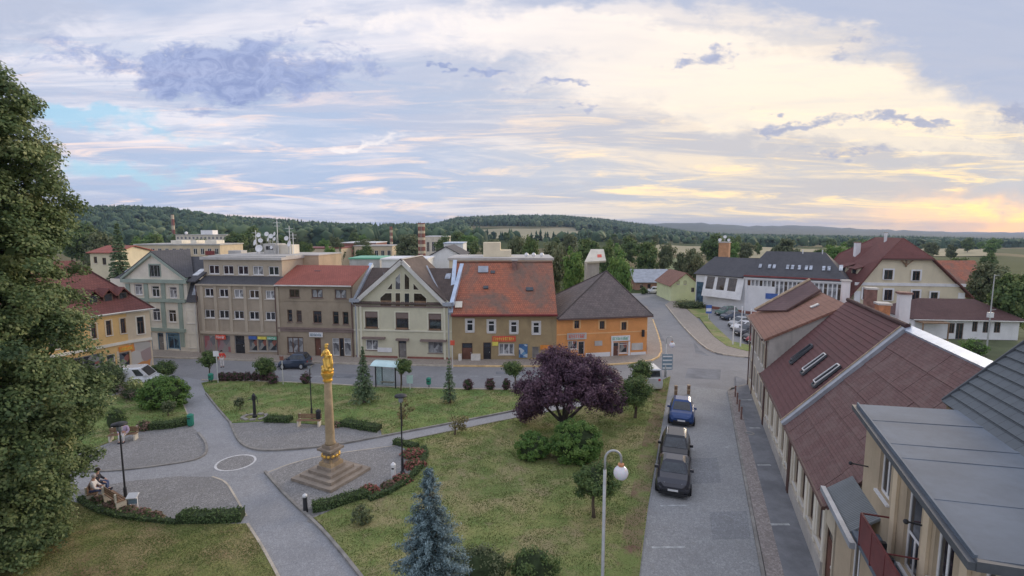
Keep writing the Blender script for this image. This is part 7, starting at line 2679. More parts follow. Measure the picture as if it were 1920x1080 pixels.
hedge('clipped box hedge below the left paved bay', [(338, 976), (400, 978), (456, 973)], 0.7, 0.45)
hedge('low curved box edging around the left flower bed', [(150, 938), (168, 953), (200, 967), (250, 976), (335, 984)], 0.28, 0.22)
hedge('low hedge between left lawn and paved bay', [(283, 804), (320, 802), (353, 795)], 0.7, 0.45)
hedge('curved clipped hedge in front of the monument', [(586, 958), (620, 951), (660, 939), (690, 931)], 0.6, 0.4)
hedge('thin box edging curving around the monument flower bed', [(692, 941), (730, 927), (765, 905), (788, 880), (799, 856), (794, 843)], 0.32, 0.28)
hedge('short dark hedge at the top of the monument flower bed', [(740, 832), (760, 836), (782, 842)], 0.5, 0.30)
hedge('short low hedge left of the far bench', [(499, 790), (522, 790), (546, 791)], 0.7, 0.35)
hedge('slanting low hedge right of the column', [(643, 796), (675, 802), (711, 808)], 0.8, 0.38)


def flower_mound(label, base, rx, h, mat, n=700, name='flower_patch'):
    g = G(*base)
    a = g.y * CP + CAMH * SP
    R_, H_ = mpx(rx, a), h
    rng = np.random.default_rng(int(base[0] * 3 + base[1]))
    root = thing(name, label, 'flowers', (g.x, g.y + R_ * 0.45, 0.03))
    P = rng.normal(size=(n, 3))
    P /= np.linalg.norm(P, axis=1, keepdims=True)
    P[:, 2] = np.abs(P[:, 2])
    P *= (0.75 + 0.3 * rng.random((n, 1)))
    P = P * np.array([R_, R_ * 0.75, H_]) + rng.normal(0, 0.03, (n, 3))
    P[:, 2] = np.maximum(P[:, 2], 0.02)
    flower = rng.random(n) < 0.62
    V = leaves(P, P / np.array([R_, R_, H_]) + np.array([0, 0, .7]), 0.06, rng, 0.8)
    link('blossom', np_mesh('blossom', V[np.repeat(flower, 4)], int(flower.sum()), mat, np.clip(rng.normal(.5, .22, flower.sum()), 0, 1)), root)
    link('foliage', np_mesh('foliage', V[np.repeat(~flower, 4)], int((~flower).sum()), 'box_leaf', np.clip(rng.normal(.5, .2, (~flower).sum()), 0, 1)), root)
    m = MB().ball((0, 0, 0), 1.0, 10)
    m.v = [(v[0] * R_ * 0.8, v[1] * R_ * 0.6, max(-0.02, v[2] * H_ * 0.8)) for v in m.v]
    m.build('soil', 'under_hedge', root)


flower_mound('round patch of red flowers by the monument steps', (691, 930), 20, 0.45, 'red_flower', 900)
flower_mound('dull pink flower patch between the red ones', (727, 917), 15, 0.32, 'dusty_flower', 500)
flower_mound('bright red flower patch beside the white post', (752, 908), 20, 0.38, 'red_flower', 800)
flower_mound('broad red flower patch behind the middle lamp post', (776, 880), 22, 0.42, 'red_flower', 900)
flower_mound('red flowers at the top end of the monument bed', (774, 860), 26, 0.40, 'red_flower', 900)
for i, (x, y, r) in enumerate(((176, 945, 16), (203, 957, 18), (233, 966, 18), (262, 971, 16), (288, 976, 14))):
    flower_mound(('leftmost dusty pink flower patch in the curved bed', 'second dusty pink flower patch from the linden in the curved bed', 'dusty pink flower patch below the white board', 'dusty pink flower patch right of the white board', 'last pink flower patch next to the clipped hedge')[i], (x, y), r, 0.30, 'dusty_flower', 600)
flower_mound('brownish withered flower clump at the end of the left hedge', (266, 808), 16, 0.6, 'dusty_flower', 700)
flower_mound('withered flowers behind the column base', (625, 802), 18, 0.3, 'dusty_flower', 400)

# ------------------------------------------------------------------ trees in the town behind
PROTO = []
for k, (mat, nl) in enumerate((('green_leaf', 5200), ('dull_leaf', 5200), ('fresh_leaf', 5200), ('green_leaf', 5200), ('dull_leaf', 5200))):
    rng = np.random.default_rng(100 + k)
    me, cc = crown_mesh('crown', (0, 0, 0.56), (0.37, 0.37, 0.38), 70, nl, 0.13, 0.032, mat, rng, 0.25)
    tk = trunk_mesh('trunk', 0.5, 0.022, cc[:9], 'bark', rng, 0.02, n=6)
    PROTO.append((me, tk))
rng = np.random.default_rng(77)
cm = conifer_mesh('crown', 1.0, 0.2, 0.05, 'spruce_needle', rng, 18, 9, 16, 0.022)
ct = MB().tube([(0, 0, -0.02), (0, 0, 0.95)], [0.025, 0.004], 5).build('trunk', 'bark', data=True)


def town_tree(px, ytop, Y, wpx, label, group, kind=None, ybase=None):
    c = A(px, ytop, Y)
    u = (px - 960) / FPX
    zb = float(terrain(np.array(u), np.array(float(Y)))) if Y > 125 else -0.05
    h = max(3.0, c.z - zb)
    w = mpx(wpx, Y)
    conifer = kind == 'c'
    root = thing('conifer' if conifer else 'tree', label, 'tree', (c.x, Y, zb), random.uniform(0, 6.28), group)
    me, tk = (cm, ct) if conifer else PROTO[kind if kind is not None else random.randrange(5)]
    sxy = w / (0.42 if conifer else 0.92)
    for nm, m in (('crown', me), ('trunk', tk)):
        link(nm, m, root, scale=(sxy, sxy, h / (1.02 if conifer else 1.03)))
    return root


GT = 'trees among the town gardens'
for px, yt, Y, w, k, lb in (
        (968, 436, 110, 46, 1, 'wide green tree behind the yellow hall'), (994, 432, 104, 40, 0, 'dark tree right of the yellow roof cabin'),
        (1040, 446, 96, 58, 1, 'leafy tree left of the white annex'), (1075, 452, 90, 50, 2, 'bright green tree directly behind the pyramid roof'),
        (1100, 440, 130, 60, 0, 'tall tree behind the white annex'), (1163, 461, 82, 50, 2, 'full green tree touching the pyramid roof'),
        (1140, 446, 125, 44, 3, 'tree behind the full green one'), (1216, 446, 140, 56, 0, 'dark tall tree above the grey barn'),
        (1250, 452, 150, 40, 1, 'pale tree right of the grey barn'), (1302, 461, 108, 44, 1, 'olive tree beside the lime cottage'),
        (1276, 470, 135, 30, 4, 'small tree behind the lime cottage'), (1340, 436, 210, 46, 3, 'tree behind the orange chimney'),
        (1478, 444, 190, 50, 4, 'pale tree above the dark slate roof'), (1400, 452, 220, 36, 1, 'tree beyond the slate ridge'),
        (1575, 448, 150, 60, 2, 'green tree left of the white chimney'), (1540, 462, 170, 34, 0, 'tree between slate roof and wine-red roof'),
        (1800, 478, 130, 50, 0, 'tree behind the right dormer of the cream house'), (1862, 486, 84, 74, 1, 'large dull tree right of the orange roof'),
        (1908, 500, 66, 86, 0, 'large dark tree at the right edge of the view'), (1835, 520, 90, 44, 3, 'tree in front of the orange roof'),
        (1730, 470, 200, 36, 1, 'tree beyond the cream house gable'),
        (300, 452, 170, 36, 3, 'tree before the school building'), (440, 430, 240, 50, 0, 'tree right of the panel building'), (470, 422, 260, 46, 3, 'dark tree above the flat roof'),
        (570, 448, 170, 40, 0, 'tree behind the satellite dishes'), (615, 452, 150, 34, 2, 'tree behind the red roof'), (530, 440, 220, 40, 3, 'tree right of the dishes'),
        (700, 446, 260, 50, 1, 'tree among the works halls'), (760, 448, 190, 46, 2, 'tree left of the striped chimney'), (870, 446, 200, 40, 0, 'tree right of the bluish hall'),
        (920, 446, 220, 44, 1, 'tree beyond the yellow tower'), (185, 430, 150, 60, 1, 'tree above the pale yellow house'), (150, 415, 200, 70, 3, 'tree at the foot of the wooded hill'),
        (260, 440, 220, 44, 2, 'tree left of the panel building')):
    town_tree(px, yt, Y, w, lb, GT, k)
for px, yt, Y, w, lb in ((637, 456, 120, 16, 'small spruce among the works roofs'), (905, 458, 120, 14, 'narrow spruce behind the yellow cabin'), (880, 462, 130, 16, 'spruce left of the yellow cabin')):
    town_tree(px, yt, Y, w, lb, GT, 'c')
rr_ = random.Random(5)
for k in range(150):
    px = rr_.uniform(120, 1900)
    Y = rr_.uniform(170, 520)
    u = (px - 960) / FPX
    zb = float(terrain(np.array(u), np.array(float(Y))))
    h = rr_.uniform(7, 13)
    yt = 430 - (zb + h - CAMH) / Y * FPX
    if any(a < px < b for a, b in ((880, 1095), (1195, 1335), (1395, 1580), (1660, 1840))) and rr_.random() < 0.8:
        continue
    kd = rr_.randrange(5)
    where = next(t for lim, t in ((420, 'below the wooded hill on the left'), (780, 'behind the works halls'), (1150, 'beyond the yellow hall'), (1500, 'beyond the commercial building'), (9999, 'beyond the cream country house')) if px < lim)
    town_tree(px, yt, Y, h * 0.8 / Y * FPX * rr_.uniform(0.8, 1.3), 'distant ' + ('dark green', 'dull green', 'fresh green', 'dark green', 'dull green')[kd] + (' tall' if h > 10 else ' low') + ' tree ' + where, 'distant trees between town and woods', kd)
shrub('dark red creeper-like bush in the courtyard', (1700, 655), 12, 50, 'green_leaf', 1400, 0.1)
shrub('green bush by the courtyard wall before the bungalow', (1835, 668), 26, 30, 'fresh_leaf', 1600, 0.09)
shrub('low planting on the verge by the lime cottage', (1300, 580), 34, 14, 'dull_leaf', 1500, 0.12)
shrub('round bush beside the barn', (1208, 552), 8, 14, 'green_leaf', 700, 0.12)

# ------------------------------------------------------------------ the gilded column
def gold():
    m, t, b = principled('gold')
    vec = t.n('ShaderNodeTexCoord').outputs['Object']
    t.l(vary(t, vec, (0.95, 0.56, 0.13), 0.18, 3.0), b.inputs['Base Color'])
    b.inputs['Metallic'].default_value = 0.75
    b.inputs['Roughness'].default_value = 0.42


gold()


def blob_mesh(name, parts, mat, parent, voxel=0.03, loc=(0, 0, 0), rz=0.0):
    """ellipsoids and limbs fused into one continuous skin"""
    mb = MB()
    for p in parts:
        if p[0] == 'e':
            _, c, r = p
            k = len(mb.v)
            mb.ball((0, 0, 0), 1.0, 12)
            for i in range(k, len(mb.v)):
                v = mb.v[i]
                mb.v[i] = (c[0] + v[0] * r[0], c[1] + v[1] * r[1], c[2] + v[2] * r[2])
        else:
            mb.tube(p[1], p[2], 8)
    o = mb.build(name, mat, parent, loc, rz, smooth=True)
    m = o.modifiers.new('fuse', 'REMESH')
    m.mode = 'VOXEL'
    m.voxel_size = voxel
    m.use_smooth_shade = True
    s = o.modifiers.new('smooth', 'SMOOTH')
    s.iterations = 4
    s.factor = 0.5
    return o


def monument():
    Yc = 27.9
    c = A(622, 892, Yc)
    root = thing('marian_column', 'tall stone column topped by a gilded statue on stepped base', 'monument', (c.x, Yc, 0.018), R(-27))
    zz = lambda y: A(620, y, Yc).z
    n = 4
    half = 1.52
    for k in range(n):                                   # steps, each of four slabs
        h0, h1 = k * 0.17, (k + 1) * 0.17
        a = half - k * 0.325
        st = MB().box(-a + 0.04, a - 0.04, -a + 0.04, a - 0.04, h0, h1 - 0.03).build('step', 'sandstone_step', root)
        for (x0, x1, y0, y1) in ((-a, a, -a, -a + 0.36), (-a, a, a - 0.36, a), (-a, -a + 0.36, -a + 0.363, a - 0.363), (a - 0.36, a, -a + 0.363, a - 0.363)):
            MB().box(x0, x1, y0, y1, h0 + 0.012, h1).build('tread', 'sandstone_step', st)
    z = n * 0.17
    zp = zz(858)
    MB().box(-0.46, 0.46, -0.46, 0.46, z, z + 0.20).build('plinth', 'sandstone', root)
    ped = MB().box(-0.345, 0.345, -0.345, 0.345, z + 0.201, zp).build('pedestal', 'sandstone', root)
    for a in range(4):
        m = MB().box(-0.21, 0.21, -0.36, -0.346, z + 0.4, zp - 0.25).build('panel', 'sandstone_dark', ped)
        m.rotation_euler = (0, 0, a * math.pi / 2)
    # gilded garland bulging round the top of the pedestal
    zg = zz(853)
    MB().lathe([(0.36, zp - 0.05), (0.45, zg), (0.44, zg + 0.12), (0.36, zg + 0.22)], 20).build('garland_band', 'sandstone_dark', root)
    for k in range(12):
        a = 2 * math.pi * k / 12
        MB().ball((0.44 * math.cos(a), 0.44 * math.sin(a), zg + 0.04), 0.105, 8).build('garland_fruit', 'gold', root, smooth=True)
    zc = zg + 0.22
    MB().box(-0.38, 0.38, -0.38, 0.38, zc, zc + 0.12).build('cornice', 'sandstone_dark', root)
    MB().box(-0.52, 0.52, -0.52, 0.52, zc + 0.121, zc + 0.24).build('cornice', 'sandstone_dark', root)
    MB().box(-0.33, 0.33, -0.33, 0.33, zc + 0.241, zc + 0.42).build('column_base', 'sandstone_dark', root)
    zs = zc + 0.42
    zt = zz(716)
    prof = [(0.29, zs), (0.30, zs + 0.1), (0.255, zs + 0.18), (0.25, zs + 0.6), (0.235, (zs + zt) / 2), (0.20, zt)]
    MB().lathe(prof, 24).build('column_shaft', 'sandstone', root, smooth=True)
    # capital
    MB().lathe([(0.205, zt), (0.27, zt + 0.04), (0.27, zt + 0.12), (0.22, zt + 0.14), (0.29, zt + 0.30), (0.34, zt + 0.42), (0.35, zt + 0.52), (0.27, zt + 0.56)], 20).build('capital', 'gold', root, smooth=False)
    zq = zt + 0.54
    H = zz(644) - zq
    s = H / 1.45
    P = []
    rnd = random.Random(4)
    for k in range(7):                                   # cloud the figure stands on
        a = 2 * math.pi * k / 7
        P.append(('e', (0.24 * math.cos(a), 0.24 * math.sin(a), zq + 0.12 + rnd.uniform(-.03, .1)), (0.17, 0.17, 0.15)))
    P += [('l', [(0.04, 0, zq), (0.05, 0, zq + 0.35 * s), (0.0, 0.02, zq + 0.72 * s), (-0.02, 0, zq + 0.98 * s), (0, 0, zq + 1.14 * s)], [0.27, 0.25, 0.19, 0.21, 0.10]),
          ('e', (0.0, -0.02, zq + 1.27 * s), (0.105, 0.115, 0.14)),
          ('e', (0.0, 0.02, zq + 1.38 * s), (0.13, 0.13, 0.06)),
          ('l', [(-0.17, 0, zq + 1.04 * s), (-0.32, -0.05, zq + 0.88 * s), (-0.25, -0.20, zq + 0.80 * s)], [0.09, 0.08, 0.06]),
          ('l', [(0.17, 0, zq + 1.04 * s), (0.30, -0.05, zq + 0.86 * s), (0.20, -0.22, zq + 0.84 * s)], [0.09, 0.08, 0.06]),
          ('l', [(0.18, -0.22, zq + 0.72 * s), (0.16, -0.22, zq + 0.94 * s)], [0.10, 0.08]),
          ('e', (0.16, -0.23, zq + 1.04 * s), (0.07, 0.07, 0.08)),
          ('l', [(0.2, 0.1, zq + 0.9 * s), (0.30, 0.08, zq + 0.45 * s), (0.26, 0.05, zq + 0.1 * s)], [0.10, 0.12, 0.12]),
          ('l', [(-0.2, 0.1, zq + 0.9 * s), (-0.27, 0.08, zq + 0.5 * s), (-0.16, 0.0, zq + 0.15 * s)], [0.09, 0.12, 0.11]),
          ('l', [(-0.12, -0.2, zq + 0.7 * s), (0.02, -0.24, zq + 0.35 * s), (0.12, -0.25, zq + 0.08 * s)], [0.05, 0.07, 0.06]),
          ('e', (-0.22, -0.18, zq + 0.30), (0.10, 0.10, 0.11)), ('e', (0.25, -0.16, zq + 0.36), (0.11, 0.10, 0.12)), ('e', (-0.10, -0.3, zq + 0.16), (0.08, 0.08, 0.10))]
    Q = []
    for q in P:                                          # slender figure
        if q[0] == 'e':
            Q.append(('e', (q[1][0] * 0.86, q[1][1] * 0.86, q[1][2]), (q[2][0] * 0.86, q[2][1] * 0.86, q[2][2])))
        else:
            Q.append(('l', [(v[0] * 0.86, v[1] * 0.86, v[2]) for v in q[1]], [r * 0.88 for r in q[2]]))
    blob_mesh('statue', Q, 'gold', root, 0.022)
    # dark iron bracket ornament on the left flank
    b = MB()
    lx, ly = -0.46 * math.cos(R(27)), -0.46 * math.sin(R(27))
    za = zz(868)
    b.tube([(lx * 0.7, ly * 0.7, za + 0.1), (lx * 1.05, ly * 1.05, za + 0.18), (lx * 1.3, ly * 1.3, za - 0.05)], [0.05, 0.05, 0.03], 6)
    b.tube([(lx * 0.75, ly * 0.75, za - 0.35), (lx * 0.95, ly * 0.95, za), (lx * 0.85, ly * 0.85, za + 0.35)], [0.06, 0.10, 0.03], 6)
    b.build('iron_bracket', 'iron_black', root, smooth=True)


monument()


# ------------------------------------------------------------------ lamps, benches, bins, signs
def post_lamp(label, base, ytop):
    g = G(*base)
    top = A(base[0], ytop, g.y)
    h = top.z
    root = thing('street_lamp', label, 'lamp post', (g.x, g.y, 0.01), 0, 'black park lamps')
    MB().lathe([(0.13, 0), (0.13, 0.12), (0.08, 0.18), (0.075, 0.9), (0.05, 0.98)], 10).build('base', 'iron_black', root, smooth=False)
    MB().tube([(0, 0, 0.95), (0, 0, h - 0.25)], [0.045, 0.035], 8).build('pole', 'iron_black', root)
    MB().lathe([(0.05, h - 0.42), (0.13, h - 0.34), (0.14, h - 0.10), (0.08, h - 0.06)], 12).build('lantern', 'skylight', root, smooth=True)
    MB().lathe([(0.05, h - 0.06), (0.36, h - 0.05), (0.34, h + 0.02), (0.10, h + 0.07), (0.02, h + 0.09)], 16).build('hood', 'iron_black', root, smooth=True)


post_lamp('black park lamp with disc hood beside the white notice stand', (237, 947), 795)
post_lamp('black park lamp with disc hood in the monument flower bed', (755, 888), 742)
post_lamp('black park lamp with disc hood behind the far bench', (585, 789), 682)


def milk_glass():
    m, t, b = principled('milk_glass')
    vec = t.n('ShaderNodeTexCoord').outputs['Object']
    t.l(vary(t, vec, (0.86, 0.84, 0.88), 0.04, 3.0), b.inputs['Base Color'])
    b.inputs['Roughness'].default_value = 0.15
    b.inputs['Subsurface Weight'].default_value = 0.3


milk_glass()


def globe_lamp(label, x, y, h, rz, r=0.25):
    root = thing('street_lamp', label, 'lamp post', (x, y, 0), rz, 'grey street lamps with white globe')
    MB().tube([(0, 0, 0), (0, 0, 1.1), (0, 0, 1.15), (0, 0, h - 0.75)], [0.085, 0.085, 0.06, 0.055], 10).build('pole', 'steel_grey', root, smooth=True)
    arc = [(0, 0, h - 0.75)] + [(0.28 - 0.28 * math.cos(t), 0, h - 0.35 + 0.30 * math.sin(t)) for t in [math.pi * k / 10 for k in range(11)]] + [(0.56, 0, h - 0.55)]
    MB().tube(arc, 0.04, 8).build('arm', 'steel_grey', root, smooth=True)
    MB().lathe([(0.06, h - 0.66), (0.11, h - 0.60), (0.11, h - 0.54), (0.04, h - 0.50)], 12, (0.56, 0, 0)).build('collar', 'brick_chimney', root)
    MB().ball((0.56, 0, h - 0.62 - r * 0.93), r, 20).build('globe', 'milk_glass', root, smooth=True)


p = A(1135, 842, 17.0)
globe_lamp('near tall grey lamp with curved neck and white globe', p.x, 17.0, p.z, 0.0, 0.26)
p = G(1247, 706)
globe_lamp('far curved-neck lamp with white globe by the road junction', p.x, p.y, A(1247, 630, p.y).z, 0.0, 0.28)


def bench(label, base, rz, L=1.7):
    g = G(*base)
    root = thing('bench', label, 'bench', (g.x, g.y, 0.02), rz)
    for x in (-L / 2 + 0.12, L / 2 - 0.12):
        MB().box(x - 0.05, x + 0.05, -0.22, 0.22, 0, 0.42).box(x - 0.05, x + 0.05, 0.18, 0.26, 0.42, 0.85).build('leg', 'concrete_pale', root)
    for k in range(4):
        MB().box(-L / 2, L / 2, -0.24 + k * 0.115, -0.15 + k * 0.115, 0.425, 0.46).build('seat_slat', 'wood', root)
    for k in range(3):
        MB().box(-L / 2, L / 2, 0.14, 0.175, 0.53 + k * 0.115, 0.62 + k * 0.115).build('back_slat', 'wood', root)
    return root


bench('wooden park bench at the edge of the far paved bay', (580, 799), 0.0)
bench('bench with a seated person at the edge of the left lawn', (232, 826), R(12))
bench('bench by the linden with two seated people, nearer its trunk', (180, 930), R(118))
bench('empty bench between the seated people and the notice stand', (216, 947), R(148))


def bin_(label, base, ytop, mat, wpx, name='litter_bin', legs=False):
    g = G(*base)
    a = g.y * CP + CAMH * SP
    h = A(base[0], ytop, g.y).z
    r = mpx(wpx, a) / 2
    root = thing(name, label, 'bin', (g.x, g.y, 0.02))
    z0 = h * 0.35 if legs else 0.03
    MB().lathe([(r * 0.85, z0), (r, z0 + 0.1), (r, h - 0.22), (r * 0.9, h - 0.18)], 12).build('body', mat, root)
    MB().lathe([(r * 1.08, h - 0.17), (r * 1.08, h - 0.10), (r * 0.4, h)], 12).build('lid', mat, root, smooth=False)
    MB().tube([(0, r * 0.6, 0), (0, r * 0.6, z0 + 0.15)], 0.04, 6).build('post', 'iron_black', root)
    MB().box(-r * 0.5, r * 0.5, -r * 1.02, -r * 0.9, h - 0.34, h - 0.26).build('slot', 'iron_black', root)


bin_('turquoise litter bin at the corner of the left lawn', (358, 799), 776, 'bin_green', 11)
bin_('green litter box under the dark globe tree', (396, 719), 700, 'bin_green', 9, legs=True)
bin_('green litter bin on the footway between shelter and slim spruce', (804, 728), 708, 'bin_green', 9, legs=True)
bin_('black litter bin right of the far bench', (598, 797), 768, 'iron_black', 9, legs=True)
bin_('dark litter bin by the corner under the wide globe tree', (325, 724), 704, 'iron_black', 8)
bin_('white post-like bin among the red flowers', (738, 900), 868, 'metal_white', 9)


def bollard(label, base, ytop):
    g = G(*base)
    h = A(base[0], ytop, g.y).z
    root = thing('bollard', label, 'bollard', (g.x, g.y, 0.02))
    MB().lathe([(0.13, 0), (0.13, 0.08), (0.11, 0.12), (0.10, h - 0.22), (0.12, h - 0.16)], 12).build('body', 'iron_black', root)
    MB().lathe([(0.115, h - 0.158), (0.12, h - 0.06), (0.06, h), (0.01, h + 0.01)], 12).build('cap', 'steel_pale', root, smooth=True)


bollard('dark bollard with pale cap at the end of the monument hedge', (573, 960), 927)


def pump():
    g = G(478, 784)
    h = A(478, 738, g.y).z
    root = thing('water_pump', 'black iron pump post on a ring of stones by the far bay', 'pump', (g.x, g.y, 0.03))
    MB().lathe([(0.17, 0), (0.17, 0.2), (0.11, 0.26), (0.10, h * 0.7), (0.15, h * 0.74), (0.13, h * 0.92), (0.03, h)], 12).build('body', 'iron_black', root)
    MB().tube([(0, 0, h * 0.8), (-0.45, 0, h * 0.72)], [0.04, 0.03], 6).build('spout', 'iron_black', root)
    MB().tube([(0, 0, h * 0.9), (0.2, 0, h * 0.86), (0.3, 0, h * 0.55)], 0.025, 6).build('handle', 'iron_black', root)
    for k in range(9):
        a = 2 * math.pi * k / 9
        MB().box(-0.2, 0.2, -0.13, 0.13, -0.02, 0.14).build('stone', 'kerb_stone', root, (0.85 * math.cos(a), 0.6 * math.sin(a), 0), a + 1.57)


pump()


def shelter():
    a, b = G(704, 727), G(743, 730)
    fr, W = Frame.between(a, b)
    root = thing('bus_shelter', 'glass bus shelter with arched pale blue roof beside the road', 'bus shelter', (a.x, a.y, 0.02), fr.ang)
    h = 2.05
    D = 1.2
    for x in (0.05, W - 0.05):
        for y in (0.0, D):
            MB().tube([(x, y, 0), (x, y, h)], 0.06, 6).build('post', 'iron_black', root)
    n = 5
    for k in range(n):
        y0, y1 = -0.35 + (D + 0.7) * k / n, -0.35 + (D + 0.7) * (k + 1) / n
        zf = lambda y: h + 0.28 * (1 - ((y - D / 2) / (D / 2 + 0.35)) ** 2)
        MB().slab([(-0.3, y0, zf(y0)), (W + 0.3, y0, zf(y0)), (W + 0.3, y1, zf(y1)), (-0.3, y1, zf(y1))], 0.04).build('roof_panel', 'shelter_roof', root)
    MB().box(0.15, W - 0.15, -0.012, 0.012, 0.25, h - 0.25).build('rear_pane', 'shelter_glass', root)
    MB().box(0.04, 0.06, 0.15, D - 0.1, 0.25, h - 0.25).build('side_pane', 'shelter_glass', root)
    MB().box(0.4, W - 0.4, 0.15, 0.5, 0.45, 0.5).build('seat', 'wood', root)


def thin_glass():
    m, t, b = principled('shelter_glass')
    vec = t.n('ShaderNodeTexCoord').outputs['Object']
    t.l(vary(t, vec, (0.75, 0.85, 0.85), 0.05, 2.0), b.inputs['Base Color'])
    b.inputs['Transmission Weight'].default_value = 0.9
    b.inputs['Roughness'].default_value = 0.02
    b.inputs['IOR'].default_value = 1.05


thin_glass()
plain('shelter_roof', (0.40, 0.56, 0.66), 0.25, 0.08, 1.5, spec=0.8)
shelter()


def post_sign(label, base, ytop, board=None, mat='sign_white', pole='steel_pale', cat='sign', name='road_sign', h0=0.0, n=0, r=0.035):
    g = G(*base)
    h = A(base[0], ytop, g.y).z
    root = thing(name, label, cat, (g.x, g.y, 0.0))
    MB().tube([(0, 0, 0), (0, 0, h)], r, 7).build('pole', pole, root)
    if board:
        w, hh = board
        o = MB().box(-w / 2, w / 2, -0.06, -0.035, h - hh, h).build('board', mat, root)
        if n:
            for i in range(n):
                MB().box(-w / 2 + 0.06, w / 2 - 0.06, -0.066, -0.0605, h - hh + hh * (i + 0.25) / n, h - hh + hh * (i + 0.62) / n).build('stripe', 'sign_white', o)
    return root


post_sign('pale road sign on a thin post beside the dark globe tree', (409, 719), 658, (0.5, 0.5), 'sign_white')
post_sign('slim pole with a small brown sign in front of the dark parked car', (531, 722), 668, (0.35, 0.35), 'plinth_red', 'trim_pale')
post_sign('pale blue bus stop sign right of the shelter', (769, 731), 703, (0.55, 0.75), 'shelter_roof')
post_sign('stack of slate-blue direction boards by the junction', (1250, 706), 664, (1.0, 1.5), 'sign_slate', n=4, r=0.06)
post_sign('blue parking sign beside the car park', (1328, 600), 572, (0.9, 1.3), 'sign_blue', n=1)
post_sign('red round prohibition sign at the corner of the khaki house', (849, 690), 638, (0.45, 0.5), 'sign_red', 'trim_pale')
for i, (x, yb, yt) in enumerate(((1374, 648, 576), (1388, 652, 577), (1405, 650, 582))):
    g = G(x, yb)
    root = thing('flagpole', ('leftmost', 'middle', 'rightmost')[i] + ' of the three white flagpoles by the car park', 'flagpole', (g.x, g.y, 0))
    h = A(x, yt, g.y).z
    MB().tube([(0, 0, 0), (0, 0, h)], [0.09, 0.05], 8).build('pole', 'metal_white', root)
    MB().ball((0, 0, h + 0.06), 0.09, 8).build('finial', 'steel_pale', root)
    MB().lathe([(0.2, 0), (0.2, 0.12), (0.1, 0.16)], 10).build('foot', 'concrete', root)


def notice_stand():
    g = G(249, 957)
    root = thing('notice_stand', 'white slanted notice stand on two legs by the flower bed', 'notice board', (g.x, g.y, 0.02), R(8))
    h = A(249, 928, g.y).z
    for x in (-0.17, 0.17):
        MB().bar((x, 0.1, 0), (x, 0.1, h - 0.1), 0.06).build('leg', 'metal_white', root)
    MB().slab([(-0.24, -0.10, h - 0.16), (0.24, -0.10, h - 0.16), (0.24, 0.22, h), (-0.24, 0.22, h)], 0.06).build('panel', 'metal_white', root)
    MB().box(-0.2, 0.2, 0.05, 0.069, 0.30, h - 0.25).build('plate', 'sign_slate', root)


notice_stand()
for lb, x, y, yt in (('wooden post at the end of the grass verge', 1267, 740, 724), ('stout wooden barrier post beside the verge', 1291, 739, 723)):
    g = G(x, y)
    h = A(x, yt, g.y).z
    root = thing('barrier_post', lb, 'post', (g.x, g.y, 0))
    MB().box(-0.10, 0.10, -0.10, 0.10, 0, h).build('post', 'wood', root)
    MB().box(-0.115, 0.115, -0.115, 0.115, h * 0.45, h * 0.62).build('band', 'wood_pale', root)
    MB().box(-0.12, 0.12, -0.12, 0.12, h + 0.003, h + 0.06).build('cap', 'wood_pale', root)
for i, s_ in enumerate((45.3, 43.4, 41.6, 39.9)):
    q = S(s_, 4.05)
    root = thing('barrier_post', ('first', 'second', 'third', 'last')[i] + ' rusty pavement post counted from the junction', 'post', (q.x, q.y, 0.1))
    MB().tube([(0, 0, 0), (0, 0, 0.85)], 0.06, 7).build('post', 'brick_dark', root)
    MB().ball((0, 0, 0.88), 0.08, 8).build('knob', 'brick_dark', root)
# manhole covers and lids
for x, y, lb in ((590, 974, 'dark manhole cover beside the monument bollard'), (1405, 815, 'square drain cover in the right pavement')):
    g = G(x, y)
    root = thing('manhole_cover', lb, 'manhole cover', (g.x, g.y, 0.018 if x < 1000 else 0.103))
    MB().lathe([(0.34, 0), (0.34, 0.012), (0.30, 0.02)], 16).build('rim', 'kerb_stone', root)
    MB().lathe([(0.29, 0), (0.29, 0.018), (0.1, 0.022)], 16).build('lid', 'asphalt_patch', root)

# ------------------------------------------------------------------ vehicles
def carpaint(name, col, metal=0.3, rough=0.28):
    m, t, b = principled(name)
    vec = t.n('ShaderNodeTexCoord').outputs['Object']
    t.l(vary(t, vec, col, 0.08, 2.0), b.inputs['Base Color'])
    b.inputs['Metallic'].default_value = metal
    b.inputs['Roughness'].default_value = rough
    b.inputs['Coat Weight'].default_value = 0.6
    b.inputs['Coat Roughness'].default_value = 0.08


for nm, c in (('paint_blue', (0.018, 0.062, 0.21)), ('paint_black', (0.018, 0.019, 0.023)), ('paint_graphite', (0.045, 0.046, 0.058)), ('paint_white', (0.75, 0.76, 0.78)),
              ('paint_silver', (0.42, 0.44, 0.46)), ('paint_red', (0.35, 0.03, 0.04)), ('paint_green', (0.08, 0.16, 0.13)), ('paint_navy', (0.05, 0.07, 0.11))):
    carpaint(nm, c)
plain('alloy', (0.40, 0.41, 0.42), 0.35, 0.1, 4, metal=0.6)
plain('lamp_clear', (0.62, 0.65, 0.68), 0.15, 0.1, 6, spec=0.9)
plain('lamp_red', (0.40, 0.03, 0.03), 0.2, 0.1, 6, spec=0.9)
CARS = {}


def ring8(x, hw, zb, zt, bul=0.03):
    return [(x, -hw + 0.10, zb), (x, hw - 0.10, zb), (x, hw, zb + 0.16), (x, hw + bul, (zb + zt) / 2 + 0.05), (x, hw - 0.03, zt - 0.10), (x, hw - 0.16, zt), (x, -hw + 0.16, zt), (x, -hw + 0.03, zt - 0.10), (x, -hw - bul, (zb + zt) / 2 + 0.05), (x, -hw, zb + 0.16)]


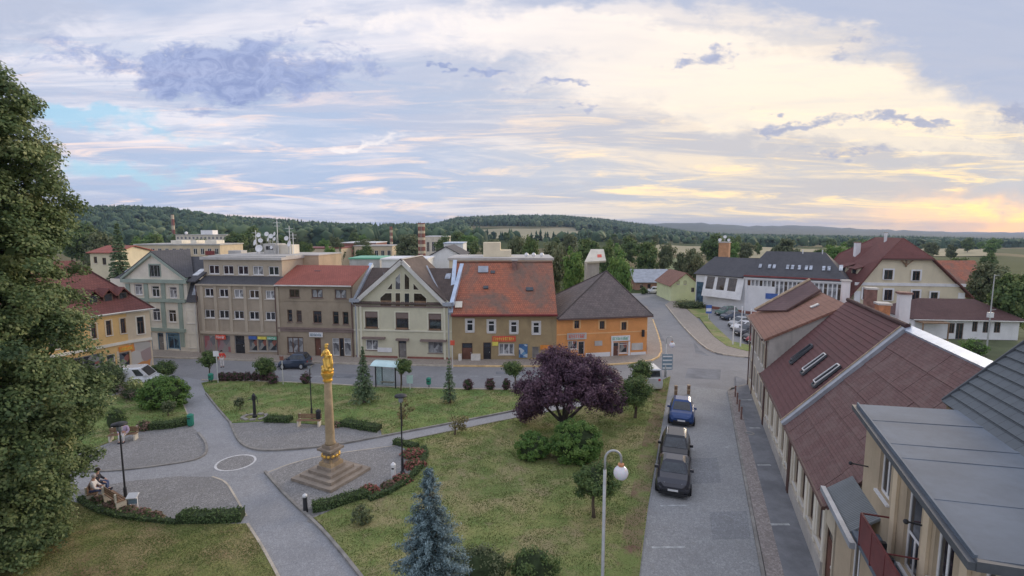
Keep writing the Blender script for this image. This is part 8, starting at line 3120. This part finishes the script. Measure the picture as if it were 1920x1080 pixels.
def loft(mb, rings, mi=0):
    base = len(mb.v)
    k = len(rings[0])
    for r in rings:
        mb.v.extend(r)
    for i in range(len(rings) - 1):
        for j in range(k):
            j2 = (j + 1) % k
            mb.f.append((base + i * k + j, base + i * k + j2, base + (i + 1) * k + j2, base + (i + 1) * k + j))
            mb.mi.append(mi)
            mb.uv.append([(0, 0)] * 4)
    mb.f.append(tuple(base + j for j in reversed(range(k))))
    mb.f.append(tuple(base + (len(rings) - 1) * k + j for j in range(k)))
    mb.mi += [mi, mi]
    mb.uv += [[(0, 0)] * k] * 2


SHAPES = {
    # body stations (x, half width, bottom, top); cabin: belt x0,x1, roof x0,x1, belt z, roof z, roof half width
    'hatch': dict(st=[(-2.02, .70, .38, .86), (-1.92, .83, .26, 1.0), (-1.3, .87, .2, 1.02), (0, .88, .2, .98), (.85, .87, .2, .96), (1.45, .86, .2, .88), (1.85, .80, .22, .76), (2.02, .62, .30, .62)], cab=(-1.92, 1.0, -1.45, .12, .98, 1.50, .60), wx=(1.28, -1.28)),
    'wagon': dict(st=[(-2.35, .72, .36, .88), (-2.25, .84, .26, 1.02), (-1.4, .88, .2, 1.02), (0, .89, .2, .98), (1.0, .88, .2, .97), (1.7, .86, .2, .88), (2.15, .80, .22, .76), (2.33, .62, .30, .62)], cab=(-2.28, 1.1, -1.95, .22, .99, 1.47, .60), wx=(1.45, -1.35)),
    'sedan': dict(st=[(-2.35, .72, .38, .90), (-2.25, .84, .26, 1.02), (-1.4, .88, .2, 1.03), (0, .89, .2, .98), (1.0, .88, .2, .97), (1.7, .86, .2, .88), (2.15, .80, .22, .76), (2.33, .62, .30, .62)], cab=(-1.9, 1.1, -1.1, .20, .99, 1.38, .58), wx=(1.45, -1.35)),
    'van': dict(st=[(-2.45, .86, .34, 1.2), (-2.40, .92, .26, 1.25), (-1.2, .95, .22, 1.25), (.4, .95, .22, 1.22), (1.3, .94, .22, 1.18), (1.9, .90, .24, 1.02), (2.3, .82, .26, .84), (2.45, .66, .32, .68)], cab=(-2.42, 1.5, -2.36, .55, 1.22, 2.0, .78), wx=(1.55, -1.5)),
}


def make_car(shape, paint, label, loc, rz, group=None, name='car', cat='car', rails=False):
    key = (shape, paint, rails)
    if key in CARS:
        return copy_thing(CARS[key], loc, rz, label)
    d = SHAPES[shape]
    root = thing(name, label, cat, loc, rz, group)
    root.scale = (0.73, 1, 1)
    mb = MB()
    loft(mb, [ring8(*s) for s in d['st']])
    mb.build('body', paint, root, smooth=False)
    b0, b1, r0, r1, zb, zr, hw = d['cab']
    hb = 0.80 if shape != 'van' else 0.90
    P = lambda x, y, z: (x, y, z)
    B = [P(b0, -hb, zb - 0.06), P(b1, -hb + 0.06, zb - 0.06), P(b1, hb - 0.06, zb - 0.06), P(b0, hb, zb - 0.06)]
    T = [P(r0, -hw, zr - 0.05), P(r1, -hw, zr - 0.05), P(r1, hw, zr - 0.05), P(r0, hw, zr - 0.05)]
    T2 = [P(r0 + .12, -hw + .14, zr + 0.02), P(r1 - .18, -hw + .14, zr + 0.02), P(r1 - .18, hw - .14, zr + 0.02), P(r0 + .12, hw - .14, zr + 0.02)]
    cb = MB()
    for i in range(4):
        j = (i + 1) % 4
        cb.poly([B[i], B[j], T[j], T[i]])
        cb.poly([T[i], T[j], T2[j], T2[i]])
    cb.poly(T2)
    cb.build('cabin', paint, root)
    def pane(nm, q, f0, f1, g0, g1, off):
        """pane on a cabin side between fractions; q = lower left, lower right, upper right, upper left"""
        q = [Vector(v) for v in q]
        at = lambda f, g: q[0].lerp(q[1], f).lerp(q[3].lerp(q[2], f), g)
        n = (q[1] - q[0]).cross(q[3] - q[0]).normalized() * off
        m = MB()
        m.slab([at(f0, g0) + n, at(f1, g0) + n, at(f1, g1) + n, at(f0, g1) + n], 0.02)
        return m.build(nm, 'car_glass', root)
    pane('windscreen', [B[1], B[2], T[2], T[1]], 0.07, 0.93, 0.10, 0.93, 0.012)
    pane('rear_window', [B[3], B[0], T[0], T[3]], 0.10, 0.90, 0.25, 0.90, 0.012)
    spl = ((0.06, 0.46), (0.49, 0.86)) if shape != 'van' else ((0.68, 0.90),)
    for q in ([B[0], B[1], T[1], T[0]], [B[2], B[3], T[3], T[2]]):
        for f0, f1 in spl:
            if q[0] == B[2]:
                f0, f1 = 1 - f1, 1 - f0
            pane('side_window', q, f0, f1, 0.18, 0.90, 0.012)
    wr = 0.32
    for wx in d['wx']:
        for sy in (-1, 1):
            y = sy * (0.84 if shape != 'van' else 0.90)
            w = MB().lathe([(wr * 0.6, -0.10), (wr, -0.08), (wr, 0.08), (wr * 0.6, 0.10)], 16).build('wheel', 'rubber', root, (wx, y, wr))
            w.rotation_euler = (R(90), 0, 0)
            MB().lathe([(wr * 0.62, -0.104), (wr * 0.62, 0.104)], 12).build('rim', 'alloy', w)
    x1, hwf, zbf, ztf = d['st'][-2]
    xn = d['st'][-1][0]
    for sy in (-1, 1):
        m = MB()
        m.slab([(x1 + 0.02, sy * 0.74, ztf - 0.16), (xn - 0.01, sy * 0.46, ztf - 0.20), (x1 - 0.02, sy * 0.42, ztf + 0.012), (x1 - 0.22, sy * 0.72, ztf + 0.02)] if sy < 0 else [(xn - 0.01, sy * 0.46, ztf - 0.20), (x1 + 0.02, sy * 0.74, ztf - 0.16), (x1 - 0.22, sy * 0.72, ztf + 0.02), (x1 - 0.02, sy * 0.42, ztf + 0.012)], 0.05)
        m.build('headlight', 'lamp_clear', root)
        rx = d['st'][0][0]
        MB().box(rx - 0.01, rx + 0.16, sy * 0.62 - 0.1, sy * 0.62 + 0.1, d['st'][0][3] - 0.22, d['st'][0][3] - 0.02).build('tail_light', 'lamp_red', root)
        MB().box(b1 - 0.55, b1 - 0.40, sy * 0.92 - 0.1, sy * 0.92 + 0.1, zb + 0.02, zb + 0.17).build('mirror', paint, root)
        if rails:
            MB().tube([(r0 + 0.2, sy * (hw - 0.08), zr - 0.01), (r0 + 0.3, sy * (hw - 0.08), zr + 0.07), (r1 - 0.3, sy * (hw - 0.08), zr + 0.07), (r1 - 0.15, sy * (hw - 0.08), zr)], 0.025, 6).build('roof_rail', 'alloy', root)
    MB().box(xn - 0.02, xn + 0.02, -0.55, 0.55, 0.30, 0.44).build('grille', 'rubber', root)
    MB().box(xn + 0.02, xn + 0.035, -0.26, 0.26, 0.40, 0.51).build('licence_plate', 'sign_white', root)
    MB().box(xn - 0.20, xn + 0.05, -0.72, 0.72, 0.20, 0.29).build('bumper', 'rubber', root)
    CARS[key] = root
    return root


glassmat('car_glass', (0.035, 0.042, 0.048), 0.04, 1.0)
FWD = math.atan2(-SD.y, -SD.x)                # facing the camera along the street
LEN = 0.73


def park(px, py, half):
    """ground point of the car's centre when its front bumper stands at the pixel"""
    g = G(px, py)
    return Vector((g.x, g.y, -0.01)) + SD * half * LEN


make_car('hatch', 'paint_blue', 'blue hatchback parked facing the camera along the verge', park(1277, 800, 2.0), FWD)
make_car('wagon', 'paint_black', 'black estate car with silver roof rails behind the graphite saloon', park(1264, 881, 2.3), FWD, rails=True)
make_car('sedan', 'paint_graphite', 'graphite saloon nearest the camera on the side street', park(1261, 934, 2.3), FWD)
g = G(548, 692)
make_car('hatch', 'paint_navy', 'dark small car standing on the main road before the umber house', Vector((g.x, g.y + 0.7, -0.02)), R(182))
g = G(243, 733)
make_car('van', 'paint_white', 'white panel van parked by the yellow corner house', Vector((g.x + 0.3, g.y + 0.9, -0.02)), R(14), name='van', cat='van')
g = G(1222, 735)
make_car('van', 'paint_white', 'white van behind the young trees near the junction', Vector((g.x, g.y + 1.8, -0.02)), FWD + R(200))
for i, (x, y, p, sh, lb) in enumerate(((1352, 592, 'paint_green', 'wagon', 'dark green car farthest from the camera in the car park'), (1362, 600, 'paint_navy', 'sedan', 'dark blue car second from the far end of the car park'),
                                       (1376, 614, 'paint_silver', 'hatch', 'silver car in the middle of the car park'), (1384, 621, 'paint_white', 'sedan', 'white car in the middle of the car park'),
                                       (1390, 630, 'paint_graphite', 'wagon', 'dark grey car near the flagpoles'), (1404, 641, 'paint_black', 'hatch', 'black car behind the flagpoles'),
                                       (1412, 646, 'paint_red', 'hatch', 'red car half hidden by the grey corner house'))):
    g = G(x, y)
    make_car(sh, p, lb, Vector((g.x + 1.0, g.y + 0.5, -0.02)), R(196))
g = G(1222, 549)
make_car('hatch', 'paint_white', 'white car parked far away by the barn', Vector((g.x, 112, -0.05)), R(170))
g = G(1236, 549)
make_car('hatch', 'paint_black', 'dark car parked far away by the barn', Vector((g.x, 112, -0.05)), R(200))

# ------------------------------------------------------------------ people
plain('skin', (0.42, 0.25, 0.18), 0.6, 0.05, 3)
for nm, c in (('cloth_red', (0.48, 0.045, 0.035)), ('cloth_dark', (0.03, 0.03, 0.038)), ('cloth_pale', (0.50, 0.48, 0.46)), ('cloth_blue', (0.07, 0.09, 0.17)), ('cloth_lilac', (0.34, 0.27, 0.36)), ('cloth_grey', (0.19, 0.18, 0.19)), ('hair_dark', (0.03, 0.022, 0.018)), ('hair_grey', (0.30, 0.28, 0.27))):
    plain(nm, c, 0.9, 0.15, 6)


def skin_mesh(name, verts, edges, mat, parent, root_i=0):
    """surface grown over a skeleton: verts = (x, y, z, radius)"""
    me = bpy.data.meshes.new(name)
    me.from_pydata([v[:3] for v in verts], edges, [])
    me.materials.append(MATS[mat])
    o = link(name, me, parent)
    o.modifiers.new('skin', 'SKIN')
    for i, v in enumerate(verts):
        sv = me.skin_vertices[0].data[i]
        sv.radius = (v[3], v[3])
        sv.use_root = i == root_i
    s = o.modifiers.new('subdivision', 'SUBSURF')
    s.levels = s.render_levels = 1
    return o


def person(label, loc, rz, top, bottom, hair, pose='stand', shoes='cloth_dark', arms=0.25):
    """figure facing local -y"""
    root = thing('person', label, 'person', loc, rz)
    if pose == 'stand':
        hip, knee, ank, toe = (0, 0, 0.92), (0.10, -0.02, 0.50), (0.10, 0.0, 0.09), (0.10, -0.15, 0.05)
        ch, nk, hd = (0, 0, 1.28), (0, 0, 1.50), (0, -0.02, 1.64)
    else:
        hip, knee, ank, toe = (0, 0.0, 0.52), (0.12, -0.44, 0.52), (0.12, -0.42, 0.10), (0.12, -0.56, 0.06)
        ch, nk, hd = (0, -0.02, 0.88), (0, -0.06, 1.10), (0, -0.10, 1.23)
    S2 = lambda p, s: (p[0] * s, p[1], p[2])
    V = [(*hip, 0.14), (*ch, 0.15), (*nk, 0.06), (*hd, 0.095)]
    E = [(0, 1), (1, 2), (2, 3)]
    el = lambda s: ((0.27 + arms * 0.2) * s, ch[1] - (0.02 if pose == 'stand' else 0.10), ch[2] - 0.16)
    hn = lambda s: ((0.24 if pose == 'stand' else 0.16) * s, ch[1] - (0.12 if pose == 'stand' else 0.36), ch[2] - (0.42 if pose == 'stand' else 0.30))
    for s in (-1, 1):
        k = len(V)
        V += [(0.19 * s, ch[1], ch[2] + 0.12, 0.062), (*el(s), 0.048), (*hn(s), 0.032)]
        E += [(1, k), (k, k + 1), (k + 1, k + 2)]
        h = hn(s)
        for q in range(3):                               # fingers grouped tightly at this size
            V.append((h[0] + (q - 1) * 0.025, h[1] - 0.05, h[2] - 0.07, 0.012))
            E.append((k + 2, len(V) - 1))
        k = len(V)
        V += [(0.10 * s, hip[1], hip[2] - 0.04, 0.085), (*S2(knee, s), 0.062), (*S2(ank, s), 0.045), (*S2(toe, s), 0.04)]
        E += [(0, k), (k, k + 1), (k + 1, k + 2), (k + 2, k + 3)]
    skin_mesh('body', V, E, 'skin', root)
    TV = [(hip[0], hip[1], hip[2] + 0.06, 0.165), (*ch, 0.185), (nk[0], nk[1], nk[2] - 0.08, 0.10)]
    TE = [(0, 1), (1, 2)]
    for s in (-1, 1):
        k = len(TV)
        TV += [(0.20 * s, ch[1], ch[2] + 0.12, 0.082), (*el(s), 0.066), tuple(el(s)[i] * 0.3 + hn(s)[i] * 0.7 for i in range(3)) + (0.05,)]
        TE += [(1, k), (k, k + 1), (k + 1, k + 2)]
    skin_mesh('jacket', TV, TE, top, root)
    LV = [(*hip, 0.16)]
    LE = []
    for s in (-1, 1):
        k = len(LV)
        LV += [(0.10 * s, hip[1], hip[2] - 0.05, 0.105), (*S2(knee, s), 0.08), (*S2(ank, s), 0.062)]
        LE += [(0, k), (k, k + 1), (k + 1, k + 2)]
    skin_mesh('trousers', LV, LE, bottom, root)
    for s in (-1, 1):
        MB().box(s * ank[0] - 0.045, s * ank[0] + 0.045, toe[1] - 0.06, ank[1] + 0.06, 0.0, 0.09).build('shoe', shoes, root)
    hb = MB().ball((0, 0, 0), 1.0, 12)
    hb.v = [(v[0] * 0.112, hd[1] + 0.025 + v[1] * 0.115, hd[2] + 0.045 + v[2] * 0.105) for v in hb.v]
    hb.build('hair', hair, root, smooth=True)
    MB().ball((0, hd[1] - 0.105, hd[2] - 0.01), 0.022, 6).build('nose', 'skin', root)
    for s in (-1, 1):
        MB().ball((s * 0.038, hd[1] - 0.088, hd[2] + 0.015), 0.014, 6).build('eye', 'hair_dark', root)
    return root


g = G(417, 688)
person('person in a red jacket and pale trousers crossing the road by the crossing sign', (g.x, g.y, -0.02), R(25), 'cloth_red', 'cloth_pale', 'hair_dark')
q = G(232, 826)
person('person in lilac and pale clothes sitting on the bench at the left lawn edge', (q.x + 0.1, q.y + 0.0, 0.0), R(12), 'cloth_lilac', 'cloth_pale', 'hair_dark', 'sit')
q = G(180, 930)
an = R(118)
for k, (t, b, h, lb) in enumerate((('cloth_dark', 'cloth_blue', 'hair_dark', 'person in a dark jacket sitting at the far end of the bench by the linden'), ('cloth_pale', 'cloth_blue', 'hair_grey', 'person in a pale top sitting at the near end of the bench by the linden'))):
    off = (0.42 if k == 0 else -0.40)
    person(lb, (q.x + math.cos(an) * off, q.y + math.sin(an) * off, 0.0), an, t, b, h, 'sit')

# ------------------------------------------------------------------ evening haze
def build_haze():
    m = bpy.data.materials.new('haze')
    m.use_nodes = True
    t = NT(m.node_tree)
    out = t.n('ShaderNodeOutputMaterial')
    v = t.n('ShaderNodeVolumePrincipled')
    v.inputs['Color'].default_value = (0.50, 0.66, 1.0, 1)
    v.inputs['Density'].default_value = HAZE
    v.inputs['Anisotropy'].default_value = 0.2
    t.l(v.outputs[0], out.inputs['Volume'])
    MATS['haze'] = m
    zmin = -120.0
    o = MB().box(-18200, 18200, -140, 7600, zmin, 96).build('haze', 'haze')
    tag(o, 'thin blue evening haze over the countryside', 'haze', kind='stuff')


HAZE = 0.00011
if HAZE:
    build_haze()
